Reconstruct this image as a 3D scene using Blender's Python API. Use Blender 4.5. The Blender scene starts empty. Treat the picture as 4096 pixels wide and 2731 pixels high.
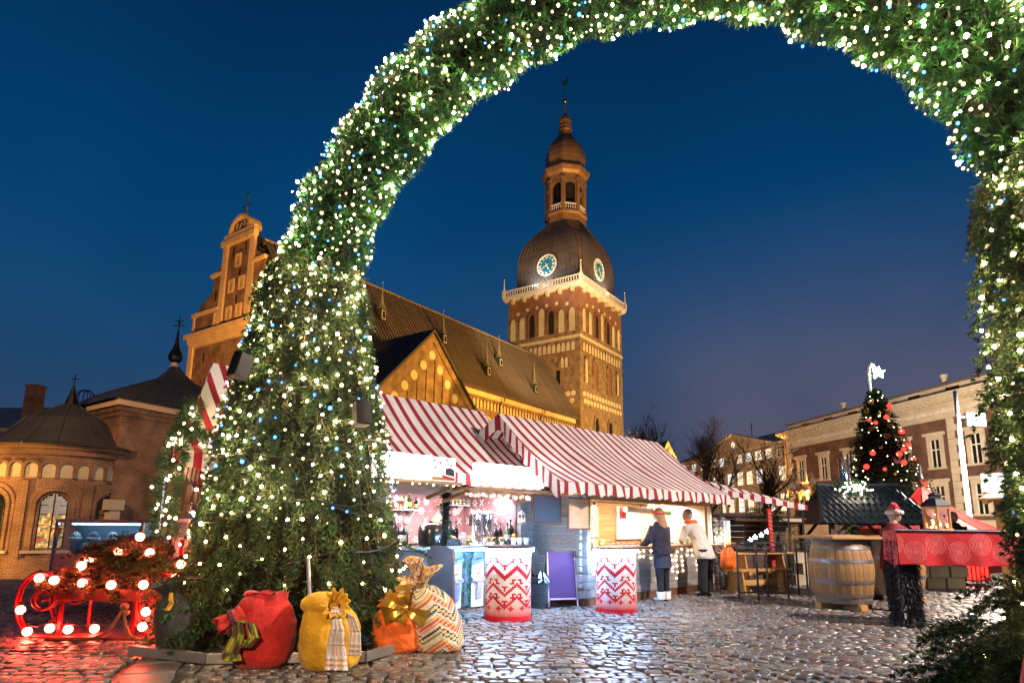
# Christmas market under a lit garland arch, cathedral behind, at dusk
import bpy, math, random
import numpy as np
from mathutils import Vector, Matrix, Euler

random.seed(11)
rng = np.random.default_rng(11)
R = math.radians
PI = math.pi
scene = bpy.context.scene
COL = scene.collection

# ---------------------------------------------------------------- camera
cam_d = bpy.data.cameras.new("camera")
cam_d.lens = 21.53
cam_d.sensor_width = 36.0
cam_d.shift_y = 0.0708
cam_d.clip_start = 0.05
cam_d.clip_end = 3000
cam = bpy.data.objects.new("camera", cam_d)
cam.matrix_world = Matrix.Translation((0, 0, 1.3)) @ Matrix.Rotation(R(100.18), 4, 'X') @ Matrix.Rotation(R(0.67), 4, 'Z')
COL.objects.link(cam)
scene.camera = cam

# ---------------------------------------------------------------- dusk sky
world = bpy.data.worlds.new("World")
scene.world = world
world.use_nodes = True
wn = world.node_tree
wn.nodes.clear()
def wnode(t, **kw):
    n = wn.nodes.new(t)
    for k_, v_ in kw.items(): setattr(n, k_, v_)
    return n
sky = wnode('ShaderNodeTexSky')
sky.sky_type = 'NISHITA'
sky.sun_disc = False
sky.sun_elevation = R(-4.0)
sky.sun_rotation = R(120)
sky.air_density = 1.0
sky.ozone_density = 4.0
sky.dust_density = 0.4
tc = wnode('ShaderNodeTexCoord')
sep = wnode('ShaderNodeSeparateXYZ')
wn.links.new(tc.outputs['Generated'], sep.inputs[0])
ramp = wnode('ShaderNodeValToRGB')
ramp.color_ramp.interpolation = 'B_SPLINE'
els = ramp.color_ramp.elements
els[0].position = 0.0; els[0].color = (0.022, 0.026, 0.046, 1)
els[1].position = 1.0; els[1].color = (0.0006, 0.005, 0.018, 1)
for p_, c_ in ((0.12, (0.010, 0.028, 0.064, 1)), (0.26, (0.0018, 0.030, 0.082, 1)), (0.42, (0.0006, 0.027, 0.084, 1)), (0.66, (0.0004, 0.011, 0.040, 1))):
    e = els.new(p_); e.color = c_
wn.links.new(sep.outputs['Z'], ramp.inputs[0])
cn = wnode('ShaderNodeTexNoise')
cn.inputs['Scale'].default_value = 2.2; cn.inputs['Detail'].default_value = 3
wn.links.new(tc.outputs['Generated'], cn.inputs['Vector'])
mr = wnode('ShaderNodeMapRange')
mr.inputs['From Min'].default_value = 0.3; mr.inputs['From Max'].default_value = 0.7
mr.inputs['To Min'].default_value = 0.88; mr.inputs['To Max'].default_value = 1.12
wn.links.new(cn.outputs['Fac'], mr.inputs['Value'])
# town glow caught in thin cloud towards the right, low down
def wmap(src, f0, f1, t0, t1):
    m = wnode('ShaderNodeMapRange', interpolation_type='SMOOTHSTEP')
    for k_, v_ in zip(('From Min', 'From Max', 'To Min', 'To Max'), (f0, f1, t0, t1)): m.inputs[k_].default_value = v_
    wn.links.new(src, m.inputs['Value']); return m.outputs[0]
hx = wmap(sep.outputs['X'], -.30, .50, .10, 1.0); hz = wmap(sep.outputs['Z'], .06, .50, 1.0, 0.0); hn = wmap(cn.outputs['Fac'], .32, .66, .55, 1.0)
def wmul(a, b_):
    m = wnode('ShaderNodeMath', operation='MULTIPLY'); wn.links.new(a, m.inputs[0]); wn.links.new(b_, m.inputs[1]); return m.outputs[0]
hm = wnode('ShaderNodeMix', data_type='RGBA'); hm.inputs['B'].default_value = (.054, .050, .076, 1)
wn.links.new(wmul(wmul(hx, hz), hn), hm.inputs['Factor']); wn.links.new(ramp.outputs[0], hm.inputs['A'])
vm = wnode('ShaderNodeVectorMath', operation='SCALE')
wn.links.new(hm.outputs['Result'], vm.inputs[0]); wn.links.new(mr.outputs[0], vm.inputs['Scale'])
nis = wnode('ShaderNodeVectorMath', operation='SCALE')
nis.inputs['Scale'].default_value = 0.004
wn.links.new(sky.outputs[0], nis.inputs[0])
addn = wnode('ShaderNodeVectorMath', operation='ADD')
wn.links.new(vm.outputs[0], addn.inputs[0]); wn.links.new(nis.outputs[0], addn.inputs[1])
bg = wnode('ShaderNodeBackground'); bg.inputs['Strength'].default_value = 1.0
wn.links.new(addn.outputs[0], bg.inputs['Color'])
wo = wnode('ShaderNodeOutputWorld')
wn.links.new(bg.outputs[0], wo.inputs['Surface'])

# ---------------------------------------------------------------- lamps of the square, with others assumed or added out of view
def look_quat(p, t): return (Vector(t) - Vector(p)).to_track_quat('-Z', 'Y').to_euler()
def spot(name, p, t, power, col, angle=60, blend=.6, size=.3):
    l = bpy.data.lights.new(name, 'SPOT'); l.energy = power; l.color = col
    l.spot_size = R(angle); l.spot_blend = blend; l.shadow_soft_size = size
    o = bpy.data.objects.new(name, l); o.location = p; o.rotation_euler = look_quat(p, t); COL.objects.link(o); return o
def point(name, p, power, col, size=.1):
    l = bpy.data.lights.new(name, 'POINT'); l.energy = power; l.color = col; l.shadow_soft_size = size
    o = bpy.data.objects.new(name, l); o.location = p; COL.objects.link(o); return o
def area(name, p, t, power, col, sx, sy):
    l = bpy.data.lights.new(name, 'AREA'); l.energy = power; l.color = col; l.shape = 'RECTANGLE'; l.size = sx; l.size_y = sy
    o = bpy.data.objects.new(name, l); o.location = p; o.rotation_euler = look_quat(p, t); COL.objects.link(o); return o
CHN = Vector((0.5693, 0.8221, 0)); CHM = Vector((-0.8221, 0.5693, 0)); CH0 = Vector((12.52, 110.0, 0))
def CW(x, y, z): return CH0 + CHN * x + CHM * y + Vector((0, 0, z))       # cathedral frame -> world
SOD = (1.0, 0.49, 0.07); WARM = (1.0, 0.72, 0.38); COOL = (0.72, 0.86, 1.0)
spot("church_flood", CW(-26, -42, 4), CW(-24, 0, 19), 112000, SOD, 100)
spot("church_flood", CW(-52, -36, 4), CW(-50, -8.8, 17), 46000, SOD, 80)
spot("church_flood", CW(24, -40, 4), CW(9, 0, 34), 88000, (1, .62, .20), 55)
spot("church_flood", CW(-34, -14, 21), CW(0, 8, 40), 22000, (1, .68, .32), 60)
spot("church_flood", CW(-30, -30, 14), CW(9, 8, 72), 60000, (1, .56, .18), 34)
spot("church_flood", CW(30, -26, 20), CW(10, 8, 66), 20000, (1, .50, .12), 40)
spot("church_flood", (-24, 43, 9.3), CW(-60, 12, 27), 30000, (1, .48, .10), 80)
spot("dome_fill", CW(-14, -10, 40), CW(9, 8, 58), 9000, (1, .85, .65), 60)  # unseen spot added to brighten the dome
spot("clock_flood", CW(-.2, 9.5, 47.2), CW(1.4, 8.2, 53), 2200, (.85, .93, 1), 150)
spot("clock_flood", CW(10.5, -.2, 47.2), CW(9.2, 1.4, 53), 2200, (.85, .93, 1), 150)
spot("apse_flood", (-25.5, 24.0, 1.2), (-20.5, 29, 2.0), 1300, (1, .50, .08), 120)
spot("offframe_lamp", (-18.5, 16.0, 10.2), (-18, 30, 1), 4200, (1, .54, .22), 150, size=.25)  # street lamp just outside the left edge of the view
spot("offframe_lamp", (-2.0, -7.5, 6.5), (-1.9, 6.0, .2), 3400, (1, .70, .42), 22, size=.3)  # lamp assumed behind the camera, from the warm front light on the sacks
spot("offframe_lamp", (11.5, 4.6, 8.0), (2.2, 11, 1.0), 5200, (1, .84, .76), 84, size=.3)  # unseen lamp added off to the right to brighten awnings, barrels and ground
spot("bank_fill", (19.5, 28.0, 5.0), (37, 52, 9), 24000, (1, .80, .60), 115)  # unseen lamp added beyond the tree to brighten the bank facade
point("projector_light", (15.35, 19.5, 4.9), 1500, (1, .86, .66), .18)

# ---------------------------------------------------------------- exposure
vs = scene.view_settings
vs.view_transform = 'Standard'; vs.look = 'None'; vs.exposure = 1.0; vs.gamma = 1.0; vs.use_curve_mapping = False
cy = scene.cycles
cy.use_denoising = True
cy.max_bounces = 6; cy.diffuse_bounces = 3; cy.glossy_bounces = 3; cy.transmission_bounces = 5; cy.transparent_max_bounces = 8
cy.sample_clamp_indirect = 3.0; cy.sample_clamp_direct = 0.0
cy.caustics_reflective = False; cy.caustics_refractive = False
cy.use_light_tree = True

# ---------------------------------------------------------------- materials
M = {}
def _base(name):
    m = bpy.data.materials.new(name); m.use_nodes = True
    nt = m.node_tree; b = nt.nodes['Principled BSDF']; M[name] = m
    return m, nt, b
def _ramp(nt, fac, c1, c2, lo=.3, hi=.7):
    r = nt.nodes.new('ShaderNodeValToRGB')
    r.color_ramp.elements[0].position = lo; r.color_ramp.elements[1].position = hi
    r.color_ramp.elements[0].color = (*c1, 1); r.color_ramp.elements[1].color = (*c2, 1)
    nt.links.new(fac, r.inputs[0]); return r.outputs[0]
def _noise(nt, scale, coord='Object', detail=4, stretch=None):
    t = nt.nodes.new('ShaderNodeTexCoord'); n = nt.nodes.new('ShaderNodeTexNoise')
    n.inputs['Scale'].default_value = scale; n.inputs['Detail'].default_value = detail
    src = t.outputs[coord]
    if stretch:
        mp = nt.nodes.new('ShaderNodeMapping'); mp.inputs['Scale'].default_value = stretch
        nt.links.new(src, mp.inputs[0]); src = mp.outputs[0]
    nt.links.new(src, n.inputs['Vector']); return n.outputs['Fac']
def _bump(nt, b, h, strength, dist=.01):
    bp = nt.nodes.new('ShaderNodeBump'); bp.inputs['Strength'].default_value = strength; bp.inputs['Distance'].default_value = dist
    nt.links.new(h, bp.inputs['Height']); nt.links.new(bp.outputs[0], b.inputs['Normal'])
def mat(name, c, rough=.6, metal=0.0, c2=None, ns=6.0, bump=0.0, bs=30.0, rand=0.0, stretch=None, coord='Object', bd=.01, sheen=0.0, trans=0.0, coat=0.0):
    m, nt, b = _base(name)
    b.inputs['Roughness'].default_value = rough; b.inputs['Metallic'].default_value = metal
    c2 = c2 or tuple(x * .72 for x in c)
    out = _ramp(nt, _noise(nt, ns, coord, stretch=stretch), c2, c)
    if rand:
        oi = nt.nodes.new('ShaderNodeObjectInfo'); hs = nt.nodes.new('ShaderNodeHueSaturation')
        mrn = nt.nodes.new('ShaderNodeMapRange'); mrn.inputs['To Min'].default_value = 1 - rand; mrn.inputs['To Max'].default_value = 1 + rand
        nt.links.new(oi.outputs['Random'], mrn.inputs['Value']); nt.links.new(mrn.outputs[0], hs.inputs['Value']); nt.links.new(out, hs.inputs['Color']); out = hs.outputs[0]
    nt.links.new(out, b.inputs['Base Color'])
    if bump: _bump(nt, b, _noise(nt, bs, coord, stretch=stretch), bump, bd)
    if sheen: b.inputs['Sheen Weight'].default_value = sheen
    if trans: b.inputs['Transmission Weight'].default_value = trans
    if coat: b.inputs['Coat Weight'].default_value = coat
    return m
def emit(name, c, s):
    m, nt, b = _base(name)
    b.inputs['Base Color'].default_value = (*c, 1); b.inputs['Emission Color'].default_value = (*c, 1); b.inputs['Emission Strength'].default_value = s
    return m
def attr(name, rough=.7, bump=0.0, bs=60, dirt=.15, trans=0.0, bd=.01, emis=0.0):
    m, nt, b = _base(name)
    a = nt.nodes.new('ShaderNodeAttribute'); a.attribute_name = 'Col'
    mx = nt.nodes.new('ShaderNodeMix'); mx.data_type = 'RGBA'; mx.blend_type = 'MULTIPLY'; mx.inputs['Factor'].default_value = 1
    nt.links.new(a.outputs['Color'], mx.inputs['A'])
    nt.links.new(_ramp(nt, _noise(nt, 5), (1 - dirt,) * 3, (1, 1, 1)), mx.inputs['B'])
    nt.links.new(mx.outputs['Result'], b.inputs['Base Color'])
    b.inputs['Roughness'].default_value = rough
    if emis:
        nt.links.new(mx.outputs['Result'], b.inputs['Emission Color']); b.inputs['Emission Strength'].default_value = emis
    if bump: _bump(nt, b, _noise(nt, bs), bump, bd)
    if trans:
        tr = nt.nodes.new('ShaderNodeBsdfTranslucent'); nt.links.new(mx.outputs['Result'], tr.inputs['Color'])
        ms = nt.nodes.new('ShaderNodeMixShader'); ms.inputs[0].default_value = trans
        o = nt.nodes['Material Output']
        nt.links.new(b.outputs[0], ms.inputs[1]); nt.links.new(tr.outputs[0], ms.inputs[2]); nt.links.new(ms.outputs[0], o.inputs['Surface'])
    return m
def brick(name, c1, c2, mortar, w=.27, h=.085, j=.012, rough=.85, big=None):
    m, nt, b = _base(name)
    t = nt.nodes.new('ShaderNodeTexCoord'); bt = nt.nodes.new('ShaderNodeTexBrick')
    nt.links.new(t.outputs['UV'], bt.inputs['Vector'])
    bt.inputs['Scale'].default_value = 1; bt.inputs['Brick Width'].default_value = w; bt.inputs['Row Height'].default_value = h; bt.inputs['Mortar Size'].default_value = j
    bt.inputs['Mortar Smooth'].default_value = .3; bt.inputs['Bias'].default_value = -.1
    bt.inputs['Color1'].default_value = (*c1, 1); bt.inputs['Color2'].default_value = (*c2, 1); bt.inputs['Mortar'].default_value = (*mortar, 1)
    mx = nt.nodes.new('ShaderNodeMix'); mx.data_type = 'RGBA'; mx.blend_type = 'MULTIPLY'; mx.inputs['Factor'].default_value = 1
    nt.links.new(bt.outputs['Color'], mx.inputs['A'])
    nt.links.new(_ramp(nt, _noise(nt, big or .9, 'Object', 6), (.42, .40, .38), (1.25, 1.2, 1.15), .3, .7), mx.inputs['B'])
    nt.links.new(mx.outputs['Result'], b.inputs['Base Color']); b.inputs['Roughness'].default_value = rough
    iv = nt.nodes.new('ShaderNodeMath'); iv.operation = 'SUBTRACT'; iv.inputs[0].default_value = 1; nt.links.new(bt.outputs['Fac'], iv.inputs[1])
    _bump(nt, b, iv.outputs[0], .6, .012)
    return m
def stripes(name, c1, c2, period, duty, rough=.75, trans=.25):
    m, nt, b = _base(name)
    t = nt.nodes.new('ShaderNodeTexCoord'); sp = nt.nodes.new('ShaderNodeSeparateXYZ'); nt.links.new(t.outputs['UV'], sp.inputs[0])
    d = nt.nodes.new('ShaderNodeMath'); d.operation = 'DIVIDE'; d.inputs[1].default_value = period; nt.links.new(sp.outputs['X'], d.inputs[0])
    fr = nt.nodes.new('ShaderNodeMath'); fr.operation = 'FRACT'; nt.links.new(d.outputs[0], fr.inputs[0])
    lt = nt.nodes.new('ShaderNodeMath'); lt.operation = 'LESS_THAN'; lt.inputs[1].default_value = duty; nt.links.new(fr.outputs[0], lt.inputs[0])
    mx = nt.nodes.new('ShaderNodeMix'); mx.data_type = 'RGBA'; nt.links.new(lt.outputs[0], mx.inputs['Factor'])
    mx.inputs['A'].default_value = (*c1, 1); mx.inputs['B'].default_value = (*c2, 1)
    m2 = nt.nodes.new('ShaderNodeMix'); m2.data_type = 'RGBA'; m2.blend_type = 'MULTIPLY'; m2.inputs['Factor'].default_value = 1
    nt.links.new(mx.outputs['Result'], m2.inputs['A']); nt.links.new(_ramp(nt, _noise(nt, 1.8, detail=6), (.78, .76, .73), (1, 1, 1)), m2.inputs['B'])
    nt.links.new(m2.outputs['Result'], b.inputs['Base Color']); b.inputs['Roughness'].default_value = rough
    _bump(nt, b, _noise(nt, 3.5, detail=6), .6, .06)
    tr = nt.nodes.new('ShaderNodeBsdfTranslucent'); nt.links.new(m2.outputs['Result'], tr.inputs['Color'])
    ms = nt.nodes.new('ShaderNodeMixShader'); ms.inputs[0].default_value = trans
    nt.links.new(b.outputs[0], ms.inputs[1]); nt.links.new(tr.outputs[0], ms.inputs[2]); nt.links.new(ms.outputs[0], nt.nodes['Material Output'].inputs['Surface'])
    return m
def glass(name, c=(1, 1, 1), rough=.05, alpha=.25):
    m, nt, b = _base(name)
    b.inputs['Base Color'].default_value = (*c, 1); b.inputs['Roughness'].default_value = rough
    tr = nt.nodes.new('ShaderNodeBsdfTransparent'); tr.inputs[0].default_value = (*c, 1)
    ms = nt.nodes.new('ShaderNodeMixShader'); ms.inputs[0].default_value = alpha
    gl_ = nt.nodes.new('ShaderNodeBsdfGlossy'); gl_.inputs['Roughness'].default_value = rough
    nt.links.new(tr.outputs[0], ms.inputs[1]); nt.links.new(gl_.outputs[0], ms.inputs[2]); nt.links.new(ms.outputs[0], nt.nodes['Material Output'].inputs['Surface'])
    return m

# ---------------------------------------------------------------- mesh builder
class MB:
    def __init__(s): s.v = []; s.f = []; s.m = []; s.uv = {}; s.col = {}; s.T = None
    def add(s, vs_, fs, mi=0, uvs=None, cols=None):
        o = len(s.v)
        s.v += [tuple(s.T @ Vector(p)) for p in vs_] if s.T else [tuple(p) for p in vs_]
        for i, f in enumerate(fs):
            if uvs is not None: s.uv[len(s.f)] = uvs[i]
            if cols is not None: s.col[len(s.f)] = cols[i] if isinstance(cols, list) else cols
            s.f.append(tuple(o + j for j in f)); s.m.append(mi)
        return s
    def box(s, c, d, rot=None, mi=0, top=(1, 1), col=None):
        x, y, z = (d[0] / 2, d[1] / 2, d[2] / 2)
        p = [Vector((sx * x * (top[0] if sz > 0 else 1), sy * y * (top[1] if sz > 0 else 1), sz * z)) for sz in (-1, 1) for sy in (-1, 1) for sx in (-1, 1)]
        if rot is not None:
            rm = rot if isinstance(rot, Matrix) else Euler(rot).to_matrix()
            p = [rm @ q for q in p]
        c = Vector(c)
        return s.add([c + q for q in p], [(0, 2, 3, 1), (4, 5, 7, 6), (0, 1, 5, 4), (2, 6, 7, 3), (0, 4, 6, 2), (1, 3, 7, 5)], mi, cols=col)
    def bb(s, x0, x1, y0, y1, z0, z1, mi=0, col=None): return s.box(((x0 + x1) / 2, (y0 + y1) / 2, (z0 + z1) / 2), (abs(x1 - x0), abs(y1 - y0), abs(z1 - z0)), None, mi, col=col)
    def beam(s, a, b, w, h, mi=0, up=(0, 0, 1), col=None):
        a = Vector(a); b = Vector(b); d = b - a; L = d.length; d = d / L
        u = Vector(up)
        if abs(d.dot(u)) > .99: u = Vector((0, 1, 0))
        sd = d.cross(u).normalized(); u = sd.cross(d)
        rm = Matrix((sd, d, u)).transposed()
        return s.box((a + b) / 2, (w, L, h), rm, mi, col=col)
    def tube(s, path, r, n=8, mi=0, caps=True, col=None, flat=1.0, up=(0, 0, 1)):
        P = [Vector(p) for p in path]; k = len(P)
        rr = list(r) if hasattr(r, '__len__') else [r] * k
        vs_ = []; prev = None
        for i in range(k):
            d = (P[min(i + 1, k - 1)] - P[max(i - 1, 0)])
            d = d.normalized() if d.length > 1e-9 else Vector((0, 0, 1))
            if prev is None:
                u = Vector(up)
                if abs(d.dot(u)) > .95: u = Vector((1, 0, 0))
                prev = (u - d * d.dot(u)).normalized()
            else:
                prev = prev - d * d.dot(prev); prev = prev.normalized() if prev.length > 1e-6 else Vector((1, 0, 0))
            b = d.cross(prev)
            for j in range(n):
                a = 2 * PI * j / n
                vs_.append(P[i] + (b * math.cos(a) + prev * math.sin(a) * flat) * rr[i])
        fs = []; uvs = []; acc = 0
        for i in range(k - 1):
            L = (P[i + 1] - P[i]).length
            for j in range(n):
                j2 = (j + 1) % n
                fs.append((i * n + j, i * n + j2, (i + 1) * n + j2, (i + 1) * n + j))
                w = 2 * PI * max(rr[i], rr[i + 1]) / n
                uvs.append(((j * w, acc), ((j + 1) * w, acc), ((j + 1) * w, acc + L), (j * w, acc + L)))
            acc += L
        if caps:
            for base in (0, (k - 1) * n):
                fs.append(tuple(range(base, base + n))); uvs.append(tuple((math.cos(2 * PI * j / n) * .1, math.sin(2 * PI * j / n) * .1) for j in range(n)))
        return s.add(vs_, fs, mi, uvs, col)
    def lathe(s, prof, c=(0, 0, 0), n=16, mi=0, a0=0, a1=2 * PI, mis=None, sq=None, cf=None, caps=True, us=1.0):
        c = Vector(c); full = abs(a1 - a0 - 2 * PI) < 1e-6; cols_n = n if full else n + 1
        vs_ = []
        for (r_, z_) in prof:
            for j in range(cols_n):
                a = a0 + (a1 - a0) * j / n
                k_ = sq(a) if sq else 1
                vs_.append(c + Vector((r_ * k_ * math.cos(a), r_ * k_ * math.sin(a), z_)))
        acc = 0
        rmax = max(p[0] for p in prof)
        for i in range(len(prof) - 1):
            L = math.hypot(prof[i + 1][0] - prof[i][0], prof[i + 1][1] - prof[i][1])
            fs = []; uvs = []; cl = [] if cf else None
            for j in range(n):
                j2 = (j + 1) % cols_n
                fs.append((i * cols_n + j, i * cols_n + j2, (i + 1) * cols_n + j2, (i + 1) * cols_n + j))
                w = (a1 - a0) * rmax * us / n
                uvs.append(((j * w, acc), ((j + 1) * w, acc), ((j + 1) * w, acc + L), (j * w, acc + L)))
                if cf: cl.append(cf(j, i))
            o = len(s.v) if i == 0 else o
            if i == 0: s.add(vs_, fs, mis[i] if mis else mi, uvs, cl)
            else:
                for q, f in enumerate(fs):
                    s.uv[len(s.f)] = uvs[q]
                    if cf: s.col[len(s.f)] = cl[q]
                    s.f.append(tuple(o + t for t in f)); s.m.append(mis[i] if mis else mi)
            acc += L
        if caps and full:
            for i in (0, len(prof) - 1):
                if prof[i][0] > 1e-4:
                    if cf: s.col[len(s.f)] = cf(0, min(i, len(prof) - 2))
                    s.f.append(tuple(o + i * cols_n + j for j in range(n))); s.m.append(mis[min(i, len(mis) - 1)] if mis else mi)
        return s
    def ball(s, c, r_, n=10, m_=6, mi=0, col=None):
        rx, ry, rz = r_ if hasattr(r_, '__len__') else (r_,) * 3
        c = Vector(c); vs_ = [c + Vector((0, 0, -rz))]
        for i in range(1, m_):
            t = -PI / 2 + PI * i / m_
            for j in range(n):
                a = 2 * PI * j / n
                vs_.append(c + Vector((rx * math.cos(t) * math.cos(a), ry * math.cos(t) * math.sin(a), rz * math.sin(t))))
        vs_.append(c + Vector((0, 0, rz)))
        fs = [(0, 1 + (j + 1) % n, 1 + j) for j in range(n)]
        for i in range(m_ - 2):
            for j in range(n): fs.append((1 + i * n + j, 1 + i * n + (j + 1) % n, 1 + (i + 1) * n + (j + 1) % n, 1 + (i + 1) * n + j))
        t = len(vs_) - 1
        for j in range(n): fs.append((t, 1 + (m_ - 2) * n + j, 1 + (m_ - 2) * n + (j + 1) % n))
        return s.add(vs_, fs, mi, cols=col)
    def prism(s, poly, d0, d1, fr, mi=0, col=None):
        """polygon (u,v) extruded from depth d0 to d1; fr maps (u,v,d) to a point"""
        n = len(poly)
        vs_ = [fr(u, v, d0) for u, v in poly] + [fr(u, v, d1) for u, v in poly]
        fs = [tuple(range(n)), tuple(range(2 * n - 1, n - 1, -1))] + [(i, i + n, (i + 1) % n + n, (i + 1) % n) for i in range(n)]
        return s.add(vs_, fs, mi, cols=col)
    def ring(s, outer, inner, d0, d1, fr, mi=0):
        """frame between two polylines of equal count (open), extruded"""
        n = len(outer); vs_ = []
        for d in (d0, d1):
            vs_ += [fr(u, v, d) for u, v in outer] + [fr(u, v, d) for u, v in inner]
        fs = []
        for i in range(n - 1):
            a, b, c, e = i, i + 1, n + i + 1, n + i
            fs += [(a, b, c, e), tuple(2 * n + t for t in (e, c, b, a)), (a, 2 * n + a, 2 * n + b, b), (e, c, 2 * n + c, 2 * n + e)]
        return s.add(vs_, fs, mi)
    def grid(s, fn, nu, nv, mi=0, uvf=None, cf=None, mf=None):
        o = len(s.v)
        vs_ = [fn(i / nu, j / nv) for j in range(nv + 1) for i in range(nu + 1)]
        s.v += [tuple(s.T @ Vector(p)) for p in vs_] if s.T else [tuple(p) for p in vs_]
        for j in range(nv):
            for i in range(nu):
                if uvf: s.uv[len(s.f)] = (uvf(i / nu, j / nv), uvf((i + 1) / nu, j / nv), uvf((i + 1) / nu, (j + 1) / nv), uvf(i / nu, (j + 1) / nv))
                if cf: s.col[len(s.f)] = cf((i + .5) / nu, (j + .5) / nv)
                a = o + j * (nu + 1) + i
                s.f.append((a, a + 1, a + nu + 2, a + nu + 1)); s.m.append(mf((i + .5) / nu, (j + .5) / nv) if mf else mi)
        return s
    def mesh(s, name, mats, smooth=False):
        me = bpy.data.meshes.new(name)
        me.from_pydata(s.v, [], s.f)
        for m_ in (mats if isinstance(mats, (list, tuple)) else [mats]): me.materials.append(M[m_] if isinstance(m_, str) else m_)
        nl = len(me.loops)
        uv = np.zeros((nl, 2), np.float32); li = 0
        V = np.array(s.v, np.float64).reshape(-1, 3)
        for fi, f in enumerate(s.f):
            k_ = len(f); u = s.uv.get(fi)
            if u is not None: uv[li:li + k_] = u
            else:
                p = V[list(f)]
                nr = np.zeros(3)
                for q in range(k_):
                    nr += np.cross(p[q] - p[0], p[(q + 1) % k_] - p[0])
                l_ = np.linalg.norm(nr); nr = nr / l_ if l_ > 0 else np.array((0, 0, 1.))
                if abs(nr[2]) > .9: uv[li:li + k_] = p[:, :2]
                else:
                    t = np.array((-nr[1], nr[0], 0)); t /= np.linalg.norm(t)
                    if t[0] < -1e-6 or (abs(t[0]) <= 1e-6 and t[1] < 0): t = -t
                    uv[li:li + k_, 0] = p @ t; uv[li:li + k_, 1] = p @ np.cross(nr, t) if nr[2] > .2 else p[:, 2]
            li += k_
        ul = me.uv_layers.new(name='UVMap'); ul.data.foreach_set('uv', uv.ravel())
        if s.col:
            ca = me.color_attributes.new('Col', 'FLOAT_COLOR', 'CORNER'); arr = np.ones((nl, 4), np.float32); li = 0
            for fi, f in enumerate(s.f):
                c = s.col.get(fi, (1, 1, 1)); arr[li:li + len(f), :3] = c; li += len(f)
            ca.data.foreach_set('color', arr.ravel())
        me.polygons.foreach_set('material_index', s.m)
        me.polygons.foreach_set('use_smooth', [bool(smooth)] * len(s.f))
        me.update()
        return me
    def build(s, name, mats, parent=None, smooth=False, bevel=0, auto=None, loc=None, rot=None, sub=0, kind=None, label=None):
        o = bpy.data.objects.new(name, s.mesh(name, mats, smooth)); COL.objects.link(o)
        if parent: o.parent = parent
        if loc is not None: o.location = loc
        if rot is not None: o.rotation_euler = rot
        if bevel:
            b = o.modifiers.new('bevel', 'BEVEL'); b.width = bevel; b.segments = 2; b.limit_method = 'ANGLE'; b.angle_limit = R(40)
        if sub:
            b = o.modifiers.new('sub', 'SUBSURF'); b.levels = sub; b.render_levels = sub
        if kind: o['kind'] = kind
        if label: o['label'] = label
        return o
def inst(name, me, parent=None, loc=(0, 0, 0), rot=None, sc=None, m4=None):
    o = bpy.data.objects.new(name, me); COL.objects.link(o)
    if parent: o.parent = parent
    if m4 is not None: o.matrix_local = m4
    else:
        o.location = loc
        if rot is not None: o.rotation_euler = rot
        if sc is not None: o.scale = sc if hasattr(sc, '__len__') else (sc,) * 3
    return o
def thing(name, label, cat, loc=(0, 0, 0), rz=0, group=None):
    o = bpy.data.objects.new(name, None); COL.objects.link(o); o.empty_display_size = .1
    o.location = loc; o.rotation_euler = (0, 0, rz)
    o['label'] = label; o['category'] = cat
    if group: o['group'] = group
    return o
def tag(o, label, cat, group=None, kind=None):
    o['label'] = label; o['category'] = cat
    if group: o['group'] = group
    if kind: o['kind'] = kind
    return o
def struct(o, label=None):
    o['kind'] = 'structure'
    if label: o['label'] = label
    return o
def dup(root, label, loc=None, rz=None, group=None, sc=None):
    def cp(o, par):
        c = o.copy(); COL.objects.link(c); c.parent = par
        for ch in kids.get(o.name, []): cp(ch, c)
        return c
    kids = {}
    for o in list(COL.objects):
        if o.parent: kids.setdefault(o.parent.name, []).append(o)
    r_ = cp(root, None); r_['label'] = label
    if loc is not None: r_.location = loc
    if rz is not None: r_.rotation_euler = (0, 0, rz)
    if sc is not None: r_.scale = (sc,) * 3
    if group: r_['group'] = group
    return r_
def rawmesh(name, V, F, mats, col=None, smooth=False):
    """numpy triangles; col is one colour per vertex"""
    me = bpy.data.meshes.new(name); n = len(F)
    me.vertices.add(len(V)); me.vertices.foreach_set('co', np.asarray(V, np.float32).ravel())
    me.loops.add(n * 3); me.loops.foreach_set('vertex_index', np.asarray(F, np.int32).ravel())
    me.polygons.add(n); me.polygons.foreach_set('loop_start', np.arange(0, n * 3, 3, dtype=np.int32))
    for m_ in (mats if isinstance(mats, (list, tuple)) else [mats]): me.materials.append(M[m_])
    if col is not None:
        ca = me.color_attributes.new('Col', 'FLOAT_COLOR', 'POINT'); a = np.ones((len(V), 4), np.float32); a[:, :3] = col
        ca.data.foreach_set('color', a.ravel())
    me.update(calc_edges=True)
    if smooth: me.polygons.foreach_set('use_smooth', [True] * n)
    return me
def nrm(a): return a / np.maximum(np.linalg.norm(a, axis=-1, keepdims=True), 1e-9)
def needles(P, D, L, W, cols):
    """one thin triangle per needle"""
    n = len(P); side = nrm(np.cross(D, rng.normal(size=(n, 3)))) * (np.asarray(W).reshape(-1, 1) if np.ndim(W) else W) / 2
    L = np.asarray(L).reshape(-1, 1) if np.ndim(L) else L
    V = np.empty((n, 3, 3)); V[:, 0] = P - side; V[:, 1] = P + side; V[:, 2] = P + D * L
    return V.reshape(-1, 3), np.arange(3 * n).reshape(-1, 3), np.repeat(cols, 3, axis=0)
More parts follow.
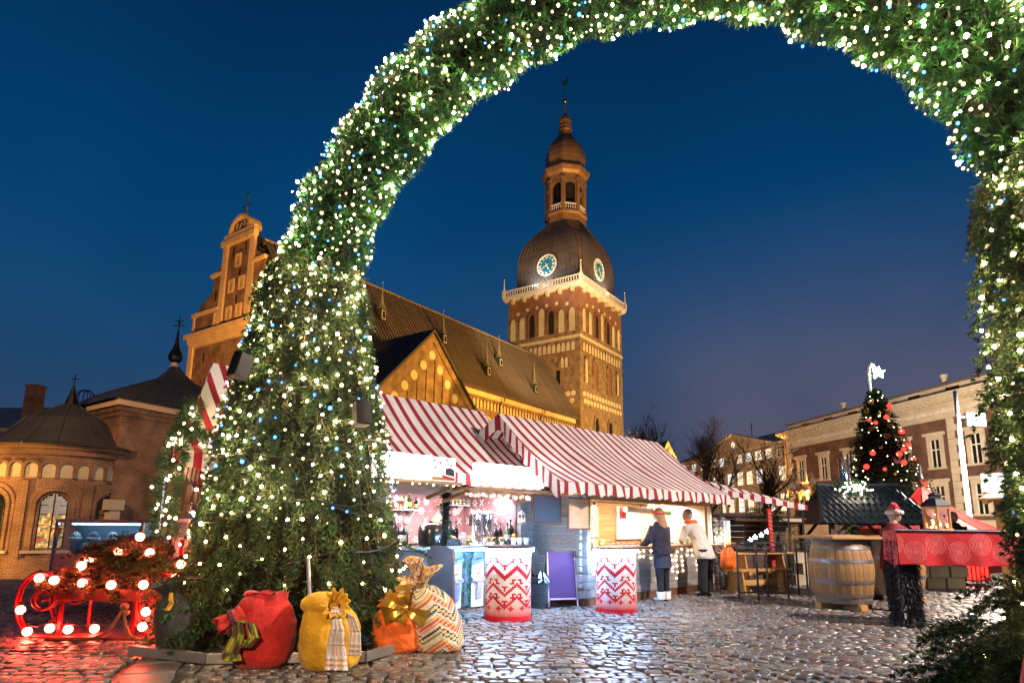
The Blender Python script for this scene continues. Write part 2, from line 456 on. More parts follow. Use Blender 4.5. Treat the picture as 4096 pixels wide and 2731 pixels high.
def sprigs(P, AX, length, k_, nl, nw, cone, cols, droop=0.0):
    """k_ needles set along a short axis at every point, fanned at angle `cone`"""
    n = len(P); t = rng.random((n, k_, 1)); AX = nrm(AX)
    base = P[:, None] + AX[:, None] * (t * (np.asarray(length).reshape(-1, 1, 1) if np.ndim(length) else length))
    base[..., 2] -= droop * (t[..., 0] ** 2)
    r_ = rng.normal(size=(n, k_, 3)); r_ -= AX[:, None] * (r_ * AX[:, None]).sum(-1, keepdims=True); r_ = nrm(r_)
    d = nrm(AX[:, None] * math.cos(cone) + r_ * math.sin(cone))
    c = np.repeat(cols[:, None], k_, axis=1) * (.7 + .6 * rng.random((n, k_, 1)))
    ln = nl * (.6 + .6 * rng.random(n * k_))
    return needles(base.reshape(-1, 3), d.reshape(-1, 3), ln, nw, c.reshape(-1, 3))
def fuse(parts):
    V = []; F = []; C_ = []; o = 0
    for v, f, c in parts:
        V.append(v); F.append(f + o); C_.append(c); o += len(v)
    return np.concatenate(V), np.concatenate(F), np.concatenate(C_)
# ================================================================ materials of the setting
mat('joint_earth', (.030, .026, .018), .8, c2=(.014, .013, .009), ns=9, bump=.5, bs=60)
def stone_mat(name):
    m, nt, b = _base(name)
    a = nt.nodes.new('ShaderNodeAttribute'); a.attribute_name = 'Col'
    oi = nt.nodes.new('ShaderNodeObjectInfo'); hs = nt.nodes.new('ShaderNodeHueSaturation')
    mrn = nt.nodes.new('ShaderNodeMapRange'); mrn.inputs['To Min'].default_value = .7; mrn.inputs['To Max'].default_value = 1.3
    nt.links.new(oi.outputs['Random'], mrn.inputs['Value']); nt.links.new(mrn.outputs[0], hs.inputs['Value']); nt.links.new(a.outputs['Color'], hs.inputs['Color'])
    mx = nt.nodes.new('ShaderNodeMix'); mx.data_type = 'RGBA'; mx.blend_type = 'MULTIPLY'; mx.inputs['Factor'].default_value = 1
    nt.links.new(hs.outputs[0], mx.inputs['A'])
    nt.links.new(_ramp(nt, _noise(nt, 38, 'Object', 8), (.45, .43, .4), (1.25, 1.2, 1.15), .3, .72), mx.inputs['B'])
    nt.links.new(mx.outputs['Result'], b.inputs['Base Color'])
    nt.links.new(_ramp(nt, _noise(nt, 9, 'Object', 5), (.25,) * 3, (.46,) * 3, .3, .72), b.inputs['Roughness'])
    b.inputs['Specular IOR Level'].default_value = .6
    _bump(nt, b, _noise(nt, 45, 'Object', 8), .16, .008)
    return m
stone_mat('cobble')
brick('church_brick', (.225, .138, .072), (.145, .085, .046), (.24, .19, .13), .30, .10, .014)
brick('chapel_brick', (.25, .105, .055), (.15, .065, .035), (.30, .24, .17), .28, .088, .013)
brick('bank_brick', (.155, .068, .045), (.105, .047, .032), (.16, .11, .08), .26, .08, .010)
mat('plaster_red', (.20, .088, .045), .85, c2=(.13, .055, .03), ns=.5, bump=.2)
mat('niche_cream', (.52, .44, .29), .85, c2=(.38, .32, .21), ns=.8)
mat('trim_stone', (.55, .46, .34), .8, c2=(.42, .35, .25), ns=.9, bump=.2)
mat('gable_stone', (.66, .46, .27), .8, c2=(.5, .34, .19), ns=.7, bump=.2)
mat('white_stone', (.58, .54, .50), .7, c2=(.45, .42, .38), ns=1.5)
mat('roof_tin', (.17, .135, .105), .5, .15, c2=(.125, .098, .078), ns=.35, rand=.14)
mat('copper', (.125, .090, .066), .40, .35, c2=(.085, .062, .046), ns=.5)
mat('copper_lit', (.30, .16, .06), .5, .3, c2=(.22, .11, .04), ns=.7)  # same copper with the orange floodlighting put into its colour
mat('gilded', (.9, .58, .16), .25, 1.0)
mat('patina', (.17, .17, .11), .6)
mat('dark_void', (.006, .006, .007), .7)
mat('window_dark', (.012, .013, .016), .15)
mat('clock_blue', (.02, .16, .22), .4, c2=(.012, .11, .16), ns=.6)
mat('clock_gold', (.85, .80, .62), .35, .2)
mat('slate', (.050, .048, .046), .55, .2, c2=(.032, .031, .031), ns=.7, bump=.25, bs=5)
mat('wrought', (.012, .012, .013), .5, .6)
mat('cream_render', (.52, .45, .36), .85, c2=(.38, .31, .23), ns=.6)
mat('pink_render', (.52, .30, .20), .85, c2=(.42, .24, .16), ns=.5)
mat('window_frame_white', (.7, .66, .58), .6)
emit('lit_pane', (1.0, .90, .66), .62)
emit('lit_pane_cool', (.82, .93, .95), .58)
attr('stained', .35, emis=.8)
mat('bark', (.115, .080, .052), .9, c2=(.035, .025, .018), ns=12)
mat('kerbstone', (.20, .185, .165), .6, c2=(.13, .12, .11), ns=5, bump=.3)

# ================================================================ ground
def sm(t): t = min(max(t, 0), 1); return t * t * (3 - 2 * t)
def gz(x, y): return -1.5 * sm((y - 12.6) / 13.0) * sm((-4.2 - x) / 4.5)
xs = sorted(set([-900, -300, -120, -60] + [i * 1.0 for i in range(-40, 41)] + [60, 120, 300, 900]))
ys = sorted(set([-300, -60, -20, -8] + [i * 1.0 for i in range(0, 46)] + [60, 100, 200, 500, 1500]))
g = MB()
g.v = [(x, y, gz(x, y) - .022) for y in ys for x in xs]
nx = len(xs)
g.f = [(j * nx + i, j * nx + i + 1, (j + 1) * nx + i + 1, (j + 1) * nx + i) for j in range(len(ys) - 1) for i in range(nx - 1)]
g.m = [0] * len(g.f)
m_, nt_, b_ = _base('square_ground')
t_ = nt_.nodes.new('ShaderNodeTexCoord'); bt_ = nt_.nodes.new('ShaderNodeTexBrick')
nt_.links.new(t_.outputs['Object'], bt_.inputs['Vector']); bt_.inputs['Scale'].default_value = 1
bt_.inputs['Brick Width'].default_value = .21; bt_.inputs['Row Height'].default_value = .15; bt_.inputs['Mortar Size'].default_value = .018
bt_.inputs['Color1'].default_value = (.11, .10, .09, 1); bt_.inputs['Color2'].default_value = (.06, .055, .05, 1); bt_.inputs['Mortar'].default_value = (.02, .017, .012, 1)
nt_.links.new(bt_.outputs['Color'], b_.inputs['Base Color']); b_.inputs['Roughness'].default_value = .35
_bump(nt_, b_, _noise(nt_, 6), .5, .03)
# joints between the near stones are earth: the sheet itself is earth close by, cobble print far off
mx_ = nt_.nodes.new('ShaderNodeMix'); mx_.data_type = 'RGBA'
sp_ = nt_.nodes.new('ShaderNodeSeparateXYZ'); nt_.links.new(t_.outputs['Object'], sp_.inputs[0])
cmp_ = nt_.nodes.new('ShaderNodeMath'); cmp_.operation = 'GREATER_THAN'; cmp_.inputs[1].default_value = 21.0; nt_.links.new(sp_.outputs['Y'], cmp_.inputs[0])
nt_.links.new(cmp_.outputs[0], mx_.inputs['Factor'])
nt_.links.new(_ramp(nt_, _noise(nt_, 11, 'Object', 6), (.018, .016, .010), (.055, .047, .026)), mx_.inputs['A'])
nt_.links.new(bt_.outputs['Color'], mx_.inputs['B']); nt_.links.new(mx_.outputs['Result'], b_.inputs['Base Color'])
ground = struct(g.build('cobbled_square_ground', 'square_ground'))
ground['label'] = 'wet cobbled market square sloping down to the church'

STONE_COLS = [(.135, .128, .122), (.165, .157, .15), (.105, .10, .10), (.165, .125, .105), (.14, .112, .095), (.12, .127, .125), (.19, .18, .17), (.165, .10, .08), (.10, .098, .108)]
def stone_geo(w, d, hi=True, seed=0):
    r_ = random.Random(seed); n = 10 if hi else 8
    pts = []
    for i in range(n):
        a = 2 * PI * (i + .5) / n; c_, s_ = math.cos(a), math.sin(a); e = .30
        pts.append((math.copysign(abs(c_) ** e, c_) * w / 2 * r_.uniform(.93, 1.03), math.copysign(abs(s_) ** e, s_) * d / 2 * r_.uniform(.92, 1.03)))
    tx, ty = r_.uniform(-.006, .006), r_.uniform(-.006, .006); up = r_.uniform(-.004, .004)
    rings = ((1.0, -.05), (1.0, -.006), (.94, .009), (.84, .0125), (.6, .0135)) if hi else ((1.0, -.04), (.98, .000), (.90, .009), (.76, .0105))
    V = [(x * s_, y * s_, z + up + (x * tx + y * ty) * 4 * (z > 0) + (r_.uniform(-.0008, .0008) if z > 0 else 0)) for s_, z in rings for x, y in pts]
    V.append((0, 0, (.0138 if hi else .0108) + up))
    F = []
    for k_ in range(len(rings) - 1):
        for i in range(n):
            a, b = k_ * n + i, k_ * n + (i + 1) % n
            F += [(a, b, b + n), (a, b + n, a + n)]
    t = len(V) - 1; base = (len(rings) - 1) * n
    F += [(base + i, base + (i + 1) % n, t) for i in range(n)]
    return np.array(V), np.array(F)
hi_var = []
for q in range(10):
    V, F = stone_geo(.2, .145, True, q); c = STONE_COLS[q % len(STONE_COLS)]
    hi_var.append(rawmesh('cobble', V, F, 'cobble', np.tile(c, (len(V), 1)), True))
lo_var = [stone_geo(1, 1, False, 50 + q) for q in range(14)]
for V, F in lo_var: V[:, 2] = np.where(V[:, 2] > .003, np.clip(V[:, 2], .006, .011), V[:, 2])
cand = []
SLABS = [(-3.02 - .13 * i, 5.35 + .40 * i) for i in range(6)]
y = 5.15; row = 0
while y < 21.5:
    dpt = random.uniform(.098, .128) if y < 12 else random.uniform(.12, .15)
    xl, xr = max(-.90 * y - 1.2, -15.5), min(.90 * y + 1.2, 15.5)
    x = xl + random.random() * .2
    while x < xr:
        w = random.uniform(.105, .205)
        # rows bow gently, as laid in arcs
        yy = y + .35 * math.sin(x * .35 + .4) + .05 * math.sin(x * 1.7 + row) + random.uniform(-.012, .012)
        xx = x + w / 2
        rot = .35 * .35 * math.cos(x * .35 + .4) + random.uniform(-.05, .05)
        if not any(abs(xx - a) < .30 and abs(yy - b) < .24 for a, b in SLABS): cand.append((xx, yy, w - .018, dpt - .014, rot))
        x += w
    y += dpt; row += 1
cand.sort(key=lambda c: c[1] * (1.0 if abs(c[0]) < .86 * c[1] + .1 else 40))
for i, (x, y, w, d, rot) in enumerate(cand[:300]):
    o = inst('cobble', hi_var[random.randrange(10)], ground, (x, y, gz(x, y)), (0, 0, rot + (PI if random.random() < .5 else 0)), (w / .2, d / .145, 1))
VV = []; FF = []; CC = []; off = 0
for (x, y, w, d, rot) in cand[300:]:
    V, F = lo_var[random.randrange(14)]; c_, s_ = math.cos(rot), math.sin(rot)
    v = V * (w, d, 1); X = v[:, 0] * c_ - v[:, 1] * s_ + x; Yy = v[:, 0] * s_ + v[:, 1] * c_ + y
    VV.append(np.stack([X, Yy, v[:, 2] + gz(x, y) + random.uniform(-.006, .006)], 1)); FF.append(F + off); off += len(V)
    k_ = random.uniform(.7, 1.3); CC.append(np.tile(np.array(random.choice(STONE_COLS)) * k_, (len(V), 1)))
o = bpy.data.objects.new('cobbles', rawmesh('cobbles', np.concatenate(VV), np.concatenate(FF), 'cobble', np.concatenate(CC), True))
COL.objects.link(o); o.parent = ground; o['kind'] = 'stuff'
for i, (x, y) in enumerate(SLABS):
    b = MB(); b.box((0, 0, -.03), (.44, .385, .09), top=(.96, .96), col=random.choice(STONE_COLS[:3])); b.build('paving_slab', 'cobble', ground, bevel=.012, loc=(x, y, 0), rot=(0, 0, .32))

# ================================================================ shapes for facades
FL = lambda u, v, d: (-d, u, v)      # wall x=0 facing -x
FR = lambda u, v, d: (u, -d, v)      # wall y=0 facing -y
def archpts(u, w, z0, z1, pointed=True, n=7):
    """closed outline: base line, then arch; z1 is the apex"""
    h = w / 2; P = [(u - h, z0), (u + h, z0)]
    if pointed:
        rise = min(w * .8, (z1 - z0) * .6); zs = z1 - rise
        for i in range(n + 1):
            t = i / n; P.append((u + h * (1 - t ** 1.6), zs + rise * math.sin(t * PI / 2) ** 1.05))
        for i in range(n - 1, -1, -1):
            t = i / n; P.append((u - h * (1 - t ** 1.6), zs + rise * math.sin(t * PI / 2) ** 1.05))
    else:
        zs = z1 - h
        for i in range(2 * n + 1):
            a = PI * i / (2 * n); P.append((u + h * math.cos(a), zs + h * math.sin(a)))
    return P
def grow(P, u, zc, k_, kb=1.0): return [(u + (a - u) * k_, zc + (b - zc) * k_) for a, b in P]
def arch_unit(name, par, fr, u, w, z0, z1, mats, pointed=True, trim=.22, d=.03, dt=.16):
    b = MB(); P = archpts(u, w, z0, z1, pointed)
    b.prism(P, -.3, d, fr, 0)
    zc = (z0 + z1) / 2
    O = [(a + math.copysign(trim, a - u) if abs(a - u) > 1e-6 else a, c + (trim if c > z0 + 1e-6 else 0) * ((c - z0) / (z1 - z0))) for a, c in P[1:] + P[:1]]
    b.ring(O, P[1:] + P[:1], -.2, dt, fr, 1)
    return b.build(name, mats, par)
def disc(name, par, fr, u, z, r_, m_, d=.04, n=14):
    b = MB(); b.prism([(u + r_ * math.cos(2 * PI * i / n), z + r_ * math.sin(2 * PI * i / n)) for i in range(n)], -.2, d, fr); return b.build(name, m_, par)

# ================================================================ cathedral tower
RZC = math.atan2(.8221, .5693)
tw = thing('cathedral_tower', 'tall square brick church tower with clock dome and onion spire', 'tower', CH0, RZC)
TX, TY = 18.56, 16.43
b = MB(); b.bb(0, TX, 0, TY, -3, 41.0); b.build('brick_wall', 'church_brick', tw)
b = MB(); b.bb(.02, TX - .02, .02, TY - .02, 41.0, 46.2); b.build('plaster_wall', 'plaster_red', tw)
for z0, z1, p_ in ((35.9, 36.5, .12), (33.2, 33.5, .05)):
    b = MB(); b.bb(-p_, TX + p_, -p_, TY + p_, z0, z1); b.build('string_course', 'niche_cream' if z0 > 35 else 'plaster_red', tw)
for fr, us, L_ in ((FL, (15.1, 12.9, 10.6, 8.4, 6.2, 3.9, 1.6), TY), (FR, (1.6, 4.2, 6.8, 9.3, 11.8, 14.4, 17.0), TX)):
    for i, u in enumerate(us):
        win = i in (2, 4); z1 = (41.9, 41.9, 42.2, 43.0, 42.2, 41.9, 41.9)[i]
        o = arch_unit('belfry_window' if win else 'blind_arch', tw, fr, u, 1.35, 37.4, z1, ['dark_void' if win else 'niche_cream', 'church_brick' if z1 < 42 else 'plaster_red'], True, .3 if win else .2, .03, .22 if win else .12)
    for i in range(6): disc('roundel', tw, fr, (us[i] + us[i + 1]) / 2, 42.9 if i in (0, 5) else 43.4, .36, 'niche_cream', .05)
    n = 14
    for i in range(n):
        u = .9 + (L_ - 1.8) * (i + .5) / n
        arch_unit('frieze_arch', tw, fr, u, (L_ - 1.8) / n * .78, 33.55, 35.3, ['niche_cream', 'church_brick'], True, .12, .03, .12)
    for i in range(6):
        b = MB(); u = L_ * (i + .5) / 6; b.prism([(u - .25, 45.1), (u + .25, 45.1), (u + .25, 45.9), (u - .25, 45.9)], 0, .8, fr); b.build('corbel', 'niche_cream', tw)
    m2 = 13
    for k_ in (0, 1):
        for i in range(m2):
            u = .9 + (L_ - 1.8) * (i + .5 + .25 * k_) / m2
            disc('frieze_disc', tw, fr, u, 25.3 - 1.35 * k_, .52, 'niche_cream', .04)
for u, c_, z0, z1 in ((2.4, 'niche_cream', 27.6, 32.2), (6.1, 'plaster_red', 26.8, 32.6), (12.2, 'plaster_red', 26.8, 32.6), (16.2, 'niche_cream', 27.6, 32.2), (6.4, 'window_dark', 12, 21.5), (12.2, 'window_dark', 12, 21.5)):
    arch_unit('pointed_window', tw, FR, u, 1.7 if c_ != 'niche_cream' else 1.2, z0, z1, [c_, 'church_brick'], True, .35, .03, .22)
arch_unit('twin_window', tw, FL, 3.3, 1.9, 30.3, 33.1, ['plaster_red', 'church_brick'], True, .25, .03, .2)
for q in (-.45, .45): arch_unit('light', tw, FL, 3.3 + q, .62, 30.4, 32.4, ['niche_cream', 'church_brick'], True, .08, .06, .1)
b = MB(); b.prism([(4.3, 27), (5.1, 27), (5.1, 30), (4.3, 30)], -.2, .04, FL); b.build('slit_window', 'window_dark', tw)
# gallery
b = MB(); b.bb(-.85, TX + .85, -.85, TY + .85, 46.2, 46.75); b.bb(-.6, TX + .6, -.6, TY + .6, 45.85, 46.2); b.build('gallery_slab', 'white_stone', tw)
b = MB()
for z0, z1 in ((46.75, 46.95), (47.85, 48.1)):
    b.bb(-.8, TX + .8, -.8, -.5, z0, z1); b.bb(-.8, -.5, -.5, TY + .5, z0, z1); b.bb(-.8, TX + .8, TY + .5, TY + .8, z0, z1); b.bb(TX + .5, TX + .8, -.5, TY + .5, z0, z1)
b.build('gallery_rail', 'white_stone', tw)
bal = MB().lathe([(.10, 0), (.10, .1), (.06, .2), (.16, .42), (.10, .62), (.07, .75), (.11, .9)], n=6).mesh('baluster', 'white_stone', True)
for i in range(32):
    u = .3 + (TX - .6) * i / 31
    if i not in (15, 16): inst('baluster', bal, tw, (u, -.65, 46.95))
for i in range(28):
    u = .3 + (TY - .6) * i / 27
    if i not in (13, 14): inst('baluster', bal, tw, (-.65, u, 46.95))
for x, y in ((-.65, -.65), (TX + .65, -.65), (-.65, TY + .65), (TX / 2, -.65), (-.65, TY / 2)):
    b = MB(); b.box((x, y, 47.45), (.62, .62, 1.4))
    if not (x == TX / 2 or y == TY / 2):
        b.lathe([(.28, 48.1), (.28, 48.5), (.17, 48.6), (.05, 50.6)], (x, y, 0), 4); b.build('corner_obelisk', 'white_stone', tw)
        b = MB().ball((x, y, 50.75), .2, 8, 6); b.build('gilt_ball', 'gilded', tw, True)
    else: b.build('gallery_post', 'white_stone', tw)
# dome: square with growing chamfer
DC = Vector((TX / 2, TY / 2, 0))
def cham(h, c_): return [(h, -(h - c_)), (h, h - c_), (h - c_, h), (-(h - c_), h), (-h, h - c_), (-h, -(h - c_)), (-(h - c_), -h), (h - c_, -h)]
prof = [(46.6, 7.3, .4), (49, 7.6, .45), (52.3, 7.68, .5), (54.5, 7.66, .6), (56.2, 7.5, .75), (57.6, 7.2, .95), (58.8, 6.8, 1.15), (60.0, 6.2, 1.4), (61.2, 5.5, 1.7), (62.2, 4.9, 2.0), (63.4, 4.3, 2.3)]
b = MB(); V = []
for z, h, c_ in prof: V += [DC + Vector((x, y, z)) for x, y in cham(h, c_)]
F = [(i * 8 + j, i * 8 + (j + 1) % 8, (i + 1) * 8 + (j + 1) % 8, (i + 1) * 8 + j) for i in range(len(prof) - 1) for j in range(8)]
b.add(V, F); dome = b.build('dome', 'copper', tw)
b = MB()
for j, cnt in ((5, 1), (4, 15), (6, 15), (7, 1)):
    for q in range(cnt + 1):
        t = q / cnt if cnt > 1 else q
        pth = []
        for i in range(len(prof)):
            p, p2 = V[i * 8 + j], V[i * 8 + (j + 1) % 8]; pth.append(p.lerp(p2, t))
        for i in range(len(pth) - 1): b.beam(pth[i], pth[i + 1], .07, .14)
b.build('seam_ribs', 'copper', dome)
def clock(par, M4):
    c = thing('x', 'x', 'x'); bpy.data.objects.remove(c)
    b = MB(); b.T = M4; b.lathe([(2.3, -.5), (2.3, .06), (0, .06)], n=32, caps=False); face = b.build('clock_face', 'clock_blue', par)
    b = MB(); b.T = M4; b.lathe([(2.05, .0), (2.05, .16), (2.3, .16), (2.3, .0)], n=32, caps=False); b.build('clock_rim', 'clock_gold', face)
    b = MB(); b.T = M4
    for h, s_ in enumerate(('XII', 'I', 'II', 'III', 'IIII', 'V', 'VI', 'VII', 'VIII', 'IX', 'X', 'XI')):
        rm = Matrix.Rotation(-h * PI / 6, 3, 'Z'); x = -(len(s_) - 1) * .08 - .05 * (s_.count('V') + s_.count('X'))
        for ch in s_:
            segs = {'I': [(0, 0)], 'V': [(-.09, 0), (.09, 0)], 'X': [(-.09, .09), (.09, -.09)]}[ch]
            wd = .0 if ch == 'I' else .07
            x += wd
            for top, bot in segs:
                b.beam(rm @ Vector((x + top, 1.98, .10)), rm @ Vector((x + bot, 1.38, .10)), .085, .05)
            x += .17 + wd
    b.build('numerals', 'clock_gold', face)
    for nm, an, L_, w in (('minute_hand', R(-243), 1.75, .09), ('hour_hand', R(-152), 1.15, .16)):
        b = MB(); b.T = M4; rm = Matrix.Rotation(an, 3, 'Z')
        b.beam(rm @ Vector((0, -.5, .17)), rm @ Vector((0, L_, .17)), w, .04); b.ball(rm @ Vector((0, L_ * .72, .17)), (w * 1.3, w * 1.3, .03), 8, 4); b.build(nm, 'clock_gold', face)
tilt = R(1.5)
# local x to the right on the face, y up, z outwards
MFL = Matrix.Translation((DC.x - 7.70, DC.y, 52.6)) @ Matrix.Rotation(-PI / 2, 4, 'Z') @ Matrix.Rotation(PI / 2 - tilt, 4, 'X')
MFR = Matrix.Translation((DC.x, DC.y - 7.70, 52.6)) @ Matrix.Rotation(PI / 2 - tilt, 4, 'X')
clock(tw, MFL); clock(tw, MFR)
# lantern
O8 = PI / 8
def oct8(prof8, name, m_, par, rot=O8, cc=DC):
    b = MB(); b.lathe([(r_ / math.cos(PI / 8), z) for r_, z in prof8], cc, 8, a0=rot, a1=rot + 2 * PI); return b.build(name, m_, par)
lan = oct8([(4.45, 61.6), (4.15, 62.2), (3.95, 64.3), (4.3, 64.5), (4.3, 64.9), (3.4, 64.95)], 'lantern_base', 'copper_lit', tw)
oct8([(2.3, 64.9), (2.3, 72.5)], 'bell_chamber', 'dark_void', tw)  # near-black block painted in place of a shaded interior
for i in range(8):
    a = O8 + i * PI / 4; p = DC + Vector((3.75 / math.cos(PI / 8) * math.cos(a), 3.75 / math.cos(PI / 8) * math.sin(a), 0))
    b = MB(); b.box((p.x, p.y, 68.7), (.75, .75, 7.6), Euler((0, 0, a)).to_matrix()); b.box((p.x, p.y, 72.3), (1.0, 1.0, .5), Euler((0, 0, a)).to_matrix()); b.build('lantern_pillar', 'copper_lit', tw)
    am = a + PI / 8; cm = DC + Vector((3.68 * math.cos(am), 3.68 * math.sin(am), 0)); tx = Vector((-math.sin(am), math.cos(am), 0))
    b = MB(); ar = [(1.05 * math.cos(PI * q / 8), 70.6 + 1.05 * math.sin(PI * q / 8)) for q in range(9)]
    fr = lambda u, v, d, cm=cm, tx=tx, am=am: cm + tx * u + Vector((math.cos(am) * d, math.sin(am) * d, v))
    b.ring([(1.45, 64.9), (1.45, 70.6)] + [(1.45 * math.cos(PI * q / 8), 72.6 if 0 < q < 8 else 70.6) for q in range(1, 8)] + [(-1.45, 70.6), (-1.45, 64.9)], [(1.05, 64.9), (1.05, 70.6)] + ar[1:8] + [(-1.05, 70.6), (-1.05, 64.9)], -.15, .15, fr)
    b.build('lantern_arch', 'copper_lit', tw)
    b = MB()
    for z in (65.0, 66.45): b.box(cm + Vector((math.cos(am) * .25, math.sin(am) * .25, z)), (.28, 2.7, .22), Euler((0, 0, am)).to_matrix())
    rl = b.build('lantern_rail', 'white_stone', tw)
    for q in range(5): inst('baluster', bal, rl, cm + tx * (-1.0 + .5 * q) + Vector((math.cos(am) * .25, math.sin(am) * .25, 65.1)), sc=(1, 1, 1.45))
oct8([(3.9, 72.6), (4.0, 73.4), (4.6, 73.9), (4.9, 74.6), (4.95, 74.9), (3.4, 75.3)], 'lantern_cornice', 'copper_lit', tw)
on = oct8([(3.6, 75.9), (3.5, 76.6), (3.85, 77.8), (4.1, 79.1), (4.08, 80.4), (3.8, 81.7), (3.3, 82.8), (2.65, 83.8), (1.8, 84.9), (1.25, 85.7)], 'onion_dome', 'copper_lit', tw)
oct8([(1.2, 85.5), (1.4, 86.0), (1.05, 86.4), (1.45, 86.9), (1.1, 87.4), (1.3, 87.9), (1.05, 88.3), (1.4, 89.1), (1.2, 89.8), (.4, 90.6), (.28, 91.4), (.08, 94.2)], 'spire', 'copper_lit', tw)
b = MB().ball(DC + Vector((0, 0, 94.3)), .55, 12, 8); b.build('gilt_ball', 'gilded', tw, True)
b = MB(); b.tube([DC + Vector((0, 0, 94.6)), DC + Vector((0, 0, 98.6))], .09, 6)
b.prism([(-.5, 96.6), (.2, 96.5), (.5, 97.4), (.9, 98.2), (.75, 99.0), (.35, 98.2), (.1, 97.5), (-.35, 97.9), (-.55, 97.5)], -.1, .1, lambda u, v, d: DC + Vector((u * .9, -u * .5 + d, v + 1.6))); b.build('weathercock', 'gilded', tw)

for o in list(COL.objects):
    if o.parent is tw and o.name.startswith(('lantern_', 'bell_')): o.location.z += 1.1
# ================================================================ nave with transept
nv = thing('cathedral_nave', 'long brick church nave under a steep dark metal roof', 'church', CH0, RZC)
EY, RY, EZ, RZ_ = .7, 8.3, 20.5, 33.0
b = MB(); b.bb(-60, -.3, EY + .35, 15.9, -3, EZ + .2); b.build('nave_wall', 'church_brick', nv)
sl = math.atan2(RZ_ - EZ, RY - EY + .5); L_ = math.hypot(RZ_ - EZ, RY - EY + .5)
pm = MB(); pm.bb(-.3, .3, 0, L_ + .05, -.05, 0); pm.bb(.24, .30, 0, L_ + .05, 0, .12); pme = pm.mesh('roof_panel', 'roof_tin')
roof = MB().add([(-60, EY - .3, EZ - .1), (-.2, EY - .3, EZ - .1), (-.2, RY, RZ_ - .25), (-60, RY, RZ_ - .25), (-60, 16.2, EZ - .1), (-.2, 16.2, EZ - .1)], [(0, 1, 2, 3), (3, 2, 5, 4)]).build('nave_roof', 'roof_tin', nv)
for i in range(100): inst('roof_panel', pme, roof, (-59.7 + .6 * i, EY - .5, EZ - .06), (sl, 0, 0))
b = MB(); b.tube([(-60, RY, RZ_), (-.2, RY, RZ_)], .16, 6); b.build('ridge_cap', 'roof_tin', roof)
b = MB(); b.bb(-60, -.3, EY - .55, EY - .35, EZ - .45, EZ - .2); b.build('gutter', 'copper', roof)
b = MB(); b.bb(-60, -.3, EY + .1, EY + .36, EZ - 1.0, EZ - .1); b.build('cornice', 'gable_stone', nv)
for i in range(46):
    u = -38.5 + .84 * i; b = None
    fr = lambda a, v, d: (a, EY + .35 - d, v)
    arch_unit('frieze_arch', nv, fr, u, .6, EZ - 2.7, EZ - 1.4, ['niche_cream', 'church_brick'], True, .1, .03, .14)
frn = lambda a, v, d: (a, EY + .35 - d, v)
for u in (-35.5, -27.0, -18.5, -9.5):
    o = disc('rose_window', nv, frn, u, EZ - 5.2, 1.5, 'niche_cream', .12, 20); b = MB()
    for q in range(3): b.prism([(u + .52 * math.cos(2 * PI * (q / 3 + .08)) + .48 * math.cos(2 * PI * i / 10), EZ - 5.2 + .52 * math.sin(2 * PI * (q / 3 + .08)) + .48 * math.sin(2 * PI * i / 10)) for i in range(10)], .1, .16, frn)
    b.build('trefoil_pane', 'window_dark', o)
    arch_unit('lancet_window', nv, frn, u + 3.3, 1.5, EZ - 9, EZ - 4.2, ['window_dark', 'niche_cream'], True, .22, .03, .2)
for u in (-23.6, -12.0):
    b = MB(); b.tube([(u, EY - .45, EZ - .3), (u, EY - .45, EZ - 1.0), (u - .4, EY + .1, EZ - 1.8), (u - .4, EY + .1, 0)], .13, 6); b.build('downpipe', 'copper', nv)
def spirelet(x, y):
    z = EZ + (y - EY + .5) * (RZ_ - EZ) / (RY - EY + .5)
    b = MB(); b.box((x, y - .1, z + .3), (.85, .9, 1.7)); o = b.build('dormer_spirelet', 'slate', roof)
    b = MB(); b.lathe([(.62, z + 1.1), (.36, z + 1.6), (.18, z + 2.4), (.07, z + 3.8), (.03, z + 4.6)], (x, y - .1, 0), 8); b.ball((x, y - .1, z + 4.7), .12, 6, 5); b.build('dormer_spire', 'patina', roof)
    b = MB(); b.bb(x - .3, x + .3, y - .60, y - .56, z - .35, z + .75); b.build('dormer_window', 'niche_cream', roof)
    b = MB(); b.bb(x - .22, x + .22, y - .63, y - .605, z - .25, z + .65); b.build('dormer_pane', 'window_dark', roof)
for x, y in ((-45.3, 4.6), (-33.4, 4.5), (-20, 4.2), (-25.7, 2.3), (-12.6, 2.1)): spirelet(x, y)
# transept gable
PX, PZ, TYF = -50.0, 21.7, -8.8
b = MB(); frt = lambda u, v, d: (u, TYF - d, v)
b.prism([(PX - 11.7, -3), (PX + 11.7, -3), (PX + 11.7, 10), (PX, PZ), (PX - 11.7, 10)], -9.6, 0, frt); b.build('transept_wall', 'church_brick', nv)
b = MB(); h_ = 12.2
for s_ in (-1, 1): b.add([(PX, TYF - .35, PZ + .3), (PX + s_ * h_, TYF - .35, PZ + .3 - h_), (PX + s_ * h_, EY + 3, PZ + .3 - h_), (PX, EY + 3, PZ + .3), (PX, TYF - .35, PZ - .05), (PX + s_ * h_, TYF - .35, PZ - .05 - h_), (PX + s_ * h_, EY + 3, PZ - .05 - h_), (PX, EY + 3, PZ - .05)], [(0, 1, 2, 3), (4, 5, 6, 7), (0, 1, 5, 4), (1, 2, 6, 5)])
tr = b.build('transept_roof', 'slate', nv)
for i in range(24):
    y = TYF + .1 + .5 * i
    b = MB(); b.beam((PX, y, PZ + .33), (PX - h_, y, PZ + .33 - h_), .07, .08); b.build('roof_seam', 'slate', tr)
for s_ in (-1, 1):
    b = MB(); b.prism([(PX, PZ - .2), (PX + s_ * 11.7, PZ - 11.9), (PX + s_ * 11.2, PZ - 12.4), (PX, PZ - 1.1)], 0, .14, frt); b.build('verge_course', 'church_brick', nv)
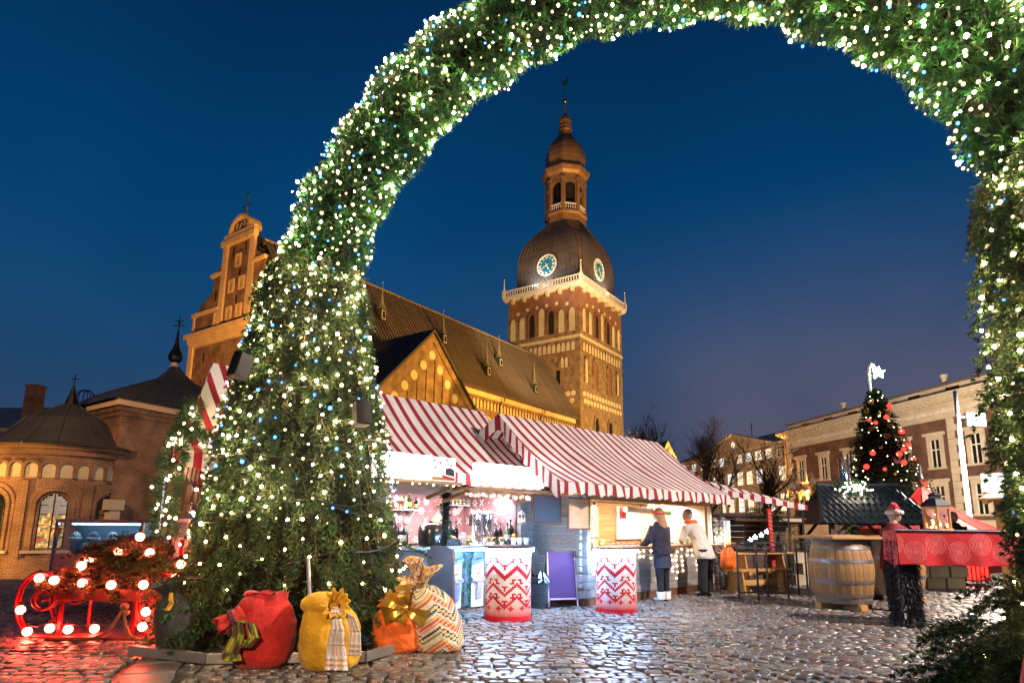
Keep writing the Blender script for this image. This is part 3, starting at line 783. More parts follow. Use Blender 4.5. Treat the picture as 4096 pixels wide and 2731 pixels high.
for i in range(8):
    for s_ in ((0,) if i == 0 else (-1, 1)):
        u = PX + s_ * 1.32 * i; z = PZ - 2.6 - 1.36 * i
        disc('roundel', nv, frt, u, z, .52, 'niche_cream', .06)
        b = MB(); b.prism([(u + .5, z - .5), (u + .62, z - .5), (u + .62, 8), (u + .5, 8)], 0, .10, frt); b.build('pilaster_strip', 'church_brick', nv)

# ================================================================ baroque gable wing (1727)
GX = -60.6
gw = thing('baroque_gable_wing', 'orange lit baroque brick gable dated 1727 beside the arch', 'church gable', CH0, RZC)
FG = lambda u, v, d: (GX - d, u, v)
UC = 12.2
half = [(9.0, -3), (9.0, 23.2), (8.6, 23.4), (8.6, 25.8), (7.9, 26.1), (7.85, 26.8), (6.6, 27.4), (5.3, 28.2), (5.0, 29.6), (5.3, 30.2), (4.4, 30.4), (4.3, 31.1), (2.8, 31.9), (2.75, 33.7)]
out = [(UC - a, z) for a, z in half[::-1]] ; out = [(UC + a, z) for a, z in half] + out
b = MB(); b.prism(out, -1.0, 0, FG); b.build('gable_wall', 'chapel_brick', gw)
for s_ in (-1, 1):
    b = MB()
    for i in range(3, len(half) - 1):
        (a0, z0), (a1, z1) = half[i], half[i + 1]
        b.beam(FG(UC + s_ * a0, z0, -.4), FG(UC + s_ * a1, z1, -.4), .9, .3, up=(-1, 0, 0))
    b.build('scroll_coping', 'slate', gw)
def gbar(nm, u0, u1, z0, z1, d, m_='gable_stone'):
    b = MB(); b.prism([(u0, z0), (u1, z0), (u1, z1), (u0, z1)], -.1, d, FG); return b.build(nm, m_, gw)
for s_ in (-1, 1):
    gbar('pilaster', UC + s_ * 2.75 - .45, UC + s_ * 2.75 + .45, 24.2, 33.5, .25)
    gbar('pilaster', UC + s_ * 8.4 - .45, UC + s_ * 8.4 + .45, -3, 21.9, .25)
    gbar('ledge', UC + s_ * 3.2, UC + s_ * 5.5, 30.1, 30.5, .3)
    gbar('ledge', UC + s_ * 3.2, UC + s_ * 8.9, 25.7, 26.1, .3)
    gbar('quoin', UC + s_ * 8.6 - .2, UC + s_ * 8.6 + .2, 23.3, 25.7, .12)
gbar('cornice', UC - 9.4, UC + 9.4, 22.9, 23.4, .75); gbar('cornice', UC - 9.0, UC + 9.0, 22.2, 22.92, .42)
gbar('frieze', UC - 8.95, UC + 8.95, 21.7, 22.2, .2)
gbar('pediment_block', UC - 3.4, UC + 3.4, 33.4, 34.1, .5); gbar('pediment_block', UC - 3.1, UC + 3.1, 34.1, 34.75, .35)
b = MB(); b.prism([(UC + 2.2 * math.cos(PI * i / 12), 34.75 + 2.0 * math.sin(PI * i / 12)) for i in range(13)], -1.2, .15, FG); ped = b.build('round_pediment', 'gable_stone', gw)
b = MB(); b.ring([(UC + 2.2 * math.cos(PI * i / 12), 34.75 + 2.0 * math.sin(PI * i / 12)) for i in range(13)], [(UC + 1.85 * math.cos(PI * i / 12), 34.75 + 1.66 * math.sin(PI * i / 12)) for i in range(13)], .1, .4, FG); b.build('pediment_rim', 'gable_stone', ped)
tx = bpy.data.curves.new('date_numerals', 'FONT'); tx.body = '1727'; tx.size = 1.35; tx.extrude = .06; tx.align_x = 'CENTER'; tx.space_character = 1.1; tx.materials.append(M['copper'])
tob = bpy.data.objects.new('date_text', tx); tme = bpy.data.meshes.new_from_object(tob); bpy.data.objects.remove(tob)
to = bpy.data.objects.new('date_numerals', tme); COL.objects.link(to); to.parent = gw; to['kind'] = 'stuff'; to.location = FG(UC, 35.0, .2); to.rotation_euler = (PI / 2, 0, -PI / 2)
for u, z in ((12.2, 31.2), (13.2, 28.2), (11.1, 28.2), (13.2, 24.8 + .1), (11.2, 24.9), (15.7, 24.7)):
    b = MB(); b.ring([(u - .55, z - .8), (u + .55, z - .8), (u + .55, z + .8), (u - .55, z + .8), (u - .55, z - .8)], [(u - .33, z - .55), (u + .33, z - .55), (u + .33, z + .55), (u - .33, z + .55), (u - .33, z - .55)], -.1, .18, FG); w = b.build('window', 'gable_stone', gw)
    b = MB(); b.prism([(u - .33, z - .55), (u + .33, z - .55), (u + .33, z + .55), (u - .33, z + .55)], -.1, .03, FG); b.build('pane', 'window_dark', w)
    b = MB()
    for q in (-.11, .11): b.prism([(u + q - .02, z - .55), (u + q + .02, z - .55), (u + q + .02, z + .55), (u + q - .02, z + .55)], .03, .08, FG)
    for q in (-.2, .2): b.prism([(u - .33, z + q - .02), (u + .33, z + q - .02), (u + .33, z + q + .02), (u - .33, z + q + .02)], .035, .075, FG)
    b.build('muntin', 'gable_stone', w)
for u, z in ((14.7, 29.2), (16.4, 27.6), (11.7, 29.4), (11.9, 26.3), (17.7, 20.2), (10.9, 32.6), (13.4, 32.4)):
    b = MB(); b.prism([(u - .05, z - .55), (u + .05, z - .55), (u + .05, z + .55), (u - .05, z + .55)], 0, .12, FG); b.build('iron_anchor', 'wrought', gw)
b = MB(); b.add([(GX + .9, UC - 3.0, 33.4), (GX + .9, UC + 3.0, 33.4), (-50, UC - 3, 33.4), (-50, UC + 3, 33.4), (GX + .9, UC, 34.4), (-50, UC, 34.4), (GX + .9, UC - 9, 23), (-50, UC - 9, 23), (GX + .9, UC + 9, 23), (-50, UC + 9, 23)], [(0, 2, 5, 4), (4, 5, 3, 1), (6, 7, 2, 0), (1, 3, 9, 8), (0, 4, 1, 8, 6)]); b.build('wing_roof', 'roof_tin', gw)
b = MB(); b.tube([FG(UC, 36.6, -.3), FG(UC, 39.4, -.3)], .06, 6)
b.lathe([(.5, 36.7), (.2, 36.9), (.3, 37.3), (.1, 37.5), (.22, 37.9), (.05, 38.2)], FG(UC, 0, -.3), 8); b.beam(FG(UC - .9, 38.2, -.3), FG(UC + .9, 38.2, -.3), .1, .1)
b.ball(FG(UC, 39.5, -.3), (.12, .35, .3), 8, 5); b.build('gilt_cross', 'gilded', gw)

# ================================================================ brick apse and polygonal chapel
ap = thing('round_apse', 'low round brick apse with arched stained glass window', 'chapel', (-22.4, 30.6, -1.6), 0)
RA = 2.9; n = 40
a0, a1 = R(180), R(372)
b = MB(); b.lathe([(RA + .12, -.6), (RA + .12, 1.1), (RA, 1.15), (RA, 6.1)], n=n, a0=a0, a1=a1); b.build('apse_wall', 'chapel_brick', ap)
b = MB(); b.lathe([(RA, 5.75), (RA + .12, 5.8), (RA + .12, 6.0), (RA + .28, 6.1), (RA + .32, 6.28), (RA + .1, 6.3)], n=n, a0=a0, a1=a1); b.build('eaves_course', 'chapel_brick', ap)
b = MB(); b.lathe([(RA + .5, 6.25), (RA + .1, 6.45), (2.3, 7.1), (1.75, 7.75), (1.1, 8.1), (.45, 8.5), (.06, 8.75)], n=16, a0=R(180), a1=R(380)); rf = b.build('apse_roof', 'slate', ap)
for q in range(9):
    a = R(190 + 22 * q); b = MB(); P = [(RA + .5, 6.25), (RA + .1, 6.45), (2.3, 7.1), (1.75, 7.75), (1.1, 8.1), (.45, 8.5)]
    b.tube([(r_ * math.cos(a), r_ * math.sin(a), z + .02) for r_, z in P], .035, 5); b.build('roof_seam', 'slate', rf)
b = MB(); b.lathe([(.42, 8.3), (.3, 8.6), (.04, 9.6)], n=8); b.tube([(0, 0, 9.5), (0, 0, 10.2)], .025, 5); b.beam((-.2, 0, 9.95), (.2, 0, 9.95), .04, .04); b.build('roof_finial', 'wrought', rf)
def apw(ang, u, v, d): # wrap (u along wall, v up, d out) round the apse
    a = ang + u / RA; return ((RA + d) * math.cos(a), (RA + d) * math.sin(a), v)
for i in range(13):
    ang = R(196 + 12.6 * i); fr = lambda u, v, d, ang=ang: apw(ang, u, v, d)
    arch_unit('frieze_arch', ap, fr, 0, .5, 4.75, 5.42, ['niche_cream', 'chapel_brick'], False, .1, .02, .12)
for j, ang in enumerate((R(304), R(256), R(348))):
    fr = lambda u, v, d, ang=ang: apw(ang, u, v, d)
    for w_, z1, tr_, dt in ((1.5, 4.3, .2, .06), (1.28, 4.15, .14, .12)):
        P = archpts(0, w_, 1.5, z1, False, 10); O = archpts(0, w_ + 2 * tr_, 1.5, z1 + tr_, False, 10)
        b = MB(); b.ring(O[1:] + O[:1], P[1:] + P[:1], -.1, dt, fr); b.build('window_archivolt', 'chapel_brick', ap)
    b = MB()
    P = archpts(0, 1.0, 1.6, 4.0, False, 8)
    if j == 0:
        pal = [(.9, .55, .12), (.75, .35, .08), (.55, .12, .05), (.25, .3, .12), (.95, .75, .3), (.3, .2, .12), (.6, .42, .2)]
        for gi in range(10):
            for gj in range(24):
                u0 = -.47 + .094 * gi; v0 = 1.62 + .1 * gj; um = u0 + .047; vmid = v0 + .05
                if vmid < 3.5 or um * um + (vmid - 3.5) ** 2 < .23:
                    dark = .25 if vmid > 3.1 else (.5 if vmid > 2.7 else 1.0)
                    c_ = random.choice(pal) if vmid < 3.1 else random.choice([(.35, .3, .24), (.28, .24, .2)])
                    b.add([fr(u0, v0, .02), fr(u0 + .09, v0, .02), fr(u0 + .09, v0 + .095, .02), fr(u0, v0 + .095, .02)], [(0, 1, 2, 3)], 0, cols=[tuple(x * .5 for x in c_)])
        wn_ = b.build('stained_glass', 'stained', ap)
        b = MB(); b.prism(archpts(0, 1.04, 1.6, 4.02, False, 8), -.1, .01, fr); b.build('window_backing', 'window_dark', ap)
    else:
        b.prism(P, -.1, .02, fr); wn_ = b.build('window_glass', 'window_dark', ap)
    b = MB(); b.prism([(-.025, 1.6), (.025, 1.6), (.025, 4.0), (-.025, 4.0)], .02, .06, fr)
    for v in (2.1, 2.6, 3.1, 3.5): b.prism([(-.5, v - .015), (.5, v - .015), (.5, v + .015), (-.5, v + .015)], .022, .055, fr)
    b.build('glazing_bar', 'wrought', wn_)
    b = MB(); b.prism([(-.95, 1.38), (.95, 1.38), (.95, 1.5), (-.95, 1.5)], -.1, .22, fr); b.build('window_sill', 'trim_stone', ap)
for ang in (R(206), R(232), R(280), R(328)):
    fr = lambda u, v, d, ang=ang: apw(ang, u, v, d)
    b = MB(); b.prism([(-.2, -.6), (.2, -.6), (.2, 4.6), (-.2, 4.6)], -.1, .12, fr); b.build('pilaster', 'chapel_brick', ap)
b = MB(); b.tube([apw(R(357), .35, 4.7, .2), apw(R(357), .35, 0, .2)], .06, 6); b.build('downpipe', 'wrought', ap)

cp = thing('polygonal_chapel', 'many sided brick chapel with dark ogee roof and onion finial', 'chapel', (-20.6, 35.6, -1.6), 0)
ring8 = [(5.0 / math.cos(PI / 8) * math.cos(R(258) + PI / 4 * i), 5.6 / math.cos(PI / 8) * math.sin(R(258) + PI / 4 * i)) for i in range(8)]
ring8 = [(1.13, -5.55), (2.6, -2.2), (5.2, .2), (5.2, 4), (1, 6), (-3, 5), (-5.6, 2), (-3.18, -2.48)]
b = MB(); b.prism(ring8, -.6, 8.5, lambda u, v, d: (u, v, d)); b.build('chapel_wall', 'chapel_brick', cp)
b = MB()
for zz0, zz1, k_ in ((8.0, 8.25, 1.02), (8.25, 8.5, 1.04), (8.5, 8.85, 1.075)): b.prism([(x * k_, y * k_) for x, y in ring8], zz0, zz1, lambda u, v, d: (u, v, d), 0 if k_ < 1.05 else 1)
b.build('cornice', ['chapel_brick', 'gable_stone'], cp)
b = MB(); cx_, cy_ = .6, -.4; prof_ = [(1.13, 8.8), (1.04, 9.1), (.88, 9.6), (.7, 10.0), (.50, 10.4), (.34, 10.65), (.30, 10.75), (.20, 11.0), (.11, 11.4), (.055, 11.75), (.045, 11.85)]
V = []; k8 = len(ring8)
for k_, z in prof_: V += [(cx_ + (x - cx_) * k_, cy_ + (y - cy_) * k_, z) for x, y in ring8]
b.add(V, [(i * k8 + j, i * k8 + (j + 1) % k8, (i + 1) * k8 + (j + 1) % k8, (i + 1) * k8 + j) for i in range(len(prof_) - 1) for j in range(k8)])
rf = b.build('ogee_roof', 'slate', cp)
b = MB()
for j in range(k8):
    for t in (0, .25, .5, .75):
        pth = [Vector(V[i * k8 + j]).lerp(Vector(V[i * k8 + (j + 1) % k8]), t) for i in range(6)]; b.tube(pth, .03, 4, caps=False)
b.build('roof_seams', 'slate', rf, kind='stuff')
b = MB(); b.lathe([(.24, 11.8), (.18, 12.02), (.2, 12.05)], (cx_, cy_, 0), 10); b.build('finial_neck', 'trim_stone', rf)
b = MB(); b.lathe([(.18, 12.05), (.34, 12.2), (.40, 12.42), (.33, 12.65), (.2, 12.9), (.12, 13.2), (.05, 14.0), (.03, 14.1)], (cx_, cy_, 0), 12); b.tube([(cx_, cy_, 14.0), (cx_, cy_, 15.0)], .025, 5); b.beam((cx_ - .4, cy_, 14.35), (cx_ + .4, cy_, 14.35), .045, .045); b.beam((cx_ - .26, cy_, 14.65), (cx_ + .26, cy_, 14.65), .045, .045); b.ball((cx_, cy_, 14.5), .09, 6, 5); b.build('onion_finial', 'wrought', rf)
b = MB()
for i in range(3): b.lathe([(.62, .0), (.62, .06)], (0, 0, 0), 16, caps=False)
b = MB()
for i in range(4): b.tube([(-7.2 + .62 * math.cos(t_) * math.cos(i * PI / 4), 3.5 + .62 * math.cos(t_) * math.sin(i * PI / 4), 10.55 + .62 * math.sin(t_)) for t_ in [2 * PI * q / 20 for q in range(21)]], .035, 4, caps=False)
b.tube([(-7.2, 3.5, 8.6), (-7.2, 3.5, 9.95)], [.25, .06], 6); b.lathe([(1.6, 8.2), (1.2, 8.9), (.4, 9.3)], (-7.2, 3.5, 0), 12); b.build('roof_armillary', 'wrought', cp)
b = MB()
for z, w_ in ((.2, .9), (.75, .5), (1.3, .9), (1.85, .5), (2.4, .85)): b.box((1.13 + .12, -5.55 + .06, z + 1.2), (w_, .5, .5), (0, 0, R(66) if w_ > .8 else R(66)))
b.build('corner_stones', 'trim_stone', cp)
b = MB(); b.bb(-40, -13.2, 26.2, 26.45, -1.7, -1.36); struct(b.build('pavement_kerb', 'kerbstone', bevel=.02))

# pink house at the edge
ph = thing('pink_house', 'pink plastered house with tin roof and brick chimney', 'house', (-36.2, 45, -1.6), R(-4))
b = MB(); b.bb(-14, 0, 0, 10, 0, 9.2); b.build('wall', 'pink_render', ph)
b = MB(); b.bb(-14.3, .35, -.4, 10, 9.2, 9.45); b.build('cornice', 'trim_stone', ph)
b = MB(); b.add([(-14.3, -.5, 9.46), (.4, -.5, 9.46), (.4, 5, 12.0), (-14.3, 5, 12.0), (.4, 10, 9.46), (-14.3, 10, 9.46)], [(0, 1, 2, 3), (3, 2, 4, 5), (1, 4, 2)]); rf = b.build('roof', 'roof_tin', ph)
b = MB(); b.bb(-1.5, -.6, 1.2, 2.1, 9.6, 13.0); b.bb(-1.56, -.54, 1.14, 2.16, 13.0, 13.12); b.build('chimney', 'chapel_brick', rf)
for u, z in ((-2.8, 5.4), (-2.8, 1.5), (-6, 5.4)):
    b = MB(); b.bb(u - .75, u + .75, -.08, .1, z, z + 2.3); w = b.build('window', 'trim_stone', ph)
    b = MB(); b.bb(u - .6, u + .6, -.11, -.085, z + .15, z + 2.15); b.build('pane', 'window_dark', w)
    b = MB(); b.bb(u - .04, u + .04, -.15, -.112, z + .15, z + 2.15); b.bb(u - .6, u + .6, -.14, -.115, z + 1.4, z + 1.48); b.build('muntin', 'bark', w)
b = MB(); b.tube([(-.15, -.3, 9.2), (-.15, -.12, 8.6), (-.15, -.12, 0)], .07, 6); b.build('downpipe', 'roof_tin', ph)

# ================================================================ bank building and office block on the far side
RZB = math.atan2(math.cos(R(-9)), math.sin(R(-9)))      # local x runs along the facade, away from the camera
bk = thing('brick_bank_building', 'dark red brick palace with lit cream cornice and frieze', 'building', (31.71, 70, 0), RZB)
FB = lambda u, v, d: (u, d, v)       # local y>0 faces the square
b = MB(); b.bb(-46, 0, -14, 0, -1, 10.1); b.build('brick_wall', 'bank_brick', bk)
b = MB(); b.bb(-46, .02, -14, .16, -1, 2.0); b.build('plinth', 'trim_stone', bk)
b = MB(); b.bb(-46, .05, -14, .12, 10.1, 10.35); b.bb(-46, .05, -14, .10, 10.35, 11.1); b.bb(-46, .1, -14, .25, 11.1, 11.3); b.bb(-46, .5, -14, .95, 11.62, 11.8); b.bb(-46, .55, -14, 1.05, 11.8, 12.0); cor = b.build('cornice', 'trim_stone', bk)
b = MB()
for i in range(150): u = -.1 - .3 * i; b.bb(u - .09, u + .09, .2, .33, 11.3, 11.45)
b.build('dentils', 'trim_stone', cor, kind='stuff')
me = MB(); me.bb(-.17, .17, 0, .72, 0, .22); me.bb(-.15, .15, 0, .5, -.1, 0); mo = me.mesh('modillion', 'trim_stone')
for i in range(60): inst('modillion', mo, cor, (-.25 - .62 * i, .2, 11.42))
b = MB()
for i in range(42):   # carved frieze: scrolls and masks
    u = -.5 - .68 * i
    for q in range(3):
        a = random.uniform(0, 6); b.tube([(u + .2 * q - .2 + .11 * (1 - t / 9) * math.cos(a + t * .9), .13, 10.72 + .2 * (1 - t / 9) * math.sin(a + t * .9)) for t in range(8)], .032, 4)
    if i % 6 == 3: b.ball((u, .14, 10.74), (.17, .1, .24), 7, 5)
b.build('carved_frieze', 'white_stone', bk)
b = MB(); b.bb(-46, 0, -14, -.3, 12.0, 12.85); b.build('attic', 'cream_render', bk)
b = MB(); b.bb(-46, .3, -14, -.1, 12.85, 13.0); b.build('roof_edge', 'roof_tin', bk)
for u in (-3.2, -7.0, -10.7, -14.5, -18.3, -22.2, -26.1):
    b = MB(); b.bb(u - .62, u + .62, -.28, -.24, 12.15, 12.62); b.build('attic_window', 'window_dark', bk)
for u in (-8.6, -20.8):
    b = MB(); b.lathe([(.2, 13.0), (.2, 13.7), (.28, 13.72), (.28, 13.95)], (u, -1, 0), 10); b.build('roof_vent', 'trim_stone', bk)
for i in range(14):
    z = 2.2 + .565 * i
    for u0, s_ in ((0, -1), (-21.6, -1), (-27.2, 1)):
        w_ = .62 if i % 2 else .95
        b = MB(); b.bb(min(u0, u0 + s_ * w_), max(u0, u0 + s_ * w_), 0, .1, z, z + .54); b.build('quoin', 'trim_stone', bk)
def bwin(u, z, dark=True):
    b = MB()
    b.bb(u - .78, u - .46, 0, .14, z - .25, z + 2.0); b.bb(u + .46, u + .78, 0, .14, z - .25, z + 2.0); b.bb(u - .78, u + .78, 0, .16, z + 2.0, z + 2.35); b.bb(u - .98, u + .98, 0, .32, z + 2.35, z + 2.6); b.bb(u - .85, u + .85, 0, .22, z - .4, z - .25)
    w = b.build('window', 'trim_stone', bk)
    b = MB(); b.bb(u - .46, u + .46, 0, .03, z - .25, z + 2.0); b.build('pane', 'window_dark', w)
    b = MB(); b.bb(u - .05, u + .05, .03, .07, z - .25, z + 2.0); b.bb(u - .46, u + .46, .03, .065, z + 1.15, z + 1.25); b.bb(u - .46, u - .38, .03, .066, z - .25, z + 2.0); b.bb(u + .38, u + .46, .03, .066, z - .25, z + 2.0); b.build('sash', 'window_frame_white', w)
for u in (-2.5, -6.3, -10.1, -13.9, -17.0, -20.3, -24.0, -29.5, -33.5):
    for z in (6.5, 2.7): bwin(u, z)
b = MB(); b.tube([(.25, .3, 11.5), (.25, .12, 10.9), (.25, .12, 0)], .08, 6); b.build('downpipe', 'roof_tin', bk)

of = thing('cream_office_block', 'cream rendered office block with pediment and lit windows', 'building', (31.71, 70, 0), RZB)
b = MB(); b.bb(.4, 34, -14, -.6, -1, 11.0); b.build('wall', 'cream_render', of)
b = MB(); b.bb(.4, 34, -14, -.1, 11.0, 11.35); b.bb(.4, 34, -14, -.35, 9.0, 9.15); b.bb(.4, 34, -14, -.4, 5.9, 6.2); b.build('cornice', 'trim_stone', of)
b = MB(); FO = lambda u, v, d: (u, -.3 + d, v)
b.prism([(4.3, 11.36), (21.5, 11.36), (12.5, 13.5)], -2, 0, FO); b.build('pediment', 'cream_render', of)
b = MB(); b.beam((4.0, -.3, 11.5), (12.5, -.3, 13.65), .8, .25); b.beam((21.8, -.3, 11.5), (12.5, -.3, 13.65), .8, .25); b.build('pediment_cornice', 'trim_stone', of)
disc('oculus', of, FO, 12.5, 12.2, .42, 'lit_pane', .1)
b = MB(); b.add([(.4, -.7, 11.36), (34, -.7, 11.36), (34, -7, 14.2), (.4, -7, 14.2), (.4, -14, 11.4), (34, -14, 11.4)], [(0, 1, 2, 3), (3, 2, 5, 4), (0, 3, 4)]); rf = b.build('roof', 'roof_tin', of)
b = MB(); b.prism([(-12, 12.7), (2.5, 12.7), (-7.3, 14.6)], -3, -2.4, lambda u, v, d: (u, -5 + d, v)); b.build('gable_dormer', 'cream_render', of)
b = MB(); b.tube([(14, -4, 13), (14, -4, 15.6)], .05, 5); b.beam((13.5, -4, 15), (14.5, -4, 15), .05, .05); b.build('antenna', 'wrought', rf)
for x in (15.5, 16.6):
    b = MB(); b.ball((x, -3.2, 13.4), (.5, .12, .6), 10, 6); b.build('satellite_dish', 'window_frame_white', rf)
for r_, (z0, z1) in enumerate(((9.6, 10.75), (6.7, 8.4), (3.2, 5.2))):
    for i, u in enumerate((2.0, 4.6, 6.9, 9.2, 11.5, 14.1, 16.4, 18.8, 22, 25, 28)):
        w_ = .72; lit = (i * 7 + r_ * 3) % 5 != 0
        b = MB(); b.ring([(u - w_ - .18, z0 - .15), (u + w_ + .18, z0 - .15), (u + w_ + .18, z1 + .2), (u - w_ - .18, z1 + .2), (u - w_ - .18, z0 - .15)], [(u - w_, z0), (u + w_, z0), (u + w_, z1), (u - w_, z1), (u - w_, z0)], -.32, -.16, FO); w = b.build('window', 'trim_stone', of)
        b = MB(); b.prism([(u - w_, z0), (u + w_, z0), (u + w_, z1), (u - w_, z1)], -.32, -.27, FO); b.build('pane', ('lit_pane', 'lit_pane_cool')[(i + r_) % 3 == 0] if lit else 'window_dark', w)
        b = MB()
        for q in (-.33, 0, .33): b.prism([(u + q - .03, z0), (u + q + .03, z0), (u + q + .03, z1), (u + q - .03, z1)], -.27, -.22, FO)
        for q in (.33, .66): b.prism([(u - w_, z0 + (z1 - z0) * q - .03), (u + w_, z0 + (z1 - z0) * q - .03), (u + w_, z0 + (z1 - z0) * q + .03), (u - w_, z0 + (z1 - z0) * q + .03)], -.268, -.225, FO)
        b.build('muntin', 'window_frame_white', w)

# old steep gabled house seen between the trees
og = thing('gabled_side_house', 'steep dark gabled house half hidden behind the market roofs', 'house', (17.0, 66, 0), R(30))
b = MB(); b.bb(-3.6, 3.6, 0, 8, -1, 4.5); b.build('wall', 'cream_render', og)
b = MB(); b.prism([(-3.9, 4.5), (3.9, 4.5), (0, 10.4)], 0, 8, lambda u, v, d: (u, d, v)); b.build('roof', 'roof_tin', og)

# ================================================================ bare trees
def bare_tree(label, loc, H_, seed, lean=0, spread=1.0):
    r_ = random.Random(seed); t = thing('bare_tree', label, 'tree', loc, 0, 'bare winter trees')
    tb, cb = MB(), MB()
    def grow_(p, d, L_, rad, lev):
        n = 5; pth = [p]; q = p.copy(); dd = d.copy()
        for i in range(n):
            dd = (dd + Vector((r_.uniform(-.16, .16), r_.uniform(-.16, .16), r_.uniform(-.02, .10)))).normalized(); q = q + dd * L_ / n; pth.append(q.copy())
        mb = tb if lev == 0 else cb
        mb.tube(pth, [rad * (1 - .45 * i / n) for i in range(n + 1)], 7 if lev < 2 else (4 if lev < 4 else 3), caps=False)
        if lev >= 5: return
        k_ = (4, 4, 4, 4, 3)[lev]
        for i in range(k_):
            tt = r_.uniform(.35, 1) if lev else r_.uniform(.5, 1); base = pth[min(int(tt * n), n)]
            a = r_.uniform(0, 2 * PI); sp = r_.uniform(.45, .95) * spread
            nd = (dd + Vector((math.cos(a) * sp, math.sin(a) * sp, r_.uniform(-.1, .35)))).normalized()
            grow_(base, nd, L_ * r_.uniform(.55, .78), max(rad * r_.uniform(.42, .58), .011), lev + 1)
    grow_(Vector((0, 0, -.3)), Vector((lean, 0, 1)).normalized(), H_ * .36, H_ * .020, 0)
    tb.build('trunk', 'bark', t); cb.build('crown', 'bark', t)
bare_tree('tall bare tree beside the church tower', (11.2, 46, 0), 14, 3, .05)
bare_tree('bare tree with dense upright twigs next to the office block', (13.8, 44, 0), 13, 8, -.05, .85)
bare_tree('bare tree spreading in front of the lit office windows', (15.6, 38, 0), 10.5, 21, .08, 1.25)
# ================================================================ materials of the near things
attr('garland', .5, trans=.12, dirt=.1)
mat('garland_core', (.002, .0035, .0015), 1.0)  # near-black so that gaps between needles read as deep shade
mat('twig', (.13, .07, .03), .8)
emit('bulb_warm', (1.0, .73, .34), 120)
emit('bulb_gold', (1.0, .74, .34), 1.6)
emit('bulb_amber', (1.0, .52, .18), 55)
emit('bulb_blue', (.03, .17, 1.0), 7)
emit('bulb_red', (1.0, .075, .040), 62)
mat('cable', (.004, .005, .007), .5)
mat('black_plastic', (.006, .006, .0065), .62, c2=(.004, .004, .004))
mat('speaker_grille', (.012, .010, .009), .7, bump=.4, bs=300)
mat('aluminium', (.52, .50, .46), .38, .8, bump=.1)
mat('brown_leather', (.16, .06, .02), .5, bump=.3)
mat('cloth_red', (.56, .018, .012), .85, c2=(.40, .010, .008), ns=4, bump=.9, bs=6, bd=.06, sheen=.2)
mat('cloth_salmon', (.70, .11, .06), .85, ns=4, bump=.3, bs=12)
mat('cloth_yellow', (.78, .42, .012), .8, c2=(.52, .26, .008), ns=5, bump=.9, bs=6, bd=.06, sheen=.15)
mat('cloth_orange', (.85, .17, .015), .8, c2=(.66, .10, .01), ns=4, bump=.9, bs=6, bd=.06, sheen=.15)
mat('cloth_dark', (.035, .036, .030), .85, c2=(.022, .022, .02), ns=5, bump=.4, bs=10, bd=.03)
mat('gold_ribbon', (.70, .44, .08), .3, .75, c2=(.5, .28, .04), ns=7)
mat('tie_plum', (.075, .018, .035), .8, bump=.3)
attr('print_cloth', .8, .7, 7, .25, bd=.04)
mat('rope', (.22, .13, .055), .9, bump=.5, bs=90)
mat('sleigh_red', (.20, .010, .012), .3, c2=(.14, .007, .008), ns=9, bump=.1)
mat('sleigh_wood', (.14, .03, .02), .6, c2=(.09, .02, .014), ns=3, stretch=(1, 8, 8), bump=.2)

# ================================================================ the garland arch
AL, AR_ = np.array((-2.32, 6.75)), np.array((4.29, 4.33))
AM = (AL + AR_) / 2; AD = AR_ - AL; AA = float(np.linalg.norm(AD)) / 2; AD = AD / (2 * AA); AN = np.array((AD[1], -AD[0]))   # AN faces the camera side
ZS, BB = 3.45, 3.45
def arc(t):
    """t in 0..1 along the bow from left spring to right spring: centre, radial, tangent"""
    a = PI * t; s_, z = -AA * math.cos(a), ZS + BB * math.sin(a)
    c = np.array((AM[0] + AD[0] * s_, AM[1] + AD[1] * s_, z)); r_ = np.array((-AD[0] * math.cos(a), -AD[1] * math.cos(a), math.sin(a)))
    return c, r_
arch = thing('garland_arch', 'huge fir garland arch wound with hundreds of warm lights', 'arch', (float(AM[0]), float(AM[1]), 0), 0)
AO = np.array((float(AM[0]), float(AM[1]), 0.0))
def addraw(name, V, F, mats, col, par, org, kind='stuff'):
    o = bpy.data.objects.new(name, rawmesh(name, V - org, F, mats, col)); COL.objects.link(o); o.parent = par
    if kind: o['kind'] = kind
    return o
def gcols(n, base=((.014, .100, .026), (.022, .150, .036), (.010, .070, .020), (.045, .135, .026), (.070, .075, .02)), p=(.3, .28, .22, .13, .07)):
    return np.array(base)[rng.choice(len(base), n, p=p)]
FIR = ((.040, .100, .030), (.060, .130, .036), (.024, .062, .020), (.100, .130, .034), (.13, .085, .03))
# core tube
b = MB(); b.tube([tuple(arc(t)[0] - AO) for t in np.linspace(-.03, 1.03, 60)], .27, 12); b.build('core', 'garland_core', arch)
# needles on the bow
def bow_points(n, r0):
    t = rng.random(n) * 1.06 - .03; ph = rng.random(n) * 2 * PI
    C_ = np.empty((n, 3)); RD = np.empty((n, 3))
    for i in range(n):
        c, r_ = arc(t[i]); d = r_ * math.cos(ph[i]) + np.array((AN[0], AN[1], 0)) * math.sin(ph[i])
        C_[i] = c; RD[i] = d
    lump = r0 * (1 + .10 * np.sin(t * 95 + 2 * np.cos(ph)) + .06 * np.sin(ph * 3 + t * 40))
    return C_ + RD * lump[:, None], RD, t, ph
P, D, _, _ = bow_points(3300, .31)
P = np.repeat(P, 5, axis=0); D0 = np.repeat(D, 5, axis=0)
ax = nrm(D0 * (.75 + .3 * rng.random((len(P), 1))) + rng.normal(size=D0.shape) * .42)
tone = np.repeat(.55 + .9 * rng.random((3300, 1)), 5, axis=0)
V, F, c = sprigs(P, ax, .15, 9, .075, .0125, .6, gcols(len(P)) * tone); addraw('garland', V, F, 'garland', c, arch, AO)
P, D, _, _ = bow_points(5200, .28)
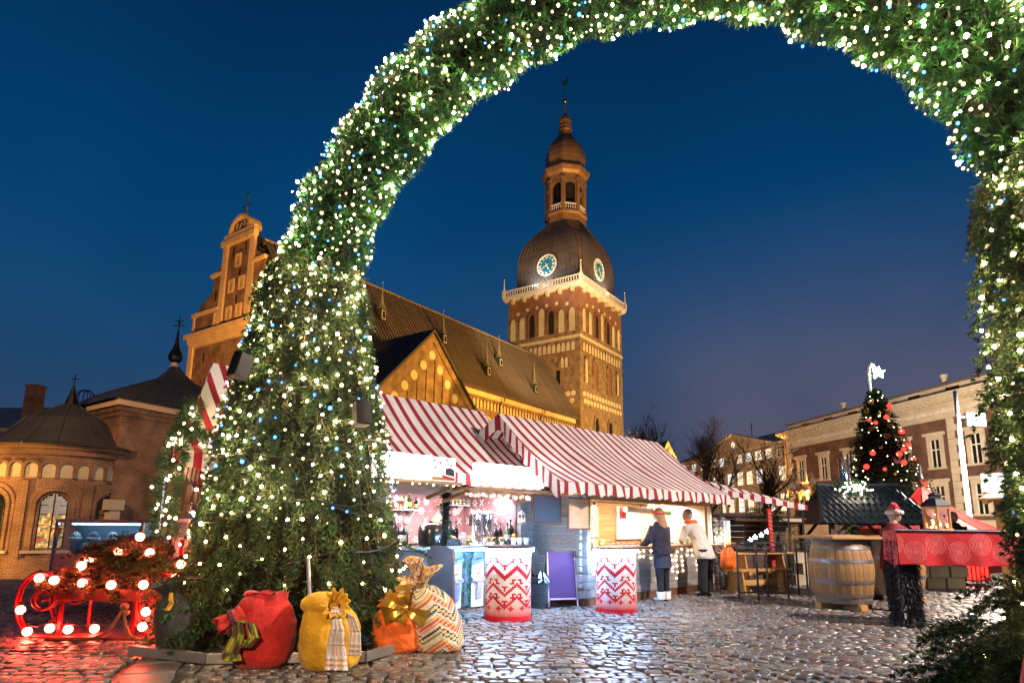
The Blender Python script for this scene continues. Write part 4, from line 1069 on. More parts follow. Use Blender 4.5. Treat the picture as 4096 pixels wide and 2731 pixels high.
V, F, c = sprigs(P, nrm(D + rng.normal(size=D.shape) * .8), .09, 7, .07, .014, .8, gcols(len(P)) * .45); addraw('garland_underlayer', V, F, 'garland', c, arch, AO)  # inner needles coloured darker to paint the shade deep in the garland
def fir_branch(p, d, L_, n_side=9, droop=.1, dens=20, flat=None):
    out_ = []; p = np.array(p, float); d = nrm(np.array(d, float)); up = np.array((0, 0, 1.)) if flat is None else np.array(flat, float); tone = .35 + 1.1 * rng.random()
    sd = nrm(np.cross(d, up)); ks = np.linspace(.08, 1, n_side)
    Ps = [p + d * L_ * k_ + up * (-droop * k_ * k_) for k_ in ks]; A = []; Ls = []
    for k_, q in zip(ks, Ps):
        for s_ in (-1, 1): A.append((q, nrm(d * .75 + sd * s_ * .8 + up * rng.normal() * .15), L_ * .42 * (1.12 - k_)))
    A.append((p, d, L_))
    PP = np.array([a[0] for a in A]); AX = np.array([a[1] for a in A]); LL = np.array([a[2] for a in A])
    sd2 = np.cross(d, up); st = np.array([p - sd2 * .004, p + sd2 * .004, p + d * L_]); stem = (st, np.array([[0, 1, 2]]), np.tile((.20, .11, .045), (3, 1)))
    return fuse([stem, sprigs(PP, AX, LL, dens, .040, .0115, .85, gcols(len(PP), FIR, (.34, .28, .22, .11, .05)) * tone, 0), sprigs(PP[-1:], AX[-1:], LL[-1:], dens * 3, .040, .0115, .85, gcols(1, FIR, (.34, .28, .22, .11, .05)), droop)])
# fir skirts of the two feet
def skirt_r(z, ci=0): return float(np.interp(z, (0, .6, 1.3, 2.75, 3.6, 4.3), (1.16, 1.14, 1.02, .74, .56, .46))) if ci == 0 else float(np.interp(z, (0, .3, .6, 1.0, 1.5, 2.75, 3.6, 4.3), (1.12, 1.0, .78, .60, .56, .62, .52, .46)))
def skirt_pt(ci, z, th, sc=1.0):
    k_ = min(max((3.7 - z) / 3.7, 0), 1); r_ = skirt_r(z, ci) * sc
    cx_, cy_ = (AL if ci == 0 else AR_); fy = 1 - (.36 if ci == 0 else .15) * k_
    if ci == 0: cx_, cy_ = cx_ - .17 * k_, cy_ + .48 * k_
    return np.array((cx_ + r_ * 1.05 * math.cos(th), cy_ + r_ * fy * math.sin(th), z))
for ci, (cx0, cy0) in enumerate((AL, AR_)):
    b = MB(); b.grid(lambda u, v: skirt_pt(ci, .1 + 3.9 * v, 2 * PI * u, .84) - AO, 20, 14); b.build('core', 'garland_core', arch)
    n = 2200; zz = rng.random(n) ** .9 * 4.05 + .18; th = rng.random(n) * 2 * PI
    P = np.array([skirt_pt(ci, zz[i], th[i], .86 + .06 * rng.random()) for i in range(n)])
    outw = np.stack([np.cos(th), np.sin(th), np.zeros(n)], 1)
    ax = nrm(outw * .35 + np.array((0, 0, -1.0)) + rng.normal(size=(n, 3)) * .35)
    V, F, c = sprigs(P, ax, .22, 22, .05, .011, .85, gcols(n, FIR, (.34, .28, .22, .11, .05)) * .6); addraw('fir_underlayer', V, F, 'garland', c, arch, AO)  # colour darkened here too, as shade under the outer branches
    sp = []
    for i in range(1050):
        z = .25 + 4.0 * rng.random() ** .9; a = rng.random() * 2 * PI
        if math.sin(a) > .6 and rng.random() < .7: continue
        od = np.array((math.cos(a), math.sin(a), 0)); tn = np.array((-math.sin(a), math.cos(a), 0))
        sp.append(fir_branch(skirt_pt(ci, z, a, .93 + .05 * rng.random()), od * (.22 + .25 * rng.random()) + np.array((0, 0, -1.)) + tn * rng.normal() * .28, .26 + .22 * rng.random(), 6, -.02, 13, od))
    V, F, c = fuse(sp); addraw('fir_skirt', V, F, 'garland', c, arch, AO)
# long loose branches poking out at the foot
bits = []
for i in range(70):
    for (cx0, cy0) in (AL, AR_):
        a = rng.random() * 2 * PI; z = .12 + rng.random() ** 2 * 1.0
        bits.append(fir_branch(skirt_pt(0 if cx0 < 0 else 1, z, a, .92), (math.cos(a), math.sin(a), -.45 + .4 * rng.random()), .30 + .3 * rng.random()))
for i in range(80):   # the near foot spreads towards the middle of the square
    a = R(140 + 90 * rng.random()); z = .10 + .6 * rng.random() ** 1.5; r_ = .80 + .18 * rng.random()
    bits.append(fir_branch((AR_[0] + r_ * math.cos(a), AR_[1] + r_ * math.sin(a), z), (math.cos(a), math.sin(a), -.12), .34 + .26 * rng.random(), 9))
for i in range(26):   # sprays hanging from the right shoulder
    t = .93 + .07 * rng.random(); c, r_ = arc(t); inn = -r_ * .48
    bits.append(fir_branch(c + inn + np.array((AN[0], AN[1], 0)) * (rng.random() - .3) * .5, nrm(inn * .5 + np.array((0, 0, -1.)) + rng.normal(size=3) * .2), .35 + .25 * rng.random()))
V, F, c = fuse(bits); addraw('loose_branches', V, F, 'garland', c, arch, AO)
# cables round the feet
for (cx0, cy0), zs in ((AL, (.55, .95, 1.35, 1.62, 2.05, 2.6)), (AR_, (1.0, 1.7, 2.4, 3.1))):
    for q, z in enumerate(zs):
        pth = []
        for i in range(41):
            a = 2 * PI * i / 40; zz = z + .13 * math.sin(a * 2 + q * 2) + .05 * math.sin(a * 5 + q)
            pth.append(tuple(skirt_pt(0 if cx0 < 0 else 1, zz, a, 1.05) - AO))
        b = MB(); b.tube(pth, .009, 5, caps=False); b.build('light_cable', 'cable', arch)
# bulbs
ico = MB().ball((0, 0, 0), 1, 8, 5)
bm_ = {k_: ico.mesh('bulb', k_, True) for k_ in ('bulb_warm', 'bulb_blue', 'bulb_amber', 'bulb_gold')}
spots = []
def far_enough(p, lst, d): return all((p[0] - q[0]) ** 2 + (p[1] - q[1]) ** 2 + (p[2] - q[2]) ** 2 > d * d for q in lst[-500:])
P, D, T_, PH = bow_points(4200, .455)
acc = []
for i in range(len(P)):
    if math.sin(PH[i]) < -.55: continue
    if far_enough(P[i], acc, .088):
        acc.append(P[i]); q = rng.random(); spots.append((P[i] + D[i] * (.05 * rng.random() - .01), 'bulb_blue' if q < .10 else ('bulb_gold' if q < .62 else 'bulb_warm')))
for fi, (cx0, cy0) in enumerate((AL, AR_)):
    acc = []
    for i in range(3000):
        z = .35 + 3.7 * rng.random() ** .62; th = 2 * PI * rng.random()
        if math.sin(th) > .45: continue
        if z < 1.3 and rng.random() < .2: continue
        p = skirt_pt(fi, z, th, 1.06 + .05 * rng.random())
        if far_enough(p, acc, (.098, .115)[fi] if z > 1.3 else (.17, .2)[fi]):
            acc.append(p); spots.append((p, 'bulb_blue' if (rng.random() < .12 and z > 1.3) else ('bulb_amber' if z < 1.25 else ('bulb_gold' if rng.random() < .42 else 'bulb_warm'))))
camp = np.array((0, 0, 1.3))
ANV = np.array((AN[0], AN[1], 0))
def inview(p):
    d = p - camp; return d[1] > 0 and abs(d[0]) < .86 * d[1] and d[2] < .98 * d[1]
spots.sort(key=lambda s: (0 if inview(s[0]) else 100) + np.linalg.norm(s[0] - camp) - .6 * float(np.dot(s[0] - AO, ANV)))
print('arch bulbs', len(spots))
def bsize(): return .0118 * (1 + .25 * rng.normal() + (.5 if rng.random() < .12 else 0))
for p, k_ in spots[:300]: inst('bulb', bm_[k_], arch, tuple(p - AO), sc=max(.008, bsize()))
b = MB(); mi_ = {'bulb_warm': 0, 'bulb_blue': 1, 'bulb_amber': 2, 'bulb_gold': 3}
for p, k_ in spots[300:]: b.ball(p - AO, max(.008, bsize()), 6, 4, mi_[k_])
b.build('bulbs', ['bulb_warm', 'bulb_blue', 'bulb_amber', 'bulb_gold'], arch, True, kind='stuff')
# metal base frame
bf = [(-3.66, 6.22), (-2.76, 5.90), (-1.35, 6.05), (-.95, 6.9)]
for i in range(3):
    b = MB(); b.beam((bf[i][0] - AO[0], bf[i][1] - AO[1], .065), (bf[i + 1][0] - AO[0], bf[i + 1][1] - AO[1], .065), .05, .09); b.build('base_frame_bar', 'aluminium', arch, bevel=.004)
b = MB(); b.tube([(-1.83 - AO[0], 6.0 - AO[1], .06), (-1.98 - AO[0], 6.15 - AO[1], .95)], .02, 8); b.tube([(-1.95 - AO[0], 6.02 - AO[1], .32), (-1.76 - AO[0], 5.98 - AO[1], .37)], .015, 8); b.tube([(-1.92 - AO[0], 6.0 - AO[1], .05), (-1.82 - AO[0], 6.0 - AO[1], .5)], .013, 8); b.build('stay_rod', 'aluminium', arch)

# loudspeakers on the foot
def speaker(loc, rz, rx, label):
    t = thing('loudspeaker', label, 'loudspeaker', loc, rz, 'loudspeakers on the arch'); t.rotation_euler = (rx, 0, rz); t.scale = (.64,) * 3
    b = MB(); b.prism([(-.13, 0), (.13, 0), (.10, .24), (-.10, .24)], -.20, .20, lambda u, v, d: (u * (1 - .0 * d), v, d)); b.build('cabinet', 'black_plastic', t, bevel=.02)
    b = MB(); b.grid(lambda u, v: ((u - .5) * .25, -.004 - .045 * math.sin(u * PI), (v - .5) * .39), 10, 8); b.build('grille', 'speaker_grille', t, True)
    b = MB(); b.beam((0, .24, 0), (0, .36, 0), .04, .08); b.build('bracket', 'black_plastic', t)
speaker((-2.80, 5.98, 2.86), R(-38), R(-14), 'black loudspeaker high on the left of the arch foot, facing left')
speaker((-1.52, 6.2, 2.42), R(38), R(-10), 'black loudspeaker on the arch foot against the striped awning')
# leather mitten tucked in the branches
t = thing('leather_mitten', 'brown leather mitten stuck among the fir branches', 'mitten', (-2.92, 5.58, 1.52), R(10))
b = MB(); b.ball((0, 0, 0), (.05, .025, .11), 10, 8); b.build('palm', 'brown_leather', t, True); b = MB(); b.ball((.06, -.005, -.02), (.022, .02, .07), 8, 6); b.build('thumb', 'brown_leather', t, True); b = MB(); b.lathe([(.045, -.14), (.05, -.08)], n=10); b.build('cuff', 'brown_leather', t)

# ================================================================ sacks of presents
def sack_body(par, w, d, h, m_, lean=(0, 0), top=.28, seed=0, nu=44, nv=22, cf=None, folds=9, name='body'):
    r_ = random.Random(seed); ph = [r_.uniform(0, 6.3) for _ in range(8)]
    def fn(u, v):
        a = 2 * PI * u
        zz = v
        s_ = float(np.interp(zz, (0, .04, .14, .35, .6, .78, .9, 1), (.70, .86, .97, 1.0, .97, .86, .62, top)))
        sq = (abs(math.cos(a)) ** 3 + abs(math.sin(a)) ** 3) ** (-1 / 3)
        sq = 1 + (sq - 1) * .55 * (1 - zz)
        f = 1 + .09 * zz ** 4 * math.cos(folds * a + ph[0]) + .035 * math.sin(3 * a + ph[1] + 4 * zz) + .022 * math.sin(7 * a + ph[2] - 9 * zz) + .014 * math.sin(22 * zz + 2.3 * math.sin(2 * a + ph[3])) * (1 - zz * .4)
        f += .03 * math.sin(2 * a + ph[4]) * math.sin(3.3 * zz + ph[5])
        return (w / 2 * s_ * sq * f * math.cos(a) + lean[0] * zz ** 1.5, d / 2 * s_ * sq * f * math.sin(a) + lean[1] * zz ** 1.5, h * (zz + .012 * math.sin(5 * a + ph[6]) * zz))
    b = MB(); b.grid(fn, nu, nv, cf=cf); o = b.build(name, m_, par, True)
    return o, fn
def ruffle(par, name, base, d, L_, r0, r1, m_, seed=0, kf=7, amp=.3, nu=42, cf=None, sub=0):
    r_ = random.Random(seed); ph = r_.uniform(0, 6); d = Vector(d).normalized(); base = Vector(base)
    q = d.to_track_quat('Z', 'Y')
    def fn(u, v):
        a = 2 * PI * u; rad = r0 * (1 - .35 * math.sin(v * PI) * (1 - v)) + (r1 - r0) * v ** 1.4
        rad *= 1 + amp * v * math.cos(kf * a + ph) + .5 * amp * v * math.cos((kf - 3) * a + 2 * ph)
        return base + q @ Vector((rad * math.cos(a), rad * math.sin(a), L_ * v * (1 + .12 * v * math.sin(3 * a + ph))))
    b = MB(); b.grid(fn, nu, 8, cf=cf); o = b.build(name, m_, par, True)
    sd = o.modifiers.new('solid', 'SOLIDIFY'); sd.thickness = .006
    return o
def knot(par, base, d, r_, m_, name='tie'):
    b = MB(); q = Vector(d).to_track_quat('Z', 'Y'); base = Vector(base)
    for k_ in range(2): b.tube([base + q @ Vector((r_ * 1.08 * math.cos(a), r_ * 1.08 * math.sin(a), .022 * k_ - .01)) for a in [2 * PI * i / 16 for i in range(17)]], .016, 6, caps=False)
    b.ball(base + q @ Vector((0, -r_ * 1.1, 0)), (.035, .03, .03), 8, 6); return b.build(name, m_, par, True)
def ribbon(par, name, pts, w0, w1, m_, cf=None, seed=0, n=18, wave=.25):
    """a strip of cloth hanging along pts (local coordinates)"""
    P = [Vector(p) for p in pts]; r_ = random.Random(seed); ph = r_.uniform(0, 6)
    def at(t):
        x = t * (len(P) - 1); i = min(int(x), len(P) - 2); f = x - i; return P[i].lerp(P[i + 1], f * f * (3 - 2 * f) if len(P) > 2 else f)
    def fn(u, v):
        p = at(v); w = w0 + (w1 - w0) * v; s_ = u - .5
        return p + Vector((s_ * w, -abs(math.sin(s_ * 9 + ph)) * w * wave * .5 + .01 * math.sin(v * 9 + ph), 0))
    b = MB(); b.grid(fn, 24 if cf else 10, 36 if cf else n, cf=cf); o = b.build(name, m_, par, True); sd = o.modifiers.new('solid', 'SOLIDIFY'); sd.thickness = .006; return o
def camo(u, v): k_ = math.sin(u * 9 + 3 * math.sin(v * 7)) + math.sin(v * 13 + 4 * u); return (.36, .32, .03) if k_ > .3 else ((.10, .13, .02) if k_ > -.6 else (.12, .03, .04))
def owls(u, v):
    h_ = hash((int(u * 8), int(v * 16))) % 6
    fu, fv = (u * 8) % 1 - .5, (v * 16) % 1 - .5
    return (.80, .76, .74) if fu * fu + fv * fv > .12 else [(.75, .35, .10), (.7, .5, .08), (.55, .2, .3), (.75, .2, .15), (.35, .4, .5), (.7, .45, .35)][h_]
def starcol(u, v):
    i, j = int(u * 72), int(v * 48)
    tri = abs((i % 16) - 8); band = ((j + tri) // 2) % 8
    pal = [(.70, .46, .03), (.05, .05, .10), (.78, .70, .55), (.75, .13, .03), (.62, .10, .04), (.72, .44, .04), (.80, .74, .62), (.05, .11, .13)]
    return pal[band] if (i + 2 * j) % 3 else (.78, .72, .60)
# red sack
t = thing('red_sack', 'big red cloth sack with a camouflage bow, in front of the arch foot', 'sack', (-2.27, 5.93, 0), R(5), 'present sacks round the arch'); t.scale = (.83,) * 3
sack_body(t, .66, .56, .78, 'cloth_red', (.02, .0), .62, 1, folds=7)
b = MB(); b.grid(lambda u, v: (.30 * math.cos(2 * PI * u) * (.72 - .30 * v) - .03, .25 * math.sin(2 * PI * u) * (.72 - .3 * v) - .0, .775 + .02 * math.sin(6 * PI * u) - .02 * v), 30, 4); b.build('folded_top', 'cloth_red', t, True)
ruffle(t, 'neck', (-.19, -.20, .60), (-.75, -.45, -.55), .26, .085, .085, 'cloth_red', 3, 6, .25)
b = MB(); b.ball((-.10, -.10, .63), (.17, .15, .14), 14, 10); b.build('gathered_cloth', 'cloth_red', t, True)
knot(t, (-.27, -.25, .53), (-.75, -.3, -.35), .085, 'tie_plum')
ribbon(t, 'scarf_bow', [(-.20, -.30, .52), (-.16, -.33, .38), (-.22, -.34, .20), (-.20, -.33, .12)], .10, .22, 'print_cloth', camo, 1)
ribbon(t, 'scarf_bow', [(-.17, -.30, .52), (-.04, -.36, .50), (.02, -.37, .36), (-.06, -.36, .26), (-.13, -.35, .34)], .09, .12, 'print_cloth', camo, 2)
# yellow sack
t = thing('yellow_sack', 'yellow cloth sack with gathered top and owl print scarf', 'sack', (-1.63, 5.88, 0), R(-4), 'present sacks round the arch'); t.scale = (.93,) * 3
sack_body(t, .60, .50, .64, 'cloth_yellow', (-.06, 0), .55, 5, folds=8)
b = MB(); b.ball((-.10, -.02, .60), (.22, .18, .12), 14, 10); b.build('folded_top', 'cloth_yellow', t, True)
ruffle(t, 'neck', (.05, -.14, .58), (.35, -.62, .30), .15, .06, .13, 'cloth_yellow', 6, 12, .16, 60)
knot(t, (.06, -.16, .60), (.35, -.62, .3), .06, 'print_cloth')
ribbon(t, 'scarf', [(.10, -.25, .58), (.16, -.28, .42), (.15, -.29, .25), (.17, -.29, .05)], .06, .23, 'print_cloth', owls, 4)
ribbon(t, 'scarf', [(.10, -.23, .60), (.24, -.20, .52), (.30, -.18, .36), (.31, -.19, .16)], .06, .13, 'print_cloth', owls, 5)
# orange sack
t = thing('orange_sack', 'small orange sack slumped under the fir branches', 'sack', (-1.15, 6.62, 0), R(8), 'present sacks round the arch')
sack_body(t, .50, .40, .46, 'cloth_orange', (-.03, .03), .42, 9, folds=7)
ruffle(t, 'neck', (-.03, .02, .43), (-.35, -.1, .8), .12, .09, .14, 'cloth_orange', 4, 6, .3)
# star sack
t = thing('star_print_sack', 'cream sack printed with rows of coloured stars and a ruffled top', 'sack', (-.74, 6.70, 0), R(4), 'present sacks round the arch')
sack_body(t, .56, .46, .66, 'print_cloth', (-.17, .02), .30, 13, nu=72, nv=48, cf=starcol, folds=9)
ruffle(t, 'neck', (-.20, .0, .63), (-.18, -.25, .5), .15, .075, .20, 'print_cloth', 7, 5, .35, 66, cf=lambda u, v: (.72, .60, .40) if (int(u * 60) + int(v * 9)) % 2 else random.choice([(.75, .45, .05), (.1, .09, .1), (.5, .1, .05)]))
ruffle(t, 'neck_fold', (-.26, -.04, .76), (-.05, -.1, .5), .17, .05, .10, 'print_cloth', 8, 4, .4, 40, cf=lambda u, v: (.74, .62, .42) if (int(u * 40) + int(v * 9)) % 2 else random.choice([(.75, .45, .05), (.1, .09, .1), (.55, .1, .05)]))
# gold bow lying between the sacks
t = thing('gold_bow', 'shiny gold ribbon bow between the orange and star sacks', 'bow', (-1.05, 6.42, .46), R(0))
for i, (px, pz, a) in enumerate(((-.15, .08, 150), (-.13, -.05, 200), (.06, -.03, -30), (-.02, .10, 100), (-.05, -.11, 250))):
    b = MB(); dx, dz = math.cos(R(a)), math.sin(R(a))
    b.grid(lambda u, v: ((v * .24) * dx - (u - .5) * .13 * (.4 + v) * dz, -.05 * math.sin(v * PI) - .03 * abs(u - .5) + .02 * i, (v * .22) * dz + (u - .5) * .13 * (.4 + v) * dx), 4, 8); o = b.build('loop', 'gold_ribbon', t); o.modifiers.new('s', 'SOLIDIFY').thickness = .004
b = MB(); b.ball((0, -.02, 0), (.035, .03, .035), 8, 6); b.build('knot', 'gold_ribbon', t, True)
# dark sack
t = thing('dark_sack', 'dark grey sack with yellow ribbon beside the sleigh', 'sack', (-3.26, 6.36, 0), R(0), 'present sacks round the arch')
sack_body(t, .42, .40, .58, 'cloth_dark', (-.10, 0), .35, 17, folds=7)
ruffle(t, 'neck', (-.11, -.02, .55), (-.1, -.15, .5), .17, .08, .13, 'cloth_dark', 9, 5, .3)
ribbon(t, 'ribbon', [(-.06, -.14, .60), (-.02, -.18, .52), (-.05, -.19, .44)], .03, .05, 'cloth_yellow', None, 3)
# red sack at the near foot
t = thing('corner_red_sack', 'red sack with dark plaid tie under the near arch foot', 'sack', (3.05, 3.42, 0), R(20), 'present sacks round the arch')
sack_body(t, .62, .56, .80, 'cloth_red', (.03, 0), .5, 23, folds=7)
ruffle(t, 'neck', (-.06, -.15, .66), (-.5, -.4, -.1), .22, .09, .12, 'cloth_red', 3, 6, .25)
knot(t, (-.12, -.2, .64), (-.5, -.4, -.1), .09, 'tie_plum')
ribbon(t, 'tie_end', [(-.14, -.28, .62), (-.17, -.30, .42), (-.15, -.30, .2)], .06, .11, 'tie_plum', None, 4)

# ================================================================ the sleigh
SLX, SLY = -4.60, 7.12; UPX = 6.92 / 1407
sl_ = thing('sleigh', 'red sleigh with scrolled iron runners carrying fir branches and red lamps', 'sleigh', (SLX, SLY, 0), R(-1))
def sp_(x, y): return ((x - 238) * UPX, max((1470 - y) * UPX, .012))
left = [(330, 1468), (120, 1468), (89, 1463), (65, 1435), (54, 1400), (56, 1365), (72, 1338), (98, 1324), (125, 1330), (142, 1350), (148, 1378), (138, 1400), (118, 1410), (98, 1402), (90, 1388), (96, 1372), (112, 1365), (124, 1372), (124, 1384), (114, 1388)]
right = [(330, 1468), (395, 1468), (372, 1462), (345, 1440), (331, 1405), (330, 1370), (342, 1340), (362, 1324), (385, 1322), (404, 1336), (413, 1362), (405, 1388), (385, 1400), (366, 1392), (360, 1375), (370, 1362), (384, 1364)]
def smooth_path(pts, k_=3):
    P = [Vector((p[0], p[1])) for p in pts]
    for _ in range(k_):
        Q = [P[0]]
        for i in range(len(P) - 1): Q += [P[i].lerp(P[i + 1], .25), P[i].lerp(P[i + 1], .75)]
        P = Q + [P[-1]]
    return P
for yo in (-.04, .02, .46, .52):
    for nm, pl in (('runner_scroll', left), ('runner_scroll', [right[0]] + right[2:])):
        b = MB(); P = smooth_path([sp_(*p) for p in pl], 2)
        b.tube([(p[0], yo, p[1]) for p in P], .016, 6, flat=2.0 if False else 1.0); b.build(nm, 'sleigh_red', sl_, True)
b = MB(); b.bb(*(sp_(149, 0)[0], sp_(345, 0)[0]), -.06, .54, .41, .54); b.build('plank_bed', 'sleigh_wood', sl_, bevel=.008)
for x in (156, 322):
    for yo in (0, .48):
        b = MB(); b.beam((sp_(x, 0)[0], yo, .41), (sp_(x, 0)[0], yo, .02), .035, .03); b.build('strut', 'sleigh_red', sl_)
b = MB(); b.bb(sp_(150, 0)[0], sp_(380, 0)[0], -.1, .6, .005, .03); b.build('base_board', 'sleigh_wood', sl_)
bits = []
for i in range(300):
    x = rng.uniform(-.42, .62); y = rng.uniform(-.02, .5); hmax = .58 + .50 * max(0, 1 - ((x - .18) / .62) ** 2)
    z = .52 + (hmax - .52) * rng.random()
    a = rng.random() * 2 * PI; d = np.array((math.cos(a) + (x - .1) * .8, math.sin(a) * .7 - .35, rng.uniform(-.35, .5)))
    bits.append(fir_branch((x, y, z), d, rng.uniform(.18, .40), 7, .08))
V, F, c = fuse(bits); o = bpy.data.objects.new('fir_heap', rawmesh('fir_heap', V, F, 'garland', c)); COL.objects.link(o); o.parent = sl_; o['kind'] = 'stuff'
b = MB(); b.ball((.15, .24, .62), (.52, .2, .28), 14, 8); b.build('heap_core', 'garland_core', sl_, True)
gb = MB().ball((0, 0, 0), .046, 12, 8); gbm = gb.mesh('lamp_globe', 'bulb_red', True); cap = MB().lathe([(.018, .045), (.02, .085), (.012, .09)], n=8).mesh('lamp_cap', 'black_plastic')
wire = []
for x, y, dd in ((310, 1245, .1), (260, 1280, .12), (343, 1280, .05), (182, 1300, .2), (198, 1310, -.02), (430, 1303, -.05), (152, 1341, -.1), (163, 1335, .2), (220, 1346, -.12), (285, 1349, -.12), (355, 1348, -.1), (376, 1350, .1), (415, 1333, .0), (105, 1338, -.02), (73, 1408, -.02), (100, 1453, -.05), (151, 1445, -.06), (184, 1449, .0), (223, 1452, .15), (355, 1440, -.03), (378, 1452, .1), (358, 1408, -.02)):
    p = sp_(x, y); g_ = inst('lamp_globe', gbm, sl_, (p[0], dd - .05, max(p[1], .055))); inst('lamp_cap', cap, g_)
    wire.append((p[0], dd - .04, p[1] + .06))
for a_, b_ in ((13, 6), (6, 8), (8, 9), (9, 10), (13, 14), (14, 15), (15, 16), (16, 17), (17, 18), (10, 21), (21, 19), (10, 12), (12, 5), (4, 1), (1, 0), (0, 2)):
    p, q = Vector(wire[a_]), Vector(wire[b_]); m2 = (p + q) / 2 - Vector((0, .01, .03))
    b = MB(); b.tube([p, p.lerp(m2, .6), m2, q.lerp(m2, .6), q], .005, 5); b.build('lamp_wire', 'cable', sl_)
# rope
t = thing('sleigh_rope', 'thick brown rope hanging from the sleigh to the cobbles', 'rope', (-4.22, 6.95, 0))
rp = [(.02, 0, .35), (-.04, -.03, .22), (-.12, -.05, .08), (-.30, -.08, .03), (-.55, -.1, .03), (-.75, -.05, .03)]
rp2 = [(.02, 0, .36), (.06, -.02, .2), (.14, -.04, .06), (.3, -.05, .03), (.5, -.06, .03)]
for P in (rp, rp2):
    b = MB(); S_ = smooth_path([(p[0], p[2]) for p in P], 2); n = len(S_)
    for ph in (0, PI): b.tube([(q[0] + .009 * math.cos(i * 1.3 + ph), np.interp(i / n, np.linspace(0, 1, len(P)), [p[1] for p in P]), q[1] + .009 * math.sin(i * 1.3 + ph)) for i, q in enumerate(S_)], .012, 5)
    b.build('strand', 'rope', t)
b = MB(); b.ball((.02, 0, .37), (.05, .04, .04), 8, 6); b.ball((.06, -.02, .31), (.04, .035, .03), 8, 6); b.build('knot', 'rope', t, True)
# sack glowing behind the sleigh
t = thing('spotted_sack', 'pale spotted sack under the sleigh, red in its light', 'sack', (-4.35, 7.9, 0), 0, 'present sacks round the arch')
sack_body(t, .50, .42, .40, 'print_cloth', (0, 0), .6, 31, nu=50, nv=26, cf=lambda u, v: (.55, .45, .42) if (hash((int(u * 25), int(v * 13))) % 3) else (.30, .2, .2))
b = MB(); b.ball((0, 0, .38), (.2, .17, .06), 12, 6); b.build('folded_top', 'print_cloth', t, True)
# ================================================================ materials of the stalls
stripes('awning_stripes', (.84, .80, .78), (.36, .012, .026), .236, .38)
mat('grey_plank', (.27, .255, .24), .75, c2=(.17, .16, .155), ns=3, stretch=(1, 9, 9), bump=.25, rand=.15)
mat('log_end', (.26, .235, .22), .8, c2=(.17, .155, .145), ns=5, bump=.2, rand=.15)
mat('warm_plank', (.50, .30, .13), .65, c2=(.36, .20, .08), ns=3, stretch=(1, 9, 9), bump=.2, rand=.12)
mat('dark_plank', (.105, .055, .05), .7, c2=(.07, .035, .033), ns=3, stretch=(1, 9, 9), bump=.2, rand=.12)
mat('pink_panel', (.36, .17, .165), .8, c2=(.29, .13, .13), ns=2)
mat('ornament_white', (.82, .80, .78), .6)
mat('counter_dark', (.05, .05, .055), .3)
mat('steel', (.60, .60, .62), .16, .95, c2=(.5, .5, .52), ns=2)
mat('kettle_black', (.016, .015, .015), .28, coat=.4)
mat('glass_dark', (.020, .012, .018), .08, coat=.5)
mat('glass_green', (.03, .10, .03), .08, coat=.5)
mat('glass_amber', (.42, .20, .03), .08, coat=.5)
mat('glass_red', (.40, .05, .02), .1, coat=.5)
glass('glass_clear', (.95, .97, 1), .04, .28)
mat('paper_white', (.80, .79, .76), .7)
mat('paper_cream', (.72, .55, .36), .7, c2=(.50, .36, .22), ns=3)
mat('label_yellow', (.7, .5, .1), .6)
mat('chalk_black', (.035, .038, .045), .75, c2=(.022, .024, .03), ns=4)
mat('chalk_grey', (.045, .05, .062), .8, c2=(.032, .036, .045), ns=3)
mat('frame_brown', (.18, .075, .035), .6, bump=.2)
mat('purple_panel', (.085, .024, .11), .75, c2=(.078, .022, .10), ns=1)
mat('pink_border', (.75, .45, .50), .6)
mat('sign_grey', (.075, .08, .095), .5, c2=(.11, .12, .14), ns=1)
mat('wicker', (.022, .020, .022), .4, bump=.6, bs=80)
mat('bin_bag', (.012, .014, .02), .12, coat=.3)
mat('drum_red', (.62, .014, .03), .3, coat=.3)
attr('drum_paint', .32, 0, dirt=.06)
emit('led_cool', (.28, .55, 1.0), 190)
emit('led_strip', (.40, .72, 1.0), 14)
emit('sign_glow', (.97, .97, 1.0), 5)
emit('sign_print', (.86, .84, .84), .32)
emit('globe_pink', (1.0, .30, .22), 1.3)
emit('globe_white', (1.0, .88, .80), 3)
emit('icicle', (1.0, .72, .46), 22)
emit('tiny_blue', (.45, .70, 1.0), 14)
emit('work_lamp', (1.0, .80, .50), 120)
emit('candle', (1.0, .35, .10), 14)
mat('tinsel_green', (.02, .16, .10), .35, .2, bump=.6, bs=120)
mat('red_enamel', (.55, .02, .015), .35)
mat('fruit_orange', (.85, .33, .03), .5)
mat('fruit_green', (.35, .45, .08), .45)
mat('sausage', (.42, .06, .035), .4)
mat('poster_green', (.03, .28, .17), .7, c2=(.62, .60, .52), ns=3.2)
mat('snow_fur', (.75, .72, .68), .9, bump=.5, bs=60)
mat('scarf_lilac', (.40, .33, .48), .9)
mat('snow_board', (.66, .72, .78), .7, bump=.1)
mat('blue_board', (.17, .24, .30), .7)
KZ = R(44.5)
KK = Vector((.71325, .70091, 0)); KM = Vector((-.70091, .71325, 0))
K1 = Vector((.499, 10.963, 0)); K2 = Vector((1.2, 10.25, 0))
def KW(k0, s, o, z=0): return k0 + KK * s + KM * o + Vector((0, 0, z))

